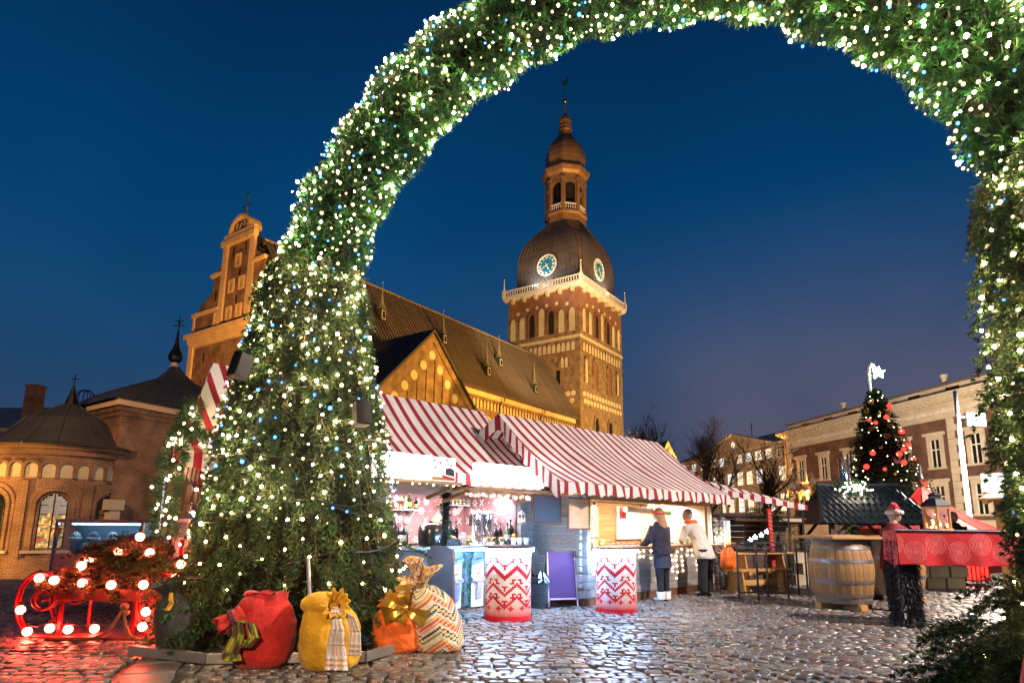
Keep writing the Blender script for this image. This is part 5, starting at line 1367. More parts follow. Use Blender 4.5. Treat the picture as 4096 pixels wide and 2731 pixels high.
def awning(par, rs, es, zR, zF, oR=1.2, oF=-.6, oB=3.0, hip=None, vl=.2, seed=0, endflap=True, bs=None):
    bs = bs or es
    ph = seed * 1.7
    L_ = math.hypot(oR - oF, zR - zF)
    def slope(o_end, name, nv_=10, es=es):
        b = MB()
        def fn(u, v):
            s0 = rs[0] + (rs[1] - rs[0]) * u; s1 = es[0] + (es[1] - es[0]) * u
            s_ = s0 + (s1 - s0) * v
            return (s_, oR + (o_end - oR) * v, zR + (zF - zR) * v - .10 * math.sin(PI * v) * (1 + .35 * math.sin(s_ * 2.7 + ph)) + .014 * math.sin(s_ * 7 + ph + 3 * v) * math.sin(PI * v))
        b.grid(fn, 40, nv_, uvf=lambda u, v: (rs[0] + (rs[1] - rs[0]) * u + ((es[0] + (es[1] - es[0]) * u) - (rs[0] + (rs[1] - rs[0]) * u)) * v, v * L_))
        return b.build(name, 'awning_stripes', par, True)
    slope(oF, 'awning_front'); slope(oB, 'awning_back', es=bs)
    n = int((es[1] - es[0]) * 26)
    for o_, nm, es_ in ((oF, 'valance', es), (oB, 'valance', bs)):
        b = MB()
        b.grid(lambda u, v: (es_[0] + (es_[1] - es_[0]) * u, o_ - (.02 + .03 * math.sin(u * 60 + ph)) * v * (1 if o_ < 0 else -1), zF - (vl * (1 - .18 * abs(math.cos((es[0] + (es[1] - es[0]) * u) * PI / .236)))) * v + .012 * math.sin(u * 45 + ph)), n, 3, uvf=lambda u, v: (es[0] + (es[1] - es[0]) * u, v)); b.build(nm, 'awning_stripes', par, True)
    if hip is None and endflap:
        for e_, r_ in ((es[0], rs[0]), (es[1], rs[1])):
            for o_ in ((oF, oB) if bs == es else (oF,)):
                b = MB(); sg = -1 if e_ == es[0] else 1
                def fl(u, v):
                    s_ = r_ + (e_ - r_) * u; z = zR + (zF - zR) * u - .07 * math.sin(PI * u) - (.26 + .03 * math.cos(u * 40)) * v
                    return (s_ + sg * .01 + .02 * sg * math.sin(u * 20 + ph) * v, oR + (o_ - oR) * u, z)
                b.grid(fl, 40, 4, uvf=lambda u, v: (u * L_, v)); b.build('gable_flap', 'awning_stripes', par, True)
    if hip is not None:
        b = MB()
        def hp(u, v):
            o_ = oF + (oB - oF) * u; s_ = rs[0] + (hip - rs[0]) * v
            return (s_, oR + (o_ - oR) * v, zR + (zF - zR) * v - .07 * math.sin(PI * v))
        b.grid(hp, 24, 10, uvf=lambda u, v: (oF + (oB - oF) * u, v * L_)); b.build('awning_hip', 'awning_stripes', par, True)
        b = MB(); b.grid(lambda u, v: (hip - .02 * v, oF + (oB - oF) * u, zF - vl * 1.3 * (1 - .25 * abs(math.cos((oF + (oB - oF) * u) * PI / .236))) * v), 80, 3, uvf=lambda u, v: (oF + (oB - oF) * u, v)); b.build('valance', 'awning_stripes', par, True)
    b = MB(); b.tube([(rs[0] + .03, oR, zR - .05), (rs[1] - .03, oR, zR - .05)], .025, 6); b.build('ridge_pole', 'aluminium', par)

# ================================================================ drinks stall (K1)
k1 = thing('drinks_stall', 'long drinks stall under a red and white striped awning', 'market stall', K1, KZ)
awning(k1, (-5.26, -.30), (-6.1, -.42), 3.42, 2.02, oF=-.48, bs=(-3.5, -.42), seed=1)
for i in range(15):      # back wall boards, floor to eaves
    b = MB(); b.bb(-5.3, .34, 1.56, 1.60, .02 + .125 * i, .14 + .125 * i); b.build('plank', 'grey_plank', k1)
for i in range(14):
    b = MB(); b.bb(-.44, -.36, .02, 1.54, .02 + .128 * i, .145 + .128 * i); b.build('plank', 'grey_plank', k1)
    b = MB(); b.bb(-.52, -.36, -.06, .015, .02 + .128 * i, .145 + .128 * i); b.build('log_end', 'log_end', k1, bevel=.008)
for i in range(7):      # planked door closing the gap
    b = MB(); b.bb(-.34 + .094 * i, -.25 + .094 * i, .0, .03, .05, 1.75); b.build('door_board', 'grey_plank', k1)
b = MB(); b.bb(-5.2, -.36, .0, 1.56, 1.80, 1.84); b.build('ceiling', 'grey_plank', k1)
b = MB(); b.bb(-5.2, -.36, .0, 1.56, .0, .03); b.build('floor', 'dark_plank', k1)
b = MB(); b.bb(-3.0, -.44, 1.50, 1.545, .95, 1.8); pp = b.build('patterned_panel', 'pink_panel', k1)
FK = lambda s0, z0: (lambda u, v, d: (s0 + u, 1.498 - d, z0 + v))
def flake(fr, r_, kind, up=(0, 1, 0), par=None):
    b = MB(); bm = lambda a, c, w: b.beam(fr(*a, .006), fr(*c, .006), w, .008, up=up)
    pol = lambda k_, a: (k_ * r_ * math.cos(a), k_ * r_ * math.sin(a))
    if kind == 0:
        for k_ in range(8): bm((0, 0), pol(1, PI * k_ / 4), r_ * .22)
    elif kind == 1:
        for k_ in range(6):
            for q in (-1, 1): bm(pol(.35, PI * k_ / 3 + q * PI / 6), pol(1, PI * k_ / 3), r_ * .16)
    elif kind == 2:
        for q in (-1, 1): bm((-r_ * .8, -r_ * q), (r_ * .8, r_ * q), r_ * .2)
    else: b.prism([pol(.3, 2 * PI * i / 8) for i in range(8)], 0, .008, fr)
    b.build('ornament', 'ornament_white', par or pp)
for i in range(13):
    for j in range(5):
        s_ = -2.92 + .195 * i + (.09 if j % 2 else 0); z = 1.02 + .165 * j; k_ = (i * 3 + j * 5) % 4
        if s_ < -.5: flake(FK(s_, z), (.075, .07, .06, .04)[k_], k_)
b = MB(); b.bb(-.465, -.445, .12, 1.5, .95, 1.8); ps = b.build('patterned_panel', 'pink_panel', k1)
for i in range(7):
    for j in range(5):
        k_ = (i * 3 + j * 5 + 2) % 4; o_ = .24 + .19 * i + (.09 if j % 2 else 0); z = 1.02 + .165 * j
        if o_ < 1.45: flake(lambda u, v, d, o_=o_, z=z: (-.467 - d, o_ + u, z + v), (.075, .07, .06, .04)[k_], k_, (1, 0, 0), ps)
for s0, s1, z in ((-2.3, -1.6, 1.53), (-1.18, -.5, 1.64)):
    b = MB(); b.bb(s0, s1, 1.28, 1.49, z - .02, z); sh = b.build('shelf', 'ornament_white', k1, bevel=.004)
    for q in (s0 + .12, s1 - .12): b = MB(); b.prism([(0, 0), (-.16, 0), (-.14, -.03), (-.03, -.14), (0, -.16)], -.01, .01, lambda u, v, d: (q + d, 1.49 + u, z - .02 + v)); b.build('shelf_bracket', 'ornament_white', sh)
b = MB(); b.bb(-5.2, -.34, -.22, .42, .925, .965); b.build('counter', 'counter_dark', k1, bevel=.006)
for i in range(36):
    s_ = -5.15 + .132 * i; b = MB(); b.bb(s_, s_ + .124, -.03, .0, .05, .92); b.build('front_board', 'blue_board' if s_ > -2.9 else 'grey_plank', k1)
# wooden canopies with sign boxes
for s0, s1, zz in ((-4.0, -2.42, 1.83), (-2.2, -.58, 1.80)):
    b = MB(); b.box(((s0 + s1) / 2, -.38, zz), (s1 - s0, .78, .035), (R(-3), 0, 0)); b.build('canopy_board', 'warm_plank', k1, bevel=.004)
    for q in (s0 + .05, s1 - .05): b = MB(); b.beam((q, -.02, zz - .16), (q, -.58, zz - .03), .045, .05); b.build('canopy_bracket', 'warm_plank', k1)
b = MB(); b.bb(-3.84, -2.92, -.70, -.66, 1.88, 2.21); sg = b.build('sign_lightbox', 'sign_glow', k1)  # glow stands in for a spotlight whitening this part of the sign
b = MB(); b.bb(-2.92, -2.5, -.70, -.66, 1.88, 2.21); sg = b.build('sign_picture', 'sign_print', k1)
for q, (u, v, r_) in enumerate(((-2.78, 2.13, .05), (-2.66, 2.17, .02), (-2.86, 2.06, .02), (-2.58, 2.1, .02), (-2.88, 2.16, .018))):
    b = MB()
    for k_ in range(3): a = PI * k_ / 3; b.beam((u - r_ * math.cos(a), -.703, v - r_ * math.sin(a)), (u + r_ * math.cos(a), -.703, v + r_ * math.sin(a)), .006, .004, up=(0, 1, 0))
    b.build('snowflake', 'chalk_grey', sg)
b = MB(); b.beam((-2.74, -.704, 1.95), (-2.52, -.704, 1.91), .03, .004, up=(0, 1, 0)); b.build('sled_picture', 'red_enamel', sg)
b = MB(); b.prism([(-2.68, 1.97), (-2.52, 1.95), (-2.53, 2.04), (-2.60, 2.07), (-2.68, 2.05)], 0, .004, lambda u, v, d: (u, -.7015 - d, v)); b.build('hat_picture', 'chalk_grey', sg)
b = MB(); b.bb(-2.92, -2.51, -.7025, -.7005, 1.89, 1.93); b.build('wood_picture', 'warm_plank', sg)
b = MB(); b.box((-1.40, -.68, 2.03), (1.40, .10, .31), (R(-8), 0, 0)); b.build('sign_lightbox', 'sign_glow', k1)
# garland column, LED tube, snowman boards
def tinsel(par, name, path, r_, n, cols, mat_='garland', L_=.05, kn=7, w=.006):
    P = np.array([tuple(p) for p in path]); seg = rng.random(n) * (len(P) - 1); i = np.minimum(seg.astype(int), len(P) - 2); f = (seg - i)[:, None]
    B = P[i] * (1 - f) + P[i + 1] * f; tg = nrm(P[i + 1] - P[i]); d = rng.normal(size=(n, 3)); d -= tg * (d * tg).sum(-1, keepdims=True); d = nrm(d)
    V, F, c = sprigs(B + d * r_ * .4, d, r_ * .5, kn, L_, w, .7, np.array(cols)[rng.choice(len(cols), n)])
    o = bpy.data.objects.new(name, rawmesh(name, V, F, mat_, c)); COL.objects.link(o); o.parent = par; o['kind'] = 'stuff'
    return o
GREENS = [(.02, .075, .02), (.03, .10, .03), (.012, .05, .014)]
tinsel(k1, 'garland_column', [(-2.08, .02, .97), (-2.08, .02, 1.8)], .09, 420, [(.012, .05, .035), (.02, .07, .05), (.01, .03, .03)])
b = MB(); b.tube([(-2.08, .02, .97), (-2.08, .02, 1.8)], .05, 8); b.build('post', 'garland_core', k1)
b = MB(); b.tube([(-2.1, -.26, .91), (-1.43, -.26, .91)], .014, 8); b.build('led_tube', 'led_strip', k1)
b = MB(); b.tube([(-1.0, -.26, .91), (-.4, -.26, .91)], .014, 8); b.build('led_tube', 'led_strip', k1)
def snowman(label, s_, w):
    t = thing('snowman_board', label, 'painted board', KW(K1, s_, -.05, 0), KZ, 'snowman boards on the stall front')
    b = MB(); b.bb(-w / 2, w / 2, -.02, 0, .04, .72); b.build('board', 'snow_board', t)
    b = MB(); b.beam((-w * .62, -.03, .68), (w * .62, -.03, .76), .03, .05); b.build('hat_brim', 'blue_board', t)
    b = MB(); b.bb(-w * .42, w * .42, -.028, -.008, .78, .90); b.build('hat', 'blue_board', t)
    for q in (-.045, .03): b = MB(); b.ball((q, -.022, .61), (.013, .006, .016), 8, 5); b.build('eye', 'black_plastic', t)
    b = MB(); b.lathe([(.02, 0), (.004, .09)], n=8); b.v = [(x_ * 1 - z_ * .95 + .02, -.03 - abs(y_), .55 + x_ - z_ * .25) for x_, y_, z_ in b.v]; b.build('carrot_nose', 'fruit_orange', t)
    for q in (.30, .18): b = MB(); b.ball((0, -.022, q), (.016, .006, .018), 8, 5); b.build('coal_button', 'black_plastic', t)
    b = MB(); b.tube([(-w / 2 - .01, -.03, .45), (0, -.05, .42), (w / 2 + .01, -.03, .45)], .035, 8); b.build('scarf', 'scarf_lilac', t, True)
    for q in (-.02, .03):
        b = MB(); b.grid(lambda u, v: (q + (u - .5) * .05, -.055 - .01 * math.sin(v * 6 + q), .43 - .26 * v), 4, 8); o = b.build('scarf_end', 'scarf_lilac', t); o.modifiers.new('s', 'SOLIDIFY').thickness = .01
snowman('white snowman board with lilac scarf next to the patterned drum', -1.48, .25)
snowman('white snowman board half hidden behind the arched chalkboard', -1.92, .22)
tinsel(k1, 'tinsel', [(-1.70, -.06, .05), (-1.69, -.07, .9)], .07, 300, [(.015, .17, .11), (.03, .22, .15), (.01, .10, .07)])
tinsel(k1, 'tinsel', [(-1.27, -.06, .05), (-1.28, -.07, .9)], .06, 260, [(.015, .17, .11), (.03, .22, .15), (.01, .10, .07)])
# string of blue lights on the canopy edge, pink globes on the other
t = thing('fairy_light_string', 'string of tiny blue white lights along the left canopy', 'fairy lights', KW(K1, -3.2, -.66, 1.85), KZ)
b = MB(); b.tube([(-.75 + .06 * i, 0, .012 * math.sin(i * 2)) for i in range(26)], .004, 4); b.build('cable', 'cable', t)
tb_ = MB().ball((0, 0, 0), .013, 6, 4).mesh('bulb', 'tiny_blue', True)
for i in range(13): inst('bulb', tb_, t, (-.72 + .118 * i, -.01, -.02 + .012 * math.sin(i * 4)))
for s_, o_, z in ((-.28, .0, .34), (-.24, .0, .29), (-.12, 0, .31), (-.02, 0, .33), (.08, 0, .27), (.18, 0, .30), (-.1, 0, .22)): inst('bulb', tb_, t, (s_, o_ + .04, z), sc=1.3)
t = thing('globe_light_string', 'string of pink and white globe lights under the lit sign', 'fairy lights', KW(K1, -1.4, -.55, 1.77), KZ)
b = MB(); b.tube([(-.78 + .08 * i, 0, -.012 * math.sin(i * 1.7) + .02) for i in range(21)], .004, 4); b.build('cable', 'cable', t)
gp = {k_: MB().ball((0, 0, 0), .03, 10, 7).mesh('globe', k_, True) for k_ in ('globe_pink', 'globe_white')}
for i in range(20): inst('globe', gp['globe_white' if i % 3 == 1 else 'globe_pink'], t, (-.75 + .079 * i, .02 * math.sin(i * 3), -.03 - .03 * abs(math.sin(i * 2.3))), sc=random.uniform(.8, 1.15))
area('stall_light', tuple(KW(K1, -2.3, .55, 1.76)), tuple(KW(K1, -2.3, .75, .5)), 58, (1.0, .84, .80), 2.6, .5)
area('stall_light', tuple(KW(K1, -1.1, .35, 1.76)), tuple(KW(K1, -1.1, .75, .5)), 24, (.92, .88, 1.0), 1.2, .3)

# ------------------------------------------------ things on the drinks counter
def bottle(label, p, h, r_, m_, cap='black_plastic', lab=None, group=None, rz=0, neck=.30, cat='bottle'):
    t = thing('bottle', label, cat, p, rz, group)
    b = MB(); b.lathe([(r_ * .92, 0), (r_, .02), (r_, h * .58), (r_ * .8, h * .66), (r_ * neck, h * .76), (r_ * neck, h * .95)], n=14); b.build('body', m_, t, True)
    b = MB(); b.lathe([(r_ * neck * 1.2, h * .92), (r_ * neck * 1.2, h), (0, h)], n=10, caps=False); b.build('cap', cap, t)
    if lab: b = MB(); b.lathe([(r_ * 1.02, h * .18), (r_ * 1.02, h * .46)], n=14, caps=False); b.build('paper_label', lab, t, True)
    return t
GB = 'bottles and jars at the drinks stall'
ct = .965
for q, s_ in enumerate((-1.86, -1.75, -1.64)):
    bottle(('leftmost', 'middle', 'rightmost')[q] + ' of three tall dark bottles side by side on the drinks counter', KW(K1, s_, .30, ct), .37, .05, 'glass_dark', group=GB, rz=KZ)
for lb, s_, o_, h, r_, m_, cp, lab in (('dark bottle just right of the steel urns on the drinks counter', -.88, .18, .34, .046, 'glass_dark', 'black_plastic', None), ('second dark bottle beside the steel urns', -.78, .18, .35, .046, 'glass_dark', 'black_plastic', None),
        ('green bottle with white label on the drinks counter', -.68, .10, .36, .05, 'glass_green', 'black_plastic', 'paper_white'), ('big purple brown bottle at the end of the drinks counter', -.55, .16, .42, .068, 'glass_dark', 'steel', None),
        ('red capped dark bottle furthest left on the drinks counter', -2.80, .30, .36, .04, 'glass_dark', 'red_enamel', 'paper_white'), ('black bottle with pourer beside the soup kettle', -2.70, .36, .34, .045, 'glass_dark', 'red_enamel', 'paper_white'), ('black syrup bottle nearest the soup kettle', -2.59, .38, .34, .045, 'glass_dark', 'red_enamel', 'paper_white'),
        ('orange liquor bottle behind the soup kettle', -2.50, .60, .30, .05, 'glass_red', 'red_enamel', 'paper_white'), ('bright green bottle behind the soup kettle', -2.38, .62, .32, .045, 'glass_green', 'red_enamel', None)):
    bottle(lb, KW(K1, s_, o_, ct), h, r_, m_, cp, lab, GB, KZ)
for lb, s_, h, r_, m_, cp in (('clear yellowish bottle at the left end of the wall shelf', -2.22, .24, .04, 'glass_amber', 'steel'), ('amber whisky bottle in the middle of the wall shelf', -1.98, .22, .042, 'glass_amber', 'gold_ribbon'), ('white labelled bottle on the wall shelf', -1.90, .22, .034, 'paper_white', 'gold_ribbon'), ('green champagne bottle with gold neck on the wall shelf', -1.82, .27, .042, 'glass_green', 'gold_ribbon'), ('dark bottle at the right end of the wall shelf', -1.68, .20, .036, 'glass_dark', 'black_plastic')):
    bottle(lb, KW(K1, s_, 1.36, 1.532), h, r_, m_, cp, 'label_yellow' if m_ != 'paper_white' else None, GB, KZ)
jm = MB().lathe([(.034, 0), (.036, .01), (.036, .06), (.03, .07)], n=12).mesh('glass', 'glass_clear', True); jl = MB().lathe([(.034, .07), (.034, .085), (0, .085)], n=12, caps=False).mesh('lid', 'gold_ribbon')
jf = MB().lathe([(.031, .004), (.031, .045), (0, .045)], n=10, caps=False).mesh('filling', 'glass_amber')
for i in range(7):
    t = thing('spice_jar', f'{("leftmost", "second", "third", "fourth", "fifth", "sixth", "rightmost")[i]} of seven small jars on the upper white shelf', 'jar', KW(K1, -1.12 + .092 * i, 1.38, 1.642), KZ, GB); inst('glass', jm, t); inst('lid', jl, t); inst('filling', jf, t)
for i, (s_, o_) in enumerate(((-1.62, -.02), (-1.5, .10), (-1.22, .0), (-1.06, .04), (-.96, -.04))):
    t = thing('preserve_jar', ('preserve jar nearest the black fruit tray', 'preserve jar behind the wire basket', 'preserve jar right of the wire basket', 'preserve jar in front of the first urn', 'preserve jar in front of the second urn')[i], 'jar', KW(K1, s_, o_, ct), KZ, GB); inst('glass', jm, t, sc=1.5); inst('lid', jl, t, sc=1.5); inst('filling', jf, t, sc=1.5)
# soup kettle
t = thing('soup_kettle', 'round black soup kettle on the drinks counter', 'kettle', KW(K1, -2.28, .12, ct), KZ)
b = MB(); b.lathe([(.15, 0), (.175, .02), (.18, .06), (.195, .12), (.195, .22), (.18, .27), (.17, .28)], n=24); b.build('body', 'kettle_black', t, True)
b = MB(); b.lathe([(.175, .28), (.17, .30), (.10, .33), (.03, .34), (0, .34)], n=24, caps=False); ld = b.build('lid', 'kettle_black', t, True)
b = MB(); b.lathe([(.02, .34), (.03, .37), (0, .375)], n=10, caps=False); b.build('knob', 'black_plastic', ld)
b = MB(); b.lathe([(.178, .275), (.184, .28), (.178, .29)], n=24, caps=False); b.build('rim', 'steel', t)
b = MB(); b.ball((.02, -.18, .07), (.025, .015, .025), 10, 6); b.build('dial', 'steel', t)
# steel urns
for q, (s_, lb) in enumerate(((-1.05, 'steel drinks urn on the left of the pair behind the counter'), (-.80, 'steel drinks urn on the right of the pair behind the counter'))):
    t = thing('drinks_urn', lb, 'urn', KW(K1, s_, .48, ct), KZ, 'steel urns')
    b = MB(); b.lathe([(.13, 0), (.13, .10), (.12, .11), (.12, .50), (.125, .51)], n=24); b.build('tank', 'steel', t, True)
    b = MB(); b.lathe([(.127, .51), (.12, .54), (.04, .57), (0, .57)], n=24, caps=False); ld = b.build('lid', 'steel', t, True)
    b = MB(); b.ball((0, 0, .59), (.025, .025, .02), 8, 6); b.build('knob', 'black_plastic', ld, True)
    b = MB(); b.beam((-.135, 0, .30), (-.135, 0, .48), .03, .04); b.beam((.135, 0, .30), (.135, 0, .48), .03, .04); b.build('handle', 'black_plastic', t)
    b = MB(); b.tube([(.03, -.12, .15), (.03, -.17, .15), (.03, -.175, .11)], .012, 8); b.build('tap', 'black_plastic', t)
# tray of fruit
t = thing('fruit_tray', 'black plastic tray heaped with apples and limes', 'tray', KW(K1, -1.98, .02, ct), KZ)
b = MB()
b.bb(-.13, .13, -.09, .09, 0, .01); b.bb(-.13, .13, -.09, -.08, .01, .10); b.bb(-.13, .13, .08, .09, .01, .10); b.bb(-.13, -.12, -.08, .08, .01, .10); b.bb(.12, .13, -.08, .08, .01, .10); b.build('tray', 'black_plastic', t)
for i, (x, y, z, m_) in enumerate(((-.08, 0, .11, 'fruit_green'), (0, -.02, .12, 'fruit_green'), (.07, .01, .11, 'fruit_green'), (-.03, .05, .10, 'glass_red'), (.05, -.05, .09, 'glass_red'))):
    f_ = MB().ball((x, y, z), .037, 10, 7).build('fruit', m_, None, True); f_.location = KW(K1, -1.98, .02, ct); f_.rotation_euler = (0, 0, KZ)
    tag(f_, ('green apple on the far left of the black tray', 'green apple in front in the black tray', 'pale green apple right in the black tray', 'red apple behind in the black tray', 'red apple low at the edge of the black tray')[i], 'fruit', 'fruit in the black tray'); f_.name = 'apple'
# mini trees
for q, s_ in enumerate((-2.10, -1.97)):
    t = thing('table_fir', ('tiny decorated fir nearer the soup kettle', 'tiny decorated fir beside the dark bottles')[q], 'miniature tree', KW(K1, s_, .46, ct), KZ, 'tiny table firs')
    b = MB(); b.lathe([(.03, 0), (.04, .07)], n=10); b.build('pot', 'aluminium', t)
    b = MB(); b.tube([(0, 0, .06), (0, 0, .30)], .006, 5); b.build('trunk', 'twig', t)
    zz = rng.random(200) * .26 + .08; P = np.stack([0 * zz, 0 * zz, zz], 1); a = rng.random(200) * 6.28; ax = np.stack([np.cos(a), np.sin(a), .3 + 0 * a], 1)
    V, F, c = sprigs(P, ax, (.36 - zz) * .26, 8, .02, .006, .7, gcols(200)); o = bpy.data.objects.new('crown', rawmesh('crown', V, F, 'garland', c)); COL.objects.link(o); o.parent = t
    for i in range(6): a = i * 2.4; z = .12 + .03 * i; r_ = (.36 - z) * .27; b = MB(); b.ball((r_ * math.cos(a), r_ * math.sin(a), z), .011, 6, 5); b.build('bauble', 'red_enamel', t, True)
# cups and oranges at the corner, wire basket, menu card
cupm = MB().lathe([(.032, 0), (.045, .10), (.042, .10), (.03, .006)], n=14, caps=False).mesh('cup', 'paper_white', True)
for q, s_ in enumerate((-.76, -.62, -.46)):
    o = inst('paper_cup', cupm, None, KW(K1, s_, -.14, ct), (0, 0, KZ), 1.15); tag(o, ('leftmost', 'middle', 'rightmost')[q] + ' of three white cups at the counter corner', 'cup', 'white cups')
o = MB().ball((0, 0, .045), .045, 12, 8).build('orange', 'fruit_orange', None, True); o.location = KW(K1, -.60, .02, ct + .09); tag(o, 'orange resting above the white cups', 'fruit')
b = MB(); b.bb(-.12, .08, -.05, .05, 0, .09); o = b.build('small_crate', 'counter_dark', None, bevel=.006); o.location = KW(K1, -.60, .02, ct); o.rotation_euler = (0, 0, KZ); tag(o, 'small dark crate under the orange behind the cups', 'crate')
t = thing('wire_basket', 'low white wire basket in the middle of the drinks counter', 'basket', KW(K1, -1.40, -.08, ct), KZ)
b = MB(); b.lathe([(.10, 0), (.13, .055)], n=20, caps=False, sq=lambda a: 1 + .25 * abs(math.cos(a))); o = b.build('weave', 'ornament_white', t); wf = o.modifiers.new('w', 'WIREFRAME'); wf.thickness = .006
b = MB(); b.lathe([(.105, .004), (0, .005)], n=16, caps=False); b.build('base', 'ornament_white', t)
t = thing('menu_card', 'white menu card standing beside the dark bottles', 'card', KW(K1, -1.53, .22, ct), KZ)
b = MB(); b.box((0, 0, .10), (.11, .006, .20), (R(-12), 0, 0)); b.build('card', 'paper_white', t); b = MB(); b.bb(-.06, .06, -.03, .03, 0, .012); b.build('foot', 'steel', t)
# red lantern and wreath hanging by the shelf
def lantern(label, p, s_, m_, rz, lit='candle', glassm='glass_clear', group=None):
    t = thing('lantern', label, 'lantern', p, rz, group)
    b = MB(); b.bb(-.5 * s_, .5 * s_, -.5 * s_, .5 * s_, 0, .10 * s_); b.bb(-.5 * s_, .5 * s_, -.5 * s_, .5 * s_, 1.45 * s_, 1.55 * s_); b.build('frame', m_, t)
    for x in (-.45, .45):
        for y in (-.45, .45): b = MB(); b.bb(x * s_ - .05 * s_, x * s_ + .05 * s_, y * s_ - .05 * s_, y * s_ + .05 * s_, .1 * s_, 1.45 * s_); b.build('post', m_, t)
    b = MB(); b.lathe([(.78 * s_, 1.55 * s_), (.45 * s_, 1.95 * s_), (.2 * s_, 2.05 * s_), (.2 * s_, 2.2 * s_), (.05 * s_, 2.3 * s_)], n=4, a0=PI / 4, a1=PI / 4 + 2 * PI); b.build('roof', m_, t)
    b = MB(); b.tube([(.18 * s_ * math.cos(a), 0, 2.42 * s_ + .18 * s_ * math.sin(a)) for a in [2 * PI * i / 12 for i in range(13)]], .025 * s_, 5, caps=False); b.build('ring', m_, t)
    for a in range(4):
        b = MB(); b.box((.43 * s_ * math.cos(a * PI / 2), .43 * s_ * math.sin(a * PI / 2), .78 * s_), (.01, .8 * s_, 1.3 * s_), (0, 0, a * PI / 2)); b.build('pane', glassm, t)
    if lit: b = MB(); b.lathe([(.16 * s_, .1 * s_), (.16 * s_, .6 * s_), (.06 * s_, .75 * s_), (.0, .95 * s_)], n=8); b.build('candle', lit, t)
    return t
lantern('red lantern hanging left of the wall shelf bottles', KW(K1, -2.62, .45, 1.50), .085, 'red_enamel', KZ)
lantern('white lantern hanging at the right corner of the drinks stall', KW(K1, -.56, -.12, 1.34), .085, 'ornament_white', KZ)
t = thing('wreath', 'small berry wreath hanging by the wall shelf', 'wreath', KW(K1, -1.92, .42, 1.58), KZ)
tinsel(t, 'twigs', [(.07 * math.cos(a), 0, .07 * math.sin(a)) for a in [2 * PI * i / 12 for i in range(13)]], .03, 130, [(.25, .1, .05), (.4, .05, .04), (.1, .08, .03)], L_=.02)
# chalkboards
t = thing('framed_chalkboard', 'big black framed chalkboard leaning on the drinks stall', 'chalkboard', KW(K1, -2.95, -.30, 0), KZ)
b = MB(); b.box((0, 0, .46), (.66, .025, .90), (R(-7), 0, 0)); b.build('slate', 'chalk_black', t); b = MB(); b.T = Matrix.Rotation(R(-7), 4, 'X')
FQ = lambda u, v, d: (u, -d, v)
b.ring([(-.36, .0), (.36, .0), (.36, .96), (-.36, .96), (-.36, 0)], [(-.32, .04), (.32, .04), (.32, .92), (-.32, .92), (-.32, .04)], -.03, .03, FQ); b.build('frame', 'counter_dark', t)
t = thing('arched_chalkboard', 'brown wooden easel chalkboard with rounded top beside the star sack', 'chalkboard', (-1.02, 8.92, 0), R(14))
b = MB(); b.T = Matrix.Rotation(R(-9), 4, 'X'); ap_ = [(-.22, .22), (.22, .22), (.22, .90)] + [(.22 * math.cos(PI * i / 10), .90 + .10 * math.sin(PI * i / 10)) for i in range(1, 10)] + [(-.22, .90)]
b.prism(ap_, -.01, .01, FQ); b.build('slate', 'chalk_grey', t)
for s_ in (-1, 1): b = MB(); b.T = Matrix.Rotation(R(-9), 4, 'X'); b.beam((s_ * .24, -.0, 0), (s_ * .235, 0, .93), .035, .03); b.build('leg', 'frame_brown', t, bevel=.004)
b = MB(); b.T = Matrix.Rotation(R(-9), 4, 'X'); b.beam((-.25, -.005, .20), (.25, -.005, .20), .03, .045); b.build('ledge', 'frame_brown', t)
for s_ in (-1, 1): b = MB(); b.beam((s_ * .2, .45, 0), (s_ * .2, .12, .85), .03, .025); b.build('rear_leg', 'frame_brown', t)
# purple A-board
t = thing('purple_board', 'blank purple pavement board with pink patterned border', 'pavement sign', (.85, 10.12, 0), R(16))
b = MB(); b.T = Matrix.Rotation(R(-8), 4, 'X'); b.prism([(-.22, .16), (.22, .16), (.22, .86), (-.22, .86)], -.01, .01, FQ); b.build('panel', 'purple_panel', t)
for s_ in (-1, 1):
    b = MB(); b.T = Matrix.Rotation(R(-8), 4, 'X'); b.beam((s_ * .245, 0, 0), (s_ * .232, 0, .88), .035, .03); lg = b.build('leg', 'chalk_black', t)
    b = MB(); b.T = Matrix.Rotation(R(-8), 4, 'X'); b.beam((s_ * .245, -.0175, .02), (s_ * .232, -.0175, .87), .02, .004); b.build('border', 'pink_border', t)
b = MB(); b.T = Matrix.Rotation(R(-8), 4, 'X'); b.beam((-.22, 0, .14), (.22, 0, .14), .03, .04); b.build('rail', 'chalk_black', t); b = MB(); b.T = Matrix.Rotation(R(-8), 4, 'X'); b.beam((-.22, -.0175, .14), (.22, -.0175, .14), .004, .025); b.build('border', 'pink_border', t)
for s_ in (-1, 1): b = MB(); b.beam((s_ * .22, .40, 0), (s_ * .22, .13, .86), .03, .025); b.build('rear_leg', 'chalk_black', t)
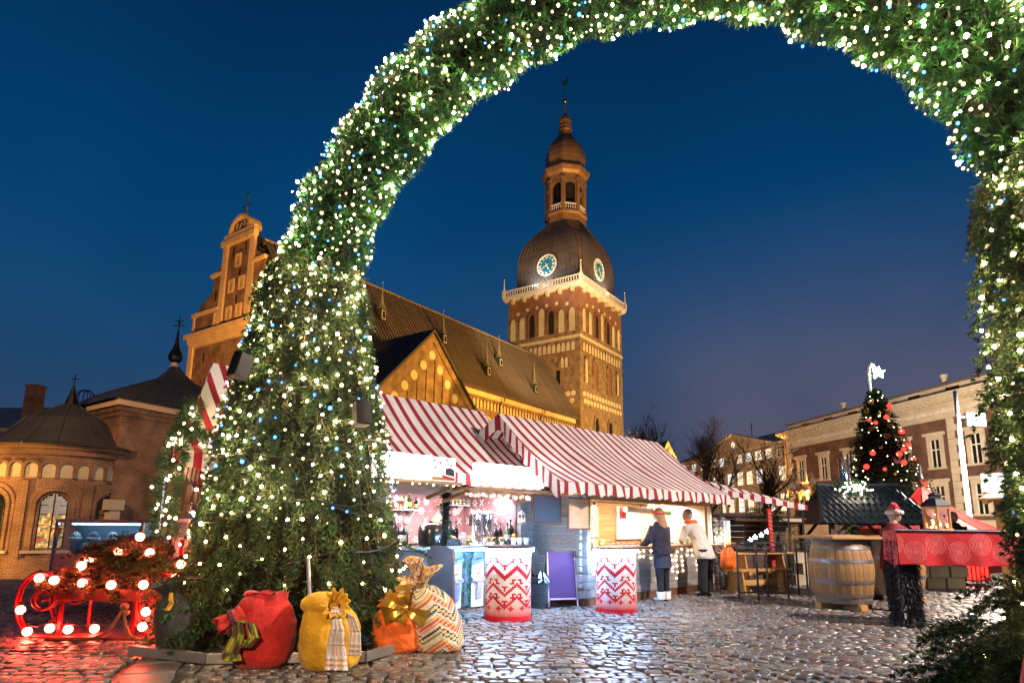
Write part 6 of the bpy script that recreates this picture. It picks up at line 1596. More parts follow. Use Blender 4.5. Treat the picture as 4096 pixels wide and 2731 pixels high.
# wicker bin
t = thing('wicker_bin', 'black wicker waste bin lined with a plastic bag', 'waste bin', (.47, 10.18, 0), 0)
b = MB()
for i in range(15): b.tube([((.15 + .002 * i) * math.cos(a) * (1 + .03 * math.cos(a * 12 + PI * (i % 2))), (.15 + .002 * i) * math.sin(a) * (1 + .03 * math.cos(a * 12 + PI * (i % 2))), .02 + .031 * i) for a in [2 * PI * q / 48 for q in range(49)]], .015, 5, caps=False)
b.build('weave', 'wicker', t, kind='stuff')
b = MB(); b.lathe([(.14, 0), (.165, .46)], n=16); b.build('liner', 'garland_core', t)
b = MB(); b.grid(lambda u, v: ((.155 + .05 * v) * math.cos(2 * PI * u) * (1 + .06 * math.sin(14 * PI * u + v)), (.155 + .05 * v) * math.sin(2 * PI * u) * (1 + .06 * math.sin(10 * PI * u)), .52 + .05 * math.sin(u * 18) * (1 - v) - .12 * v + .02 * math.sin(u * 50)), 40, 5); b.build('bag', 'bin_bag', t, True)

# patterned drums
def drum(label, p, r_, h, rz):
    t = thing('drum_table', label, 'drum table', p, rz, 'patterned drum tables')
    NU, NV = 72, 40
    red = (.60, .012, .028)
    def cell(i, j):
        j = NV - 1 - j; m2 = abs((i % 12) - 6)          # rows counted from the top
        k_ = min(max((j - 24) / 13, 0), 1) ** 1.5; white = tuple(a * (1 - k_) + b_ * k_ for a, b_ in zip((.80, .76, .75), (.62, .06, .07)))
        if j > 36: return red
        for z0, th in ((3, 1), (8, 3), (18, 2), (25, 2)):
            if 0 <= j - z0 - m2 < th: return red
        for z0 in (1, 13, 21):
            d = j - z0 - m2
            if d in (1, 2, 3) and ((i % 4 == 0) or (d == 2 and i % 4 in (1, 3))): return red
        if 30 <= j <= 34 and abs((i % 6) - 3) + abs(j - 32) <= 1: return red
        return white
    def rad(z): return r_ * (1 + .018 * math.exp(-((z - .36) / .012) ** 2) + .018 * math.exp(-((z - .66) / .012) ** 2))
    b = MB(); b.lathe([(rad(j / NV), h * .94 * j / NV) for j in range(NV + 1)], n=NU, cf=cell); b.build('body', 'drum_paint', t, True)
    b = MB(); b.lathe([(r_ * 1.02, 0), (r_ * 1.035, .012), (r_ * 1.02, .024)], n=48, caps=False); b.build('base_rim', 'drum_red', t, True)
    b = MB(); b.lathe([(0, h * .965), (r_ * 1.12, h * .965), (r_ * 1.13, h * .975), (r_ * 1.12, h), (0, h)], n=40, caps=False); b.build('table_top', 'counter_dark', t)
    b = MB(); b.tube([(r_ * 1.075 * math.cos(a), r_ * 1.075 * math.sin(a), h * .945) for a in [2 * PI * i / 40 for i in range(41)]], .019, 6, caps=False); b.build('led_ring', 'led_cool', t, True)
drum('red and white patterned drum in front of the drinks counter', (-.03, 8.92, 0), .325, 1.0, R(20))
drum('red and white patterned drum in front of the food stall', (1.64, 9.78, 0), .31, .97, R(75))

# ================================================================ food stall (K2)
k2 = thing('food_stall', 'timber food stall under the second striped awning', 'market stall', K2, KZ)
awning(k2, (-.83, 4.23), (-1.28, 4.02), 3.2, 1.93, vl=.2, seed=2)
for i in range(6):
    b = MB(); b.bb(.06, 4.30, -.035, .0, .14 + .127 * i, .262 + .127 * i); b.build('plank', 'grey_plank', k2, bevel=.006)
for i in range(13):
    b = MB(); b.bb(-.03, .0, .06, 1.0, .14 + .127 * i, .262 + .127 * i); b.build('plank', 'grey_plank', k2, bevel=.006)
    b = MB(); b.bb(-.05, .05, -.11, .055, .14 + .127 * i, .262 + .127 * i); b.build('log_end', 'log_end', k2, bevel=.008)
    b = MB(); b.bb(-.13, -.055, -.02, .055, .14 + .127 * i + (.03 if i % 2 else 0), .25 + .127 * i); b.build('log_end', 'log_end', k2, bevel=.008)
    b = MB(); b.bb(4.30, 4.34, .0, 1.8, .14 + .127 * i, .262 + .127 * i); b.build('plank', 'warm_plank', k2)
    b = MB(); b.bb(.06, 4.30, 1.76, 1.80, .14 + .127 * i, .262 + .127 * i); b.build('plank', 'warm_plank', k2)
b = MB(); b.bb(-.02, 4.34, -.02, 1.8, .0, .135); b.build('base_beam', 'frame_brown', k2, bevel=.01)
b = MB(); b.bb(-.0, 4.34, -.05, 1.8, 1.80, 1.85); b.build('ceiling', 'warm_plank', k2)
b = MB(); b.bb(.06, 4.30, -.02, .03, 1.72, 1.80); b.build('lintel', 'warm_plank', k2)
b = MB(); b.bb(.06, .13, -.03, .03, .90, 1.72); b.build('jamb', 'warm_plank', k2); b = MB(); b.bb(4.22, 4.29, -.03, .03, .90, 1.72); b.build('jamb', 'ornament_white', k2)
b = MB(); b.bb(.04, 4.32, -.28, .40, .90, .94); b.build('counter', 'frame_brown', k2, bevel=.008)
b = MB(); b.bb(.06, 4.3, -.55, .0, 1.86, 1.9); b.build('soffit', 'dark_plank', k2)
b = MB(); b.bb(1.9, 2.65, 1.72, 1.755, 1.05, 1.68); b.build('green_poster', 'poster_green', k2)
b = MB(); b.bb(3.3, 4.28, 1.70, 1.75, 1.0, 1.72); b.build('white_panel', 'ornament_white', k2)
b = MB(); b.bb(4.24, 4.295, .1, 1.7, .95, 1.74); b.build('white_panel', 'ornament_white', k2)
area('food_stall_light', tuple(KW(K2, 1.5, .7, 1.74)), tuple(KW(K2, 1.5, .9, .5)), 75, (1, .70, .38), 2.0, .5)
area('food_stall_light', tuple(KW(K2, 3.5, .7, 1.74)), tuple(KW(K2, 3.5, .9, .5)), 48, (1, .86, .70), 1.4, .5)
t = thing('work_lamp', 'glaring bare work lamp at the food stall window', 'lamp', KW(K2, .52, .18, 1.60), KZ)
b = MB(); b.ball((0, 0, 0), .035, 10, 8); b.build('bulb', 'work_lamp', t, True); b = MB(); b.lathe([(.02, .03), (.022, .09)], n=8); b.build('socket', 'black_plastic', t); b = MB(); b.tube([(0, 0, .09), (0, 0, .2)], .006, 5); b.build('cord', 'cable', t)
# infra-red heater
t = thing('tube_heater', 'white tube heater slung across the food stall window', 'heater', KW(K2, 2.05, .30, 1.60), KZ)
b = MB(); b.tube([(-.40, 0, .0), (.42, 0, -.02)], .05, 14); b.build('tube', 'ornament_white', t, True)
for s_ in (-.41, .43): b = MB(); b.tube([(s_ - .02, 0, 0), (s_ + .02, 0, 0)], .056, 14); b.build('end_cap', 'aluminium', t)
for s_ in (-.25, .3): b = MB(); b.beam((s_, 0, .05), (s_, 0, .19), .03, .01); b.build('hanger', 'aluminium', t)
for i in range(4):
    t = thing('sausage', f'{("leftmost", "second", "third", "rightmost")[i]} of four red sausages hanging in the food stall', 'sausage', KW(K2, 1.62 + .055 * i, .42, 1.42), KZ, 'hanging sausages')
    b = MB(); b.tube([(0, 0, 0), (.004, 0, .02), (0, 0, .12), (.003, 0, .21), (0, 0, .235)], [.006, .017, .019, .017, .005], 8); b.build('casing', 'sausage', t, True); b = MB(); b.tube([(0, 0, .23), (0, 0, .36)], .003, 4); b.build('string', 'rope', t)
b = MB(); b.bb(2.95, 3.75, .52, .66, 1.50, 1.52); b.build('shelf', 'warm_plank', k2); b = MB(); b.bb(2.95, 3.75, .66, .68, 1.5, 1.74); b.build('shelf_back', 'warm_plank', k2)
for i in range(8):
    bottle(f'{("first", "second", "third", "fourth", "fifth", "sixth", "seventh", "last")[i]} small bottle from the left on the food stall shelf', KW(K2, 3.0 + .095 * i, .59, 1.522), .16, .03, 'glass_red' if i < 3 else ('glass_dark' if i < 5 else 'glass_green'), 'red_enamel', 'paper_white' if i < 5 else None, 'small bottles on the food stall shelf', KZ, .5)
bottle('left wine bottle standing at the food stall counter end', KW(K2, 3.78, .22, .942), .32, .04, 'glass_dark', 'red_enamel', 'paper_white', 'wine bottles', KZ)
bottle('right wine bottle standing at the food stall counter end', KW(K2, 3.89, .22, .942), .32, .04, 'glass_dark', 'red_enamel', 'paper_white', 'wine bottles', KZ)
for i in range(3):
    t = thing('food_tin', ('leftmost tin', 'middle tin', 'right hand tin')[i] + ' at the left end of the food counter', 'tin', KW(K2, .28 + .11 * i, .02 + .05 * (i == 1), .942), KZ, 'tins on the food counter')
    b = MB(); b.lathe([(.048, 0), (.048, .12), (.045, .122), (0, .118)], n=16); b.build('can', 'aluminium', t, True); b = MB(); b.lathe([(.0485, .03), (.0485, .09)], n=16, caps=False); b.build('paper_label', 'label_yellow', t, True)
for i in range(9):
    s_ = .72 + .15 * (i % 5) + .05 * (i // 5); o_ = -.08 + .14 * (i // 5)
    t = thing('meat_pack', f'{("first", "second", "third", "fourth", "fifth")[i % 5]} wrapped sausage pack in the {("front", "back")[i // 5]} row on the food counter', 'meat pack', KW(K2, s_, o_, .942), KZ + random.uniform(-.4, .4), 'wrapped meat on the food counter')
    b = MB(); b.box((0, 0, .012), (.13, .09, .022)); b.build('tray', 'paper_white', t, bevel=.005)
    for q in range(3): b = MB(); b.tube([(-.055, -.025 + .025 * q, .035), (0, -.02 + .025 * q, .043), (.055, -.025 + .025 * q, .035)], [.008, .014, .008], 7); b.build('sausage', 'sausage', t, True)
t = thing('counter_scale', 'flat electronic scale with dark display on the food counter', 'scale', KW(K2, 1.30, .26, .942), KZ)
b = MB(); b.bb(-.14, .14, -.10, .10, 0, .05); b.build('body', 'aluminium', t, bevel=.01); b = MB(); b.bb(-.16, .16, -.12, .12, .05, .062); b.build('pan', 'steel', t); b = MB(); b.box((0, -.125, .03), (.2, .012, .05)); b.build('display', 'chalk_black', t)
for i, (s_, lb) in enumerate(((2.75, 'white paper cup left of the woman on the food counter'), (3.05, 'white paper cup between the two customers'))):
    o = inst('paper_cup', cupm, None, KW(K2, s_, -.12, .942), (0, 0, KZ), 1.3); tag(o, lb, 'cup', 'cups on the food counter')
for i, (s_, m_, lb) in enumerate(((2.55, 'red_enamel', 'red box behind the woman on the food counter'), (3.35, 'red_enamel', 'red box between the customers on the food counter'), (3.6, 'paper_white', 'white box near the man on the food counter'))):
    b = MB(); b.box((0, 0, .06), (.16, .12, .12)); b.box((0, 0, .123), (.165, .125, .012)); o = b.build('goods_box', m_, None, bevel=.005); o.location = KW(K2, s_, .15, .942); o.rotation_euler = (0, 0, KZ); tag(o, lb, 'box', 'boxes on the food counter')
t = thing('cake_dome', 'clear glass cake dome on the food counter', 'cake dome', KW(K2, 2.32, .12, .942), KZ)
b = MB(); b.lathe([(.11, 0), (.11, .012), (0, .012)], n=20, caps=False); b.build('plate', 'paper_white', t); b = MB(); b.lathe([(.10, .012), (.10, .10), (.07, .16), (0, .18)], n=20, caps=False); b.build('dome', 'glass_clear', t, True); b = MB(); b.ball((0, 0, .195), .017, 8, 6); b.build('knob', 'glass_clear', t, True); b = MB(); b.lathe([(.07, .013), (.07, .08), (0, .08)], n=16, caps=False); b.build('cake', 'frame_brown', t)
# icicle lights on the front, small string by the corner
t = thing('icicle_lights', 'icicle fairy lights hanging down the food stall front', 'fairy lights', K2, KZ)
icm = MB().ball((0, 0, 0), .0125, 8, 5).mesh('bulb', 'icicle', True)
s_ = 1.5
while s_ < 4.2:
    L_ = random.choice((.16, .3, .42, .52)); b = MB(); b.tube([(s_, -.045, .87), (s_ + .02, -.05, .87 - L_ * .5), (s_, -.045, .87 - L_)], .003, 4); b.build('drop_wire', 'ornament_white', t)
    for q in range(int(L_ / .10) + 1): inst('bulb', icm, t, (s_ + random.uniform(-.04, .04), -.055, .86 - q * .10 - random.uniform(0, .05)))
    s_ += random.uniform(.14, .24)
b = MB(); b.tube([(1.4 + .1 * i, -.045, .875 + .005 * math.sin(i)) for i in range(29)], .004, 4); b.build('lead_wire', 'ornament_white', t)
t = thing('corner_fairy_lights', 'short string of fairy lights beside the food stall corner posts', 'fairy lights', K2, KZ)
P = [(.10 + .03 * math.sin(i * 1.9), -.13, 1.5 - .075 * i) for i in range(14)]
b = MB(); b.tube(P, .003, 4); b.build('cable', 'ornament_white', t)
for p in P: inst('bulb', icm, t, p)
# hanging signs
t = thing('grey_sign', 'blank dark grey sign hanging under the drinks stall awning', 'sign', KW(K1, -.60, -.72, 1.34), KZ)
b = MB(); b.bb(-.33, .33, -.012, .012, 0, .42); b.build('panel', 'sign_grey', t); b = MB(); b.ring([(-.345, -.015), (.345, -.015), (.345, .435), (-.345, .435), (-.345, -.015)], [(-.32, .01), (.32, .01), (.32, .41), (-.32, .41), (-.32, .01)], -.02, .02, FQ); b.build('frame', 'frame_brown', t)
for s_ in (-.25, .25): b = MB(); b.tube([(s_, 0, .43), (s_, .05, .62)], .004, 4); b.build('chain', 'cable', t)
t = thing('cream_sign', 'blotchy cream sign hanging beside the food stall window', 'sign', KW(K2, -.52, -.32, 1.24), KZ)
b = MB(); b.bb(-.25, .25, -.01, .01, 0, .47); b.build('panel', 'paper_cream', t); b = MB(); b.ring([(-.26, -.01), (.26, -.01), (.26, .48), (-.26, .48), (-.26, -.01)], [(-.24, .01), (.24, .01), (.24, .46), (-.24, .46), (-.24, .01)], -.016, .016, FQ); b.build('frame', 'frame_brown', t)
for s_ in (-.2, .2): b = MB(); b.tube([(s_, 0, .48), (s_, .05, .72)], .004, 4); b.build('chain', 'cable', t)

# ================================================================ left end of the drinks stall
b = MB(); b.bb(-5.5, -5.16, .0, .04, 1.30, 1.72); b.build('red_board', 'red_enamel', k1)
A_, B_, C_ = Vector((-6.06, -.44, 1.98)), Vector((-4.9, 1.9, 2.0)), Vector((-5.27, 1.2, 3.38))
b = MB(); b.grid(lambda u, v: C_.lerp(A_.lerp(B_, u), v) + Vector((-.03 * math.sin(u * 12) * v, 0, 0)), 30, 12, uvf=lambda u, v: ((u - .5) * 2.2 * v, v)); b.build('gable_cloth', 'awning_stripes', k1, True)
b = MB(); b.grid(lambda u, v: A_.lerp(B_, u) + Vector((-.02 * v, 0, -.24 * v * (1 - .2 * abs(math.cos(u * 29))))), 60, 3, uvf=lambda u, v: ((u - .5) * 2.2, v)); b.build('valance', 'awning_stripes', k1, True)
b = MB(); b.bb(-5.36, -5.32, .05, 1.2, 1.35, 1.95); b.build('red_board', 'red_enamel', k1)
b = MB(); b.bb(-5.64, -5.60, .3, 1.0, 1.05, 1.32); b.build('window', 'ornament_white', k1); b = MB(); b.bb(-5.655, -5.642, .36, .94, 1.1, 1.28); b.build('pane', 'blue_board', k1)
b = MB(); b.grid(lambda u, v: (-5.66 - .02 * math.sin(u * 20), -.1 + 1.7 * u, 1.08 - .2 * v), 20, 3, uvf=lambda u, v: (u * 1.7, v)); b.build('striped_skirt', 'awning_stripes', k1)
for y_ in (-.05, 1.55): b = MB(); b.tube([(-5.62, y_, 0), (-5.62, y_, 1.9)], .03, 8); b.build('pole', 'aluminium', k1)
hp = [(-5.72, .28, 2.66), (-5.85, .0, 2.4), (-5.95, -.2, 2.22), (-6.06, -.42, 2.04), (-6.14, -.6, 1.86), (-6.16, -.6, 1.6), (-6.14, -.55, 1.35), (-6.1, -.5, 1.1)]
tinsel(k1, 'hip_garland', hp, .13, 700, GREENS + [(.05, .07, .02)], L_=.08, kn=9, w=.008)
tinsel(k1, 'hip_garland', [(-5.95, -.2, 2.22), (-5.7, -.45, 2.12), (-5.5, -.62, 2.0)], .12, 220, GREENS, L_=.10, kn=9, w=.008)
gl = thing('hip_light_string', 'warm fairy lights wound into the garland on the awning corner', 'fairy lights', K1, KZ)
emit('bulb_hip', (1.0, .74, .34), 16)
wm = MB().ball((0, 0, 0), .015, 8, 5).mesh('bulb', 'bulb_hip', True)
for i in range(32):
    x = random.random() * (len(hp) - 1); q = min(int(x), len(hp) - 2); p = Vector(hp[q]).lerp(Vector(hp[q + 1]), x - q)
    inst('bulb', wm, gl, p + Vector((random.uniform(-.14, .06), random.uniform(-.16, .06), random.uniform(-.1, .1))))
for i in range(12): inst('bulb', wm, gl, (-5.95 + .04 * i + .02 * random.random(), -.3 - .03 * i, 2.2 - .02 * i + random.uniform(-.1, .1)))
b = MB(); b.tube([p for p in hp], .006, 4); b.build('cable', 'cable', gl)
# ================================================================ materials, far side of the market
mat('oak', (.40, .22, .085), .6, c2=(.27, .14, .05), ns=4, stretch=(8, 8, 1), bump=.25, rand=.14)
mat('pine', (.52, .29, .09), .6, c2=(.38, .19, .055), ns=3, stretch=(1, 8, 8), bump=.2, rand=.1)
mat('hoop', (.30, .31, .33), .45, .7, c2=(.2, .2, .22), ns=6)
mat('tile_black', (.022, .030, .034), .3, c2=(.014, .02, .023), ns=5, rand=.2)
mat('tent_red', (.50, .012, .012), .6, c2=(.40, .01, .01), ns=2)
mat('iron_grey', (.06, .062, .066), .45, .5)
mat('shag', (.018, .016, .02), .8)
attr('table_cloth', .55, .25, 9, .08, bd=.02)
mat('braid', (.35, .45, .6), .7, c2=(.05, .12, .3), ns=60)
mat('straw', (.38, .25, .09), .85, c2=(.22, .14, .05), ns=20)
mat('pale_wood', (.56, .46, .33), .75, c2=(.40, .32, .22), ns=4, bump=.2, rand=.12)
mat('silver_tinsel', (.75, .75, .78), .15, .9, bump=1.0, bs=140)
mat('skin', (.62, .36, .26), .55)
mat('coat_navy', (.022, .016, .030), .7, c2=(.014, .010, .019), ns=5, bump=1.0, bs=14, bd=.05, stretch=(1, 1, 2.2))
mat('coat_cream', (.74, .68, .60), .85, c2=(.58, .53, .46), ns=5, bump=.9, bs=9, bd=.06)
mat('wool_black', (.014, .015, .019), .85)
mat('skirt_navy', (.030, .033, .060), .85)
mat('hair_blond', (.42, .20, .07), .6, c2=(.28, .12, .04), ns=20, stretch=(8, 8, 1), bump=.4)
mat('hair_grey', (.45, .40, .34), .7)
mat('coat_maroon', (.22, .018, .022), .8, bump=.3, bs=8)
mat('orange_bag', (.85, .16, .01), .4)
mat('pad_green', (.012, .07, .04), .8)
emit('star_lamp', (.92, .97, 1.0), 3.0)
emit('lamp_star', (.55, .90, 1.0), 60)
emit('lamp_flood', (1.0, .92, .78), 130)
emit('red_glow', (1.0, .03, .02), 1.6)
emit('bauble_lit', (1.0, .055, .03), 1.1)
emit('shelf_glow', (1.0, .55, .20), .9)
emit('cyan_pane', (.25, .85, .75), 1.0)
emit('white_sign', (.95, .88, .86), .62)
mat('bauble_green', (.05, .45, .10), .15, .6); mat('bauble_gold', (.8, .6, .1), .2, .7); mat('gingerbread', (.70, .42, .10), .5); mat('rooster_pink', (.75, .35, .32), .6); mat('rooster_white', (.75, .68, .55), .6)

# ================================================================ barrels
def barrel(label, p, rz, board=True):
    t = thing('barrel_table', label, 'barrel', p, rz, 'wine barrel tables')
    h, z0 = 1.02, .10
    def rad(v): return .395 + .095 * math.sin(PI * v) ** .9
    n = 22; a_ = PI / n * .955; b = MB(); nv = 10
    for k_ in range(nv + 1):
        v = k_ / nv; z = z0 + h * v; r_ = rad(v)
        for q, (aa, dr) in enumerate(((-a_, -.004), (0, .003), (a_, -.004), (a_, -.03), (-a_, -.03))): b.v.append(((r_ + dr) * math.cos(aa), (r_ + dr) * math.sin(aa), z))
    for k_ in range(nv):
        for q in range(5): i0 = k_ * 5 + q; i1 = k_ * 5 + (q + 1) % 5; b.f.append((i0, i1, i1 + 5, i0 + 5)); b.m.append(0)
    b.f += [(0, 1, 2, 3, 4), tuple(nv * 5 + q for q in range(5))]; b.m += [0, 0]
    me = b.mesh('stave', 'oak')
    for i in range(n): inst('stave', me, t, rot=(0, 0, 2 * PI * i / n))
    for v in (.03, .13, .34, .66, .87, .97):
        b = MB(); w = .024 if .1 < v < .9 else .03; b.lathe([(rad(v - w / h) + .007, z0 + h * v - w), (rad(v + w / h) + .007, z0 + h * v + w)], n=40, caps=False); o = b.build('hoop', 'hoop', t, True)
    b = MB(); b.lathe([(0, z0 + .98 * h), (.38, z0 + .98 * h)], n=24, caps=False); b.build('barrel_head', 'oak', t)
    for q in (0, 1): b = MB(); b.box((0, 0, .05 + .0 * q), (.98, .14, .10) if q == 0 else (.14, .90, .096)); b.build('cross_foot', 'pine', t, bevel=.012)
    if board: b = MB(); b.box((0, 0, z0 + h + .025), (1.06, 1.0, .045)); b.build('table_top', 'pine', t, bevel=.008)
    return t
barrel('nearest oak wine barrel table with a square board, left of the red table', (5.52, 10.50, 0), R(12))
barrel('oak wine barrel standing behind the red table', (7.18, 11.75, 0), R(40))
barrel('oak wine barrel half hidden behind the nearest barrel', (6.45, 12.1, 0), R(5))

# ================================================================ red table and lantern
t = thing('red_cloth_table', 'high table with bright red printed cloth and shaggy black legs', 'table', (5.28, 8.52, 0), R(-9))
TW, TD, TH = 2.6, .42, 1.27
def ringprint(x, z):
    base = (.60, .020, .028); lite = (.68, .13, .13)
    k_ = int((x + 1) // .27); cx_ = k_ * .27 - 1 + .135; cz = TH - (.17 if k_ % 2 else .28)
    d = math.hypot(x - cx_, z - cz)
    if d < .15 and (int(d * 80) % 2 == 0 or d < .035): return lite
    return base
b = MB()
NXc = 170
b.grid(lambda u, v: (-.02 + TW * u, -.025 - .018 * math.sin(u * 21) * v - .01 * math.sin(u * 47 + 2) * v - .015 * v, TH + .006 - .45 * v + .008 * math.sin(u * 30) * v), NXc, 44, cf=lambda u, v: ringprint(TW * u, TH - .45 * v))
b.grid(lambda u, v: (-.025 - .02 * math.sin(u * 9) * v, -.025 + TD * u, TH + .006 - (.45 + .05 * math.sin(u * 5)) * v), 50, 30, cf=lambda u, v: ringprint(TD * u + .7, TH - .45 * v))
b.grid(lambda u, v: (-.02 + TW * u, -.025 + TD * v, TH + .006), 20, 4, cf=lambda u, v: (.60, .02, .028))
o = b.build('cloth', 'table_cloth', t, True)
b = MB(); b.bb(0, TW, 0, TD, TH - .05, TH); b.build('table_top', 'dark_plank', t)
b = MB(); b.tube([(-.03 + TW * i / 60, -.035, TH + .012 + .003 * math.sin(i * 3)) for i in range(61)], .009, 5); b.build('braid_trim', 'braid', t)
for x, y in ((.06, .08), (.06, .33), (2.45, .1), (2.45, .33)):
    b = MB(); b.bb(x - .06, x + .16, y - .05, y + .05, .0, TH - .05, 0); lg = b.build('leg', 'shag', t)
    n = 3600 if x < 1 else 500; P = np.stack([rng.uniform(x - .09, x + .19, n), rng.uniform(y - .07, y + .07, n), rng.uniform(.03, TH - .1, n)], 1); sidex = rng.random(n) < .5
    P[sidex, 1] = np.where(rng.random(sidex.sum()) < .7, y - .065, y + .065); P[~sidex, 0] = np.where(rng.random((~sidex).sum()) < .5, x - .075, x + .175)
    D = nrm(np.stack([(P[:, 0] - x - .05) * 3, (P[:, 1] - y) * 6, -.9 + 0 * P[:, 0]], 1) + rng.normal(size=(n, 3)) * .5)
    V, F, c = needles(P, D, .05 + .02 * rng.random(n), .013, np.tile((.03, .027, .034), (n, 1)) * (.5 + rng.random((n, 1)))); o = bpy.data.objects.new('shag_cover', rawmesh('shag_cover', V, F, 'garland', c)); COL.objects.link(o); o.parent = lg; o['kind'] = 'stuff'
b = MB(); b.bb(.0, .02, .02, .03, .12, .19); b.v = [(x + .0, y - .02, z) for x, y, z in b.v]; b.build('cloth_tag', 'paper_white', t)
t = thing('wooden_lantern', 'wooden glass lantern with dark metal roof and red candles', 'lantern', (5.92, 8.62, 1.28), R(14))
W_ = .115; HL = .33
b = MB(); b.bb(-W_ - .015, W_ + .015, -W_ - .015, W_ + .015, 0, .03); b.bb(-W_ - .01, W_ + .01, -W_ - .01, W_ + .01, HL - .035, HL); b.build('frame', 'pine', t, bevel=.004)
for x in (-1, 1):
    for y in (-1, 1): b = MB(); b.box((x * (W_ - .012), y * (W_ - .012), HL / 2), (.026, .026, HL - .06)); b.build('post', 'pine', t)
for a in range(4): b = MB(); b.box(((W_ - .012) * math.cos(a * PI / 2), (W_ - .012) * math.sin(a * PI / 2), HL / 2), (.004, W_ * 1.8, HL - .07), (0, 0, a * PI / 2)); b.build('pane', 'glass_clear', t)
b = MB(); b.lathe([(.19, HL), (.18, HL + .02), (.10, HL + .10), (.075, HL + .11), (.075, HL + .15), (.09, HL + .155), (.04, HL + .19), (.01, HL + .20)], n=4, a0=PI / 4, a1=PI / 4 + 2 * PI); b.build('roof', 'iron_grey', t)
b = MB(); b.tube([(.035 * math.cos(a), 0, HL + .225 + .035 * math.sin(a)) for a in [2 * PI * i / 14 for i in range(15)]], .006, 5, caps=False); b.build('ring', 'iron_grey', t)
b = MB(); b.box((.0, -W_ + .0, .20), (.015, .02, .03)); b.build('latch', 'iron_grey', t)
for i in range(9): b = MB(); b.ball((rng.uniform(-.06, .06), rng.uniform(-.05, .05), .045 + .05 * (i % 3) * rng.random()), .016, 7, 5); b.build('candle_light', 'candle', t, True)

# ================================================================ steel bar frames, benches
def bar_frame(label, P, h):
    t = thing('bar_table_frame', label, 'bar table', (P[0][0], P[0][1], 0), 0, 'steel bar frames'); o0 = Vector((P[0][0], P[0][1], 0)); Q = [Vector((x, y, 0)) - o0 for x, y in P]
    for q in Q: b = MB(); b.beam(q, q + Vector((0, 0, h)), .028, .028); b.build('leg', 'iron_grey', t)
    for i in range(4):
        a, c = Q[i], Q[(i + 1) % 4]
        for z in (h, h - .17, .12 if i % 2 else None):
            if z: b = MB(); b.beam(a + Vector((0, 0, z)), c + Vector((0, 0, z)), .024, .024); b.build('rail', 'iron_grey', t)
        b = MB(); b.beam(a + Vector((0, 0, h)), c + Vector((0, 0, h - .17)), .012, .012); b.build('cross_brace', 'iron_grey', t); b = MB(); b.beam(a + Vector((0, 0, h - .17)), c + Vector((0, 0, h)), .012, .012); b.build('cross_brace', 'iron_grey', t)
bar_frame('grey steel bar frame with crossed braces beside the man in cream', ((4.17, 11.54), (4.46, 11.38), (5.11, 11.63), (4.81, 11.80)), 1.02)
bar_frame('single grey steel bar frame near the white crates', ((5.72, 12.05), (6.40, 12.10), (6.38, 12.55), (5.70, 12.5)), 1.02)
def bench(label, p, rz, L_, z, w=.30, name='bench', cat='bench'):
    t = thing(name, label, cat, p, rz, 'pine beer garden furniture')
    for q in (-1, 1): b = MB(); b.box((0, q * w / 4.0, z - .02), (L_, w / 2 - .008, .04)); b.build('seat_board' if cat == 'bench' else 'top_board', 'pine', t, bevel=.006)
    for s_ in (-1, 1):
        b = MB(); x = s_ * (L_ / 2 - .28)
        b.ring([(-w * .62, 0), (-w * .40, z - .04), (w * .40, z - .04), (w * .62, 0)], [(-w * .3, 0), (-w * .18, .13), (w * .18, .13), (w * .3, 0)], -.022, .022, lambda u, v, d: (x + d, u, v)); b.build('trestle', 'pine', t, bevel=.005)
    b = MB(); b.box((0, 0, z * .45), (L_ - .5, .04, .10)); b.build('stretcher', 'pine', t)
bench('pine bench in front of the beer table by the steel frames', (5.00, 12.72, 0), R(28), 1.7, .47)
bench('pine beer table behind the front bench', (5.22, 13.35, 0), R(28), 1.7, .78, .55, 'beer_table', 'table')
t = thing('orange_bag', 'bright orange plastic bag on the bench beside the man', 'bag', (4.30, 12.42, .475), R(20))
sack_body(t, .32, .26, .42, 'orange_bag', (.03, 0), .5, 41)
for s_ in (-.05, .05): b = MB(); b.tube([(s_ - .03, 0, .40), (s_ - .02, 0, .50), (s_ + .03, 0, .50), (s_ + .04, 0, .40)], .01, 5); b.build('handle', 'orange_bag', t)
t = thing('tinsel_post', 'silver tinsel wrapped post with two glaring lamps', 'post', (4.45, 13.25, 0), 0)
b = MB(); b.tube([(0, 0, 0), (0, 0, 1.55)], .05, 8); b.build('post', 'iron_grey', t)
tinsel(t, 'tinsel', [(0, 0, .3), (0, 0, 1.5)], .12, 380, [(.7, .7, .75), (.4, .4, .45), (.9, .9, .95)], L_=.07)
for q in ((-.10, -.14, 1.02), (.12, -.14, 1.08)): b = MB(); b.ball(q, .032, 10, 7); b.build('lamp', 'work_lamp', t, True)

# ================================================================ low awning and star kiosk
t = thing('low_striped_awning', 'small flat striped awning beyond the food stall', 'awning', (4.5, 14.2, 0), 0)
b = MB(); b.grid(lambda u, v: (.0 + 1.95 * u, -.75 * v, 2.12 - .34 * u + (.22 - .12 * u) * (1 - v) - .05 * math.sin(PI * v)), 24, 6, uvf=lambda u, v: (u * 1.95, v)); b.build('cloth', 'awning_stripes', t, True)
b = MB(); b.grid(lambda u, v: (1.95 * u, -.76, 2.12 - .34 * u - .14 * v * (1 - .2 * abs(math.cos(u * 26)))), 40, 2, uvf=lambda u, v: (u * 1.95, v)); b.build('valance', 'awning_stripes', t, True)
for x, y in ((.1, -.7), (1.85, -.7), (.1, 0), (1.85, 0)): b = MB(); b.tube([(x, y, 0), (x, y, 2.2 - .3 * x / 1.9)], .02, 6); b.build('pole', 'iron_grey', t)
sk = thing('star_kiosk', 'dark purple timber kiosk with lit stars in its window', 'market stall', (5.15, 14.6, 0), R(8))
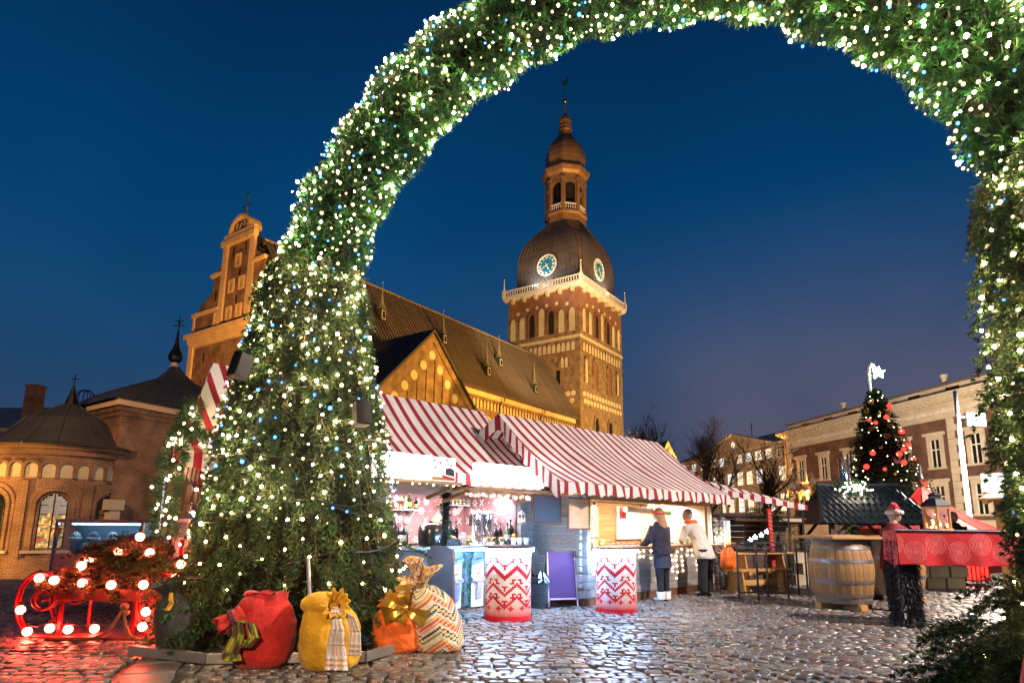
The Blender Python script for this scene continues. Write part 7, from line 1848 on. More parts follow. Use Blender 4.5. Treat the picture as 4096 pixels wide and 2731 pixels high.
for i in range(10):
    b = MB(); b.bb(1.02, 1.50, -.03, 0, .12 + .135 * i, .25 + .135 * i); b.build('plank', 'dark_plank', sk)
    b = MB(); b.bb(1.50, 1.54, 0, 1.3, .12 + .135 * i, .25 + .135 * i); b.build('plank', 'dark_plank', sk)
    b = MB(); b.bb(0, 1.5, 1.3, 1.34, .12 + .135 * i, .25 + .135 * i); b.build('plank', 'dark_plank', sk)
    if i < 5: b = MB(); b.bb(.0, 1.02, -.03, 0, .12 + .135 * i, .25 + .135 * i); b.build('plank', 'dark_plank', sk)
    if i > 4: b = MB(); b.bb(.0, .34, -.03, 0, .12 + .135 * i, .25 + .135 * i); b.build('plank', 'dark_plank', sk)
b = MB(); b.box((.76, .55, 1.56), (1.85, 1.9, .05), (R(4), 0, 0)); b.build('roof', 'dark_plank', sk, bevel=.006)
b = MB(); b.bb(-.06, 1.6, -.40, -.36, 1.43, 1.50); b.build('fascia', 'pale_wood', sk)
b = MB(); b.bb(-.1, 1.05, -.22, .1, .80, .84); b.build('counter', 'dark_plank', sk)
b = MB(); b.bb(.42, 1.0, 1.24, 1.28, .85, 1.12); b.build('lit_shelf', 'shelf_glow', sk)  # emission in place of lamplight falling on the shelf
b = MB(); b.bb(.36, 1.0, 1.20, 1.235, 1.13, 1.45); b.build('lit_back_panel', 'lit_pane_cool', sk)  # panel given a glow to paint the kiosk's inside lighting
for i in range(3): b = MB(); b.bb(.5 + .2 * i, .51 + .2 * i, 1.18, 1.198, 1.13, 1.45); b.build('panel_bar', 'dark_plank', sk)
tinsel(sk, 'garland', [(.3, -.1, .9), (.62, -.12, .95), (1.0, -.12, 1.12)], .08, 220, GREENS)
tinsel(sk, 'garland', [(.2, -.42, 1.62), (.7, -.42, 1.60), (1.05, -.42, 1.55), (1.12, -.42, .4)], .12, 520, GREENS, L_=.08)
tinsel(sk, 'garland', [(1.52, -.2, 1.55), (1.6, -.1, 1.0)], .08, 160, GREENS)
sa = [(math.cos(R(90 + 36 * i)) * (.066 if i % 2 == 0 else .030), math.sin(R(90 + 36 * i)) * (.066 if i % 2 == 0 else .030)) for i in range(10)]
for i, (x, z) in enumerate(((.44, 1.00), (.56, 1.07), (.72, 1.12), (.86, 1.20))):
    b = MB(); b.prism(sa, -.015, .015, lambda u, v, d: (u, d, v)); o = b.build('star_lamp', 'star_lamp', None); o.location = sk.matrix_basis @ Vector((x, -.09, z)) if False else Vector((5.15, 14.6, 0)) + Matrix.Rotation(R(8), 3, 'Z') @ Vector((x, -.09, z)); o.rotation_euler = (0, R(8 * i - 12), R(8)); tag(o, ('lowest left', 'second', 'third', 'highest right') [i] + ' of four white star lamps in the dark kiosk', 'star lamp', 'star lamps')
t = thing('striped_post', 'red post wound with thin white stripes in front of the dark kiosk', 'post', (5.72, 13.55, 0), 0)
b = MB(); b.beam((-.04, 0, 0), (-.08, 0, 1.70), .075, .06); b.build('post', 'red_enamel', t)
for i in range(18): b = MB(); b.beam((-.085 - .001 * i, -.033, .2 + .083 * i), (-.005 - .001 * i, -.033, .165 + .083 * i), .004, .010, up=(0, 1, 0)); b.build('stripe', 'paper_white', t)
t = thing('straw_besom', 'bundle of straw hung upside down on the dark kiosk wall', 'besom', (6.44, 14.52, .78), R(8))
b = MB()
for i in range(40): a = rng.uniform(-.11, .11); b.tube([(rng.uniform(-.02, .02), -.03, .52), (a * .4, -.04, .42), (a, -.05 + rng.uniform(-.02, .02), rng.uniform(0, .1))], .006, 4)
b.build('straws', 'straw', t, kind='stuff'); b = MB(); b.tube([(.05 * math.cos(a), -.035 + .03 * math.sin(a), .43) for a in [2 * PI * i / 10 for i in range(11)]], .012, 5); b.build('binding', 'rope', t)
# white crates
def crate(label, p, rz, d, g='pale wooden blocks'):
    b = MB(); b.box((0, 0, d[2] / 2), d); o = b.build('wood_block', 'pale_wood', None, bevel=.01); o.location = p; o.rotation_euler = (0, 0, rz); tag(o, label, 'block', g)
rows = ('bottom', 'middle', 'top')
for r_ in range(3):
    for i in range(4):
        crate(f'{("leftmost", "second", "third", "rightmost")[i]} pale block in the {rows[r_]} course of the stack behind the nearest barrel', (6.72 + .40 * i + (.16 if r_ == 1 else 0), 14.6 + .02 * i, .245 * r_), R(2 + 5 * ((i + r_) % 2)), (.37, .30, .24))
for r_ in range(3):
    for i in range(3 - (r_ == 2)):
        crate(f'{("left", "middle", "right")[i]} pale block in the {rows[r_]} course of the stack seen under the red table', (9.05 + .44 * i + .1 * r_, 14.2, .245 * r_), R(-4 + 4 * i), (.41, .3, .24))
t = thing('white_notice', 'white notice panel under a small lamp behind the barrel', 'sign', (7.05, 14.95, 0), 0)
b = MB(); b.bb(-.02, .68, -.01, .02, .70, 1.14); b.build('panel', 'paper_white', t); b = MB(); b.tube([(.05, .05, 0), (.05, .05, 1.14)], .02, 6); b.build('post', 'pale_wood', t); b = MB(); b.tube([(.62, .05, 0), (.62, .05, 1.14)], .02, 6); b.build('post', 'pale_wood', t); b = MB(); b.ball((.30, -.10, 1.10), .03, 8, 6); b.build('lamp', 'globe_white', t, True)

# ================================================================ tiled grill hut
ht = thing('tiled_hut', 'small open hut with black pantile roof and metal flue', 'hut', (7.35, 15.0, 0), 0)
e0, e1, r0, r1 = (-.28, 2.25), (0, 0), (.20, 0), (2.0, 0)
EZ_, RZ2 = 1.38, 2.28; Ls = math.hypot(.95, RZ2 - EZ_); ang = math.atan2(RZ2 - EZ_, .95)
b = MB(); b.add([(-.28, -.95, EZ_), (2.35, -.95, EZ_), (2.1, 0, RZ2), (.15, 0, RZ2), (-.28, .95, EZ_), (2.35, .95, EZ_)], [(0, 1, 2, 3), (3, 2, 5, 4), (0, 3, 4), (1, 5, 2)]); rf = b.build('roof', 'tile_black', ht)
tl = MB(); tl.grid(lambda u, v: ((u - .5) * .152, v * .235, .022 + .022 * math.sin(u * 2 * PI) + .018 * (1 - v)), 8, 1); tme = tl.mesh('tile', 'tile_black', True)
for r_ in range(6):
    v = r_ / 6; x0 = -.28 + .43 * v; x1 = 2.35 - .25 * v; n = int((x1 - x0) / .15)
    for i in range(n): inst('tile', tme, rf, (x0 + .09 + .15 * i, -.97 + .95 * v, EZ_ + (RZ2 - EZ_) * v), (ang, 0, 0))
b = MB(); b.tube([(-.30, -.97, EZ_ + .03), (.13, 0, RZ2 + .03)], .05, 6); b.build('hip_tile', 'tile_black', rf); b = MB(); b.tube([(.1, 0, RZ2 + .04), (2.1, 0, RZ2 + .04)], .06, 8); b.build('ridge_tile', 'tile_black', rf)
for x, y in ((.0, -.75), (2.1, -.75), (.0, .75), (2.1, .75)): b = MB(); b.beam((x, y, 0), (x, y, 1.42), .09, .09); b.build('post', 'dark_plank', ht); b = MB(); b.beam((x, y, .95), (x + (.4 if x < 1 else -.4), y, 1.4), .06, .06); b.build('brace', 'dark_plank', ht)
b = MB(); b.bb(.2, 1.9, -.3, .5, 0, .75); b.build('grill', 'chapel_brick', ht)
b = MB(); b.lathe([(.15, 2.15), (.13, 2.55), (.12, 2.58), (.12, 2.95), (.14, 2.97)], (.80, 0, 0), 16); b.build('flue', 'steel', ht, True)
tinsel(ht, 'ridge_garland', [(.45, -.14, 2.2), (.8, -.2, 2.26), (1.15, -.14, 2.2)], .22, 420, GREENS, L_=.09)
tinsel(ht, 'corner_garland', [(.05, -.05, 2.25), (-.02, -.1, 1.95)], .1, 130, GREENS, L_=.07)
gl = thing('flue_light_cluster', 'dense cluster of white fairy lights round the hut flue', 'fairy lights', (8.15, 14.8, 2.22), 0)
wsm = MB().ball((0, 0, 0), .016, 6, 4).mesh('bulb', 'bulb_warm', True); wsm.materials.clear(); wsm.materials.append(emit('bulb_white', (1, .85, .62), 22))
for i in range(56): inst('bulb', wsm, gl, (random.gauss(0, .17), -.1 - .12 * random.random(), random.gauss(0, .085)), sc=.85)
b = MB(); b.tube([(.2 * math.sin(i * 1.3), -.12, .1 * math.cos(i * 2.1)) for i in range(20)], .004, 4); b.build('cable', 'cable', gl)

# ================================================================ Christmas tree
XT = thing('christmas_tree', 'tall decorated christmas tree with a bright star lamp', 'tree', (15.75, 26, 0), 0)
b = MB(); b.tube([(0, 0, 0), (0, 0, 7.3)], [.16, .02], 8); b.build('trunk', 'bark', XT)
bits = []; HT = 7.5
def xr(z): return 2.15 * (1 - z / 7.7) ** .85
P = []; A = []; Ln = []
for i in range(1500):
    z = .6 + (HT - .7) * (1 - (rng.random()) ** .75); a = rng.random() * 2 * PI; R_ = xr(z) * (.88 + .26 * rng.random())
    for q in range(3):
        f = (.35, .62, .85)[q]; P.append((R_ * f * math.cos(a), R_ * f * math.sin(a), z - .12 * f)); A.append((math.cos(a + (q - 1) * .4), math.sin(a + (q - 1) * .4), -.22 + .25 * rng.random())); Ln.append(R_ * .30 + .05)
P = np.array(P); A = np.array(A); V, F, c = sprigs(P, A, np.array(Ln), 22, .085, .026, .75, gcols(len(P), ((.030, .080, .028), (.042, .10, .034), (.020, .055, .020), (.055, .09, .03)), (.35, .25, .3, .1)))
o = bpy.data.objects.new('crown', rawmesh('crown', V, F, 'garland', c)); COL.objects.link(o); o.parent = XT; o['kind'] = 'stuff'
b = MB(); b.lathe([(1.45, .7), (1.0, 3.2), (.4, 5.8), (.05, 7.3)], n=12); b.build('inner_crown', 'garland_core', XT)
bl = MB().ball((0, 0, 0), .10, 12, 8); bme = {k_: bl.mesh('bauble', k_, True) for k_ in ('bauble_lit', 'bauble_green', 'bauble_gold')}
pz = MB(); pz.tube([(.10 * math.sin(a) * (1.25 if abs(math.sin(a)) > .5 else 1), 0, .10 * math.cos(a) - .03 * math.cos(2 * a)) for a in [2 * PI * i / 16 for i in range(17)]], .032, 6, caps=False); pz.tube([(-.07, 0, -.05), (0, 0, .03), (.07, 0, -.05)], .025, 6); pme = pz.mesh('pretzel', 'gingerbread', True)
rs = MB(); rs.prism([(-.16, -.02), (-.10, -.12), (.05, -.14), (.13, -.05), (.11, .06), (.17, .12), (.13, .20), (.05, .19), (.04, .08), (-.02, -.01), (-.06, .08), (-.15, .16), (-.21, .10)], -.025, .025, lambda u, v, d: (u, d, v)); rme = {k_: rs.mesh('gingerbread_rooster', k_) for k_ in ('rooster_pink', 'rooster_white')}
emit('bulb_soft', (1.0, .72, .40), 7)
xl = MB().ball((0, 0, 0), .020, 6, 4).mesh('tree_light', 'bulb_soft', True)
orn = [0] * 24 + [1] * 12 + [2] * 11 + [3] * 6
random.shuffle(orn)
for i, k_ in enumerate(orn):
    z = .9 + 5.9 * ((i * .618) % 1) ** 1.15; a = R(random.uniform(195, 345)); r_ = xr(z) * 1.08; p = (r_ * math.cos(a), r_ * math.sin(a), z)
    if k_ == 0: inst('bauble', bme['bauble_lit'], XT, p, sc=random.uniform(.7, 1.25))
    elif k_ == 3: inst('bauble', bme['bauble_green' if i % 2 else 'bauble_gold'], XT, p, sc=.75)
    elif k_ == 1: inst('pretzel', pme, XT, p, (0, random.uniform(-.4, .4), a + PI / 2), .85)
    else: inst('gingerbread_rooster', rme['rooster_pink' if i % 2 else 'rooster_white'], XT, p, (0, random.uniform(-.5, .5), a + PI / 2), .85)
for i in range(130): z = .5 + 6.6 * random.random() ** 1.3; a = R(random.uniform(185, 355)); r_ = xr(z) * 1.12; inst('tree_light', xl, XT, (r_ * math.cos(a), r_ * math.sin(a), z), sc=random.uniform(.8, 1.3))
b = MB(); b.tube([(-.18, 0, 7.0), (-.2, 0, 7.7), (-.17, 0, 8.2), (-.06, 0, 8.4), (.05, 0, 8.28), (.10, 0, 8.0), (.03, 0, 7.7)], [.06, .08, .09, .09, .09, .08, .06], 8); b.build('top_figure', 'rooster_white', XT, True)
b = MB(); b.prism([(math.cos(R(90 + 36 * i)) * (.26 if i % 2 == 0 else .11), math.sin(R(90 + 36 * i)) * (.26 if i % 2 == 0 else .11)) for i in range(10)], -.05, .05, lambda u, v, d: (.16 + u, -.18 + d, 7.95 + v)); b.build('star_lamp', 'lamp_star', XT)
# ================================================================ tent, floodlight pole
t = thing('red_tent', 'small peaked red tent behind the red table', 'tent', (13.75, 20.6, 0), R(10))
b = MB(); b.lathe([(1.95, 0), (1.95, 1.30), (1.5, 1.52), (1.0, 1.82), (.55, 2.2), (.22, 2.55), (.1, 2.66)], n=8, caps=False); b.build('canopy', 'tent_red', t)
b = MB(); b.lathe([(.05, 2.5), (.05, 2.9), (.09, 2.92), (.09, 3.0), (.05, 3.02), (.05, 3.4)], n=10); b.build('flue', 'steel', t, True)
for i in range(8): a = 2 * PI * i / 8; b = MB(); b.tube([(r_ * math.cos(a) * 1.003, r_ * math.sin(a) * 1.003, z + .008) for r_, z in ((1.95, 1.30), (1.5, 1.52), (1.0, 1.82), (.55, 2.2), (.1, 2.66))], .014, 4); b.build('seam', 'tent_red', t)
t = thing('floodlight_pole', 'tall white pole carrying a blinding floodlight', 'floodlight', (14.95, 20.2, 0), 0)
b = MB(); b.tube([(0, 0, 0), (0, 0, 5.9)], [.085, .06], 10); b.build('pole', 'ornament_white', t, True); b = MB(); b.tube([(0, 0, 5.0), (.45, -.15, 5.0)], .03, 6); b.build('arm', 'ornament_white', t)
b = MB(); b.box((.5, -.08, 4.9), (.62, .16, .46)); b.build('housing', 'iron_grey', t, bevel=.01); b = MB(); b.box((.5, -.168, 4.9), (.56, .012, .40)); b.build('lens', 'lamp_flood', t)
# ================================================================ right hand kiosk
rk = thing('right_kiosk', 'pine kiosk at the right edge with blank signs on its roof', 'market stall', (10.65, 11.75, 0), R(-50))
b = MB(); b.box((0.1, -.15, 2.0), (2.6, 1.8, .05), (R(8), 0, 0)); rf = b.build('roof', 'pine', rk, bevel=.006)
for i in range(5): b = MB(); b.box((-1.1 + .55 * i, -.2, 1.94), (.07, 1.7, .07), (R(8), 0, 0)); b.build('rafter', 'pine', rk)
for i in range(13): b = MB(); b.bb(-1.0, 1.0, .55, .59, .1 + .135 * i, .23 + .135 * i); b.build('plank', 'pine', rk)
for x in (-.95, .95): b = MB(); b.box((x, -.45, .95), (.26, .07, 1.85)); b.build('post', 'pine', rk, bevel=.006); b = MB(); b.box((x, -.45, .06), (.5, .12, .1)); b.build('post_foot', 'pine', rk)
b = MB(); b.bb(-.9, .9, -.5, .1, .9, .94); b.build('counter', 'pine', rk)
b = MB(); b.bb(-.55, -.05, -.02, .0, 1.15, 1.75); w = b.build('leaded_window', 'cyan_pane', rk)
for q in range(3):
    b = MB(); b.tube([(-.3 + .18 * math.cos(a), -.025, 1.3 + .15 * q + .08 * math.sin(a)) for a in [2 * PI * i / 12 for i in range(13)]], .012, 4); b.build('leading', 'chalk_black', w)
for x, w_, h_ in ((-.95, .36, .36), (-.35, .46, .48)):
    b = MB(); b.box((x, -.95, 2.02 + h_ / 2), (w_, .06, h_)); s_ = b.build('roof_sign', 'white_sign', rk, bevel=.015); b = MB(); b.box((x + w_ / 2 + .06, -.80, 2.0 + h_ / 2.4), (.10, .26, h_ * .8)); b.build('sign_bracket', 'red_enamel', rk)
tinsel(rk, 'garland', [(-.9, -.55, 1.86), (0, -.6, 1.80), (.9, -.55, 1.86)], .1, 240, GREENS, L_=.07)
lantern('small red lantern on the post of the right kiosk', (9.62, 11.6, 1.40), .085, 'red_enamel', R(20))
t = thing('bin_with_bag', 'bin lined with a dark rubbish bag near the right kiosk', 'waste bin', (8.55, 10.3, 0), 0)
b = MB(); b.lathe([(.17, 0), (.2, .68)], n=16); b.build('bin', 'iron_grey', t); b = MB(); b.grid(lambda u, v: ((.205 + .02 * math.sin(u * 40)) * math.cos(2 * PI * u), (.205 + .02 * math.sin(u * 33)) * math.sin(2 * PI * u), .74 - .25 * v + .02 * math.sin(u * 25)), 40, 4); b.build('bag', 'bin_bag', t, True)
t = thing('red_fire_basket', 'red glowing lattice brazier on the far cobbles', 'brazier', (11.3, 15.3, 0), 0)
b = MB(); b.box((0, 0, .36), (.42, .30, .50)); b.build('glow', 'red_glow', t)
for i in range(5): b = MB(); b.box((-.21 + .105 * i, -.165, .36), (.02, .02, .58)); b.build('bar', 'red_enamel', t)
for z in (.1, .62): b = MB(); b.box((0, 0, z), (.48, .36, .03)); b.build('shelf', 'red_enamel', t)
area('right_kiosk_light', (10.0, 11.3, 1.8), (9.6, 11.0, .5), 30, (1, .82, .58), .8, .5)

# ================================================================ left display case and toys
t = thing('hat_display_case', 'glass display case of fur hats with a wooden top', 'display case', (-6.05, 9.35, 0), R(4))
b = MB(); b.bb(-.62, .62, -.2, .3, 1.26, 1.30); b.build('top', 'pale_wood', t, bevel=.005); b = MB(); b.bb(-.6, .6, .26, .3, .2, 1.26); b.build('back', 'blue_board', t); b = MB(); b.bb(-.6, .6, -.2, .3, .2, .8); b.build('cabinet', 'pale_wood', t)
for x in (-.6, .6): b = MB(); b.bb(x - .02, x + .02, -.2, -.16, .2, 1.26); b.build('post', 'steel', t)
b = MB(); b.bb(-.58, .58, -.185, -.18, .8, 1.26); b.build('pane', 'glass_clear', t)
b = MB(); b.box((-.56, -.22, 1.12), (.09, .004, .12), (0, R(18), 0)); b.build('price_tag', 'label_yellow', t)
b = MB(); b.tube([(-.5, .0, 1.23), (.5, .0, 1.23)], .012, 6); b.build('tube_lamp', 'led_strip', t)
for i in range(8):
    x = -6.05 - .48 + .14 * i; z = .82 if i % 2 else .98
    h_ = thing('fur_hat', f'{("first", "second", "third", "fourth", "fifth", "sixth", "seventh", "last")[i]} fur hat from the left in the display case', 'hat', (x, 9.38 + .06 * (i % 2), z), R(20 * i), 'fur hats in the case')
    b = MB(); b.ball((0, 0, .07), (.075, .07, .07), 10, 7); b.build('crown', ('snow_fur', 'hair_grey', 'blue_board', 'gingerbread')[i % 4], h_, True); b = MB(); b.tube([(.07 * math.cos(a), .065 * math.sin(a), .03) for a in [2 * PI * q / 14 for q in range(15)]], .03, 7, caps=False); b.build('brim', ('snow_fur', 'hair_grey', 'snow_fur', 'gingerbread')[i % 4], h_, True)
    if z > .9: b = MB(); b.lathe([(.04, -.16), (.03, -.02), (.03, .02)], n=8); b.build('stand', 'steel', h_)
t = thing('toy_chair', 'rounded yellow and green padded chair beside the sleigh', 'chair', (-3.98, 8.25, 0), R(15))
ar = [(-.2, .35), (-.22, .6), (-.16, .82), (0, .92), (.15, .85), (.22, .62), (.22, .35)]
b = MB(); b.prism(ar, -.03, .03, lambda u, v, d: (u, d, v)); b.build('back_panel', 'pad_green', t)
b = MB(); b.tube([(u, -.01, v) for u, v in ar], .045, 8); b.build('piping', 'cloth_yellow', t, True)
b = MB(); b.ball((0, -.15, .36), (.24, .22, .09), 14, 8); b.build('seat', 'cloth_yellow', t, True)
for x in (-.16, .16):
    for y in (-.28, .0): b = MB(); b.tube([(x, y, .3), (x, y, 0)], .02, 6); b.build('leg', 'red_enamel', t)
t = thing('red_bucket', 'red bucket behind the sleigh heap', 'bucket', (-4.42, 8.5, .0), 0)
b = MB(); b.lathe([(.14, 0), (.19, .78), (.2, .79), (.18, .78)], n=18); b.build('pail', 'red_enamel', t); b = MB(); b.tube([(.19 * math.cos(a), 0, .78 + .12 * math.sin(a)) for a in [PI * i / 10 for i in range(11)]], .007, 5); b.build('handle', 'steel', t)
for i, (x, m_) in enumerate(((-4.98, 'hair_grey'), (-4.80, 'snow_fur'), (-4.64, 'shag'))):
    t = thing('plush_toy', ('grey', 'white', 'black')[i] + ' plush toy sitting on the stall ledge behind the sleigh', 'plush toy', (x, 9.15, 1.02), R(10 * i), 'plush toys on the ledge')
    b = MB(); b.ball((0, 0, .09), (.07, .06, .09), 10, 7); b.ball((0, -.02, .21), .055, 10, 7); b.build('body', m_, t, True)
    for s_ in (-1, 1): b = MB(); b.ball((s_ * .045, -.01, .26), .02, 8, 5); b.build('ear', m_, t, True); b = MB(); b.ball((s_ * .045, -.06, .03), (.025, .05, .025), 8, 5); b.build('paw', m_, t, True)
b = MB(); b.box((-4.8, 9.2, 1.0), (.62, .3, .035)); b.box((-4.8, 9.32, .5), (.6, .03, 1.0)); o = b.build('toy_ledge', 'pale_wood', None, bevel=.005); tag(o, 'pale wooden ledge carrying the plush toys', 'shelf')
# ================================================================ people
def fused(b, name, m_, par, vox=.018, smooth=4):
    o = b.build(name, m_, par, True)
    r_ = o.modifiers.new('remesh', 'REMESH'); r_.mode = 'VOXEL'; r_.voxel_size = vox; r_.use_smooth_shade = True
    s_ = o.modifiers.new('smooth', 'SMOOTH'); s_.factor = .5; s_.iterations = smooth
    return o
def loft(b, rings, n=18):
    """rings: (x, y, z, rx, ry)"""
    V = [(x + rx * math.cos(2 * PI * j / n), y + ry * math.sin(2 * PI * j / n), z) for x, y, z, rx, ry in rings for j in range(n)]
    F = [(i * n + j, i * n + (j + 1) % n, (i + 1) * n + (j + 1) % n, (i + 1) * n + j) for i in range(len(rings) - 1) for j in range(n)]
    F += [tuple(range(n)), tuple(range((len(rings) - 1) * n, len(rings) * n))]
    b.add(V, F)
def hand(b, p, d, s_=1):
    p = Vector(p); d = Vector(d).normalized(); sd = d.cross(Vector((0, 0, 1))); sd = sd.normalized() if sd.length > .1 else Vector((1, 0, 0)); up = sd.cross(d)
    b.tube([p, p + d * .04 * s_, p + d * .09 * s_], [.022, .036, .034], 8, flat=.55)
    for i, L_ in enumerate((.062, .072, .068, .052)):
        q = p + d * .085 * s_ + sd * (.024 - .016 * i); b.tube([q, q + d * L_ * .55 - up * .006, q + d * L_ * .9 - up * .022], [.010, .009, .007], 6)
    q = p + d * .035 * s_ + sd * .034; b.tube([q, q + d * .03 + sd * .02, q + d * .055 + sd * .024 - up * .008], [.012, .010, .008], 6)
def person(label, p, rz, H_, coat, trousers, hair, bend=0.0, skirt=None, boots='wool_black', coat_z=(.46, .82), hat=None, hair_long=False, arms=((.30, .35, .62), (-.30, .35, .62)), scarf=None, puff=False, gap=.09):
    """faces local +y; z positions are fractions of the height"""
    t = thing('person', label, 'person', p, rz); h = H_
    def B(z): # bend forward above the hip
        k_ = max(0, z - .50); return bend * k_ * h * 1.2, z * h - bend * bend * k_ * h * .35
    def pt(x, z, y=0): yy, zz = B(z); return (x * h, yy + y * h, zz)
    body = MB()
    loft(body, [(0, pt(0, z)[1], pt(0, z)[2], rx * h, ry * h) for z, rx, ry in ((.46, .085, .06), (.53, .095, .068), (.60, .078, .058), (.70, .092, .064), (.78, .105, .058), (.82, .07, .045), (.85, .035, .035), (.88, .034, .036))])
    hc = Vector(pt(0, .935, .012)); body.ball(hc, (.052 * h, .062 * h, .072 * h), 16, 12)
    body.ball(hc + Vector((0, .060 * h, -.008 * h)), (.009 * h, .016 * h, .014 * h), 8, 6); body.ball(hc + Vector((0, .048 * h, -.04 * h)), (.02 * h, .014 * h, .012 * h), 8, 6)
    for s_ in (-1, 1):
        body.ball(hc + Vector((s_ * .053 * h, 0, -.005 * h)), (.008 * h, .014 * h, .02 * h), 8, 6)
        body.tube([(s_ * .052 * h, 0, .50 * h), (s_ * gap * .55 * h, .01, .28 * h), (s_ * gap * .55 * h, -.005, .05 * h)], [.062 * h, .042 * h, .026 * h], 10)
    sh = [Vector(pt(s_ * .105, .80)) for s_ in (1, -1)]; ends = []
    for s_, (ax, ay, az) in zip((1, -1), arms):
        S_ = Vector(pt(s_ * .105, .80)); W_ = Vector((ax * h * .45, ay * h * .75 + B(.7)[0], az * h)); E_ = (S_ + W_) / 2 + Vector((s_ * .04 * h, -.03 * h, -.04 * h))
        body.tube([S_, E_, W_], [.034 * h, .027 * h, .018 * h], 8); d = (W_ - E_).normalized(); hand(body, W_, d); ends.append((S_, E_, W_))
    fused(body, 'body', 'skin', t, .0105, 2)
    for s_ in (-1, 1): b = MB(); b.ball(hc + Vector((s_ * .02 * h, .056 * h, .008 * h)), .006 * h, 6, 5); b.build('eye', 'wool_black', t)
    c = MB(); z0, z1 = coat_z
    prof = [(z0, .118, .092), (z0 + .03, .120, .094), (.55, .112, .086), (.62, .104, .080), (.70, .112, .086), (.77, .120, .080), (.815, .085, .062), (.845, .052, .050), (.86, .048, .048)]
    loft(c, [(0, pt(0, z)[1], pt(0, z)[2], (rx + .01) * h * (1.03 + .03 * math.sin(z * 90) if puff else 1), (ry + .012) * h * (1.03 + .03 * math.sin(z * 90) if puff else 1)) for z, rx, ry in prof])
    for S_, E_, W_ in ends: c.tube([S_, S_.lerp(E_, .5), E_, E_.lerp(W_, .6), W_ - (W_ - E_).normalized() * .01], [.056 * h, .050 * h, .046 * h, .040 * h, .034 * h], 10)
    fused(c, 'coat', coat, t, .016, 3)
    if skirt: b = MB(); loft(b, [(0, 0, z * h, rx * h, ry * h) for z, rx, ry in ((.36, .118, .09), (.44, .112, .088), (.52, .10, .08))]); b.build('skirt', skirt, t, True)
    g_ = MB()
    for s_ in (-1, 1): g_.tube([(s_ * .050 * h, 0, .53 * h), (s_ * gap * .56 * h, .012, .28 * h), (s_ * gap * .56 * h, -.004, .045 * h)], ([.075 * h, .056 * h, .042 * h] if not skirt else [.068 * h, .047 * h, .031 * h]), 12)
    fused(g_, 'trousers', trousers, t, .014, 2)
    for s_ in (-1, 1):
        b = MB(); x = s_ * gap * .56 * h
        b.ball((x, .035 * h, .018 * h), (.032 * h, .068 * h, .022 * h), 12, 8)
        if boots == 'snow_fur': b.tube([(x, -.004, .02 * h), (x, -.004, .10 * h)], [.042 * h, .050 * h], 12)
        o = b.build('shoe', boots, t, True)
        if boots == 'snow_fur': b = MB(); b.ball((x, .035 * h, .004 * h), (.036 * h, .072 * h, .010 * h), 12, 6); b.build('sole', 'wool_black', o, True)
    if hair:
        b = MB(); b.ball(hc + Vector((0, -.012 * h, .014 * h)), (.058 * h, .062 * h, .072 * h), 16, 12)
        if hair_long: loft(b, [(0, hc.y - .03 * h, hc.z - .0 * h, .058 * h, .045 * h), (0, hc.y - .055 * h, hc.z - .07 * h, .066 * h, .040 * h), (0, hc.y - .075 * h, hc.z - .14 * h, .060 * h, .032 * h), (0.01, hc.y - .08 * h, hc.z - .20 * h, .03 * h, .02 * h)])
        fused(b, 'hair', hair, t, .012, 2)
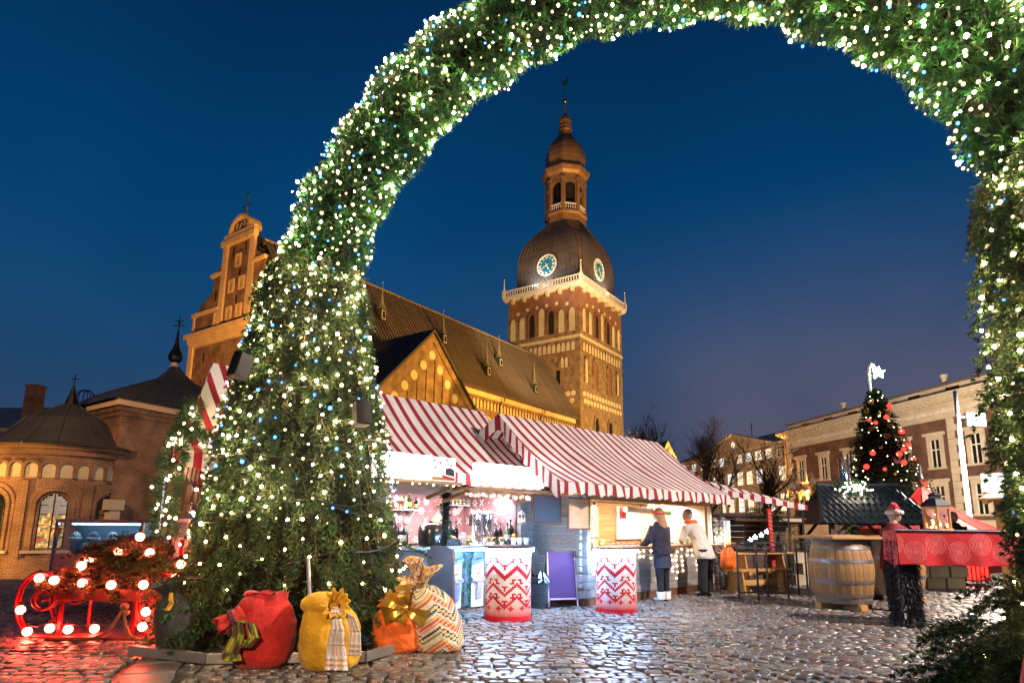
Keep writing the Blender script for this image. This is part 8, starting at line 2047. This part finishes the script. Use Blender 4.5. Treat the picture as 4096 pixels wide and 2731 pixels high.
    if hat == 'santa':
        b = MB(); b.tube([hc + Vector((.062 * h * math.cos(a), .066 * h * math.sin(a) - .005, .03 * h)) for a in [2 * PI * i / 16 for i in range(17)]], .024 * h, 8, caps=False); b.build('hat_trim', 'snow_fur', t, True)
        b = MB(); b.tube([hc + Vector((0, 0, .025 * h)), hc + Vector((0, -.01, .07 * h)), hc + Vector((.02 * h, -.03, .10 * h)), hc + Vector((.06 * h, -.06, .09 * h)), hc + Vector((.085 * h, -.08, .05 * h))], [.064 * h, .055 * h, .035 * h, .022 * h, .012 * h], 12); b.build('hat', 'cloth_red', t, True)
        b = MB(); b.ball(hc + Vector((.09 * h, -.085, .04 * h)), .024 * h, 10, 7); b.build('hat_bobble', 'snow_fur', t, True)
    if hat == 'band': b = MB(); b.tube([hc + Vector((.062 * h * math.cos(a), .066 * h * math.sin(a) - .008, .022 * h)) for a in [2 * PI * i / 16 for i in range(17)]], .016 * h, 8, caps=False); b.build('headband', 'cloth_salmon', t, True)
    if scarf: q = Vector(pt(0, .855)); b = MB(); b.tube([q + Vector((.055 * h * math.cos(a), .055 * h * math.sin(a), .008 * math.sin(3 * a))) for a in [2 * PI * i / 16 for i in range(17)]], .026 * h, 8, caps=False); b.build('scarf', scarf, t, True)
    return t
person('woman in dark quilted jacket and white fur boots at the food counter', (2.72, 11.22, 0), R(40), 1.60, 'coat_navy', 'wool_black', 'hair_blond', .06, 'skirt_navy', 'snow_fur', (.50, .82), 'band', True, ((.28, .26, .60), (-.27, .24, .58)), None, True)
person('man in cream coat bending over the food counter', (3.72, 11.98, 0), R(38), 1.66, 'coat_cream', 'wool_black', 'hair_grey', .42, None, 'wool_black', (.42, .82), None, False, ((.32, .30, .58), (-.30, .28, .56)), 'cloth_orange')
person('person in santa hat and maroon coat walking behind the red table', (6.18, 10.15, 0), R(-80), 1.62, 'coat_maroon', 'wool_black', 'hair_grey', .12, None, 'wool_black', (.40, .82), 'santa', False, ((.30, .25, .50), (-.30, .20, .48)))
person('person in dark grey coat standing far behind the red table', (10.75, 15.1, 0), R(170), 1.70, 'coat_navy', 'skirt_navy', 'hair_grey', .05, None, 'wool_black', (.42, .82), None, False, ((.28, .10, .47), (-.28, .12, .47)))
person('fair haired vendor bending behind the drinks counter', tuple(KW(K1, -1.60, .85, .03)), R(190), 1.42, 'coat_cream', 'wool_black', 'hair_blond', .35, None, 'wool_black', (.45, .82), None, False, ((.28, .30, .60), (-.28, .32, .62)))
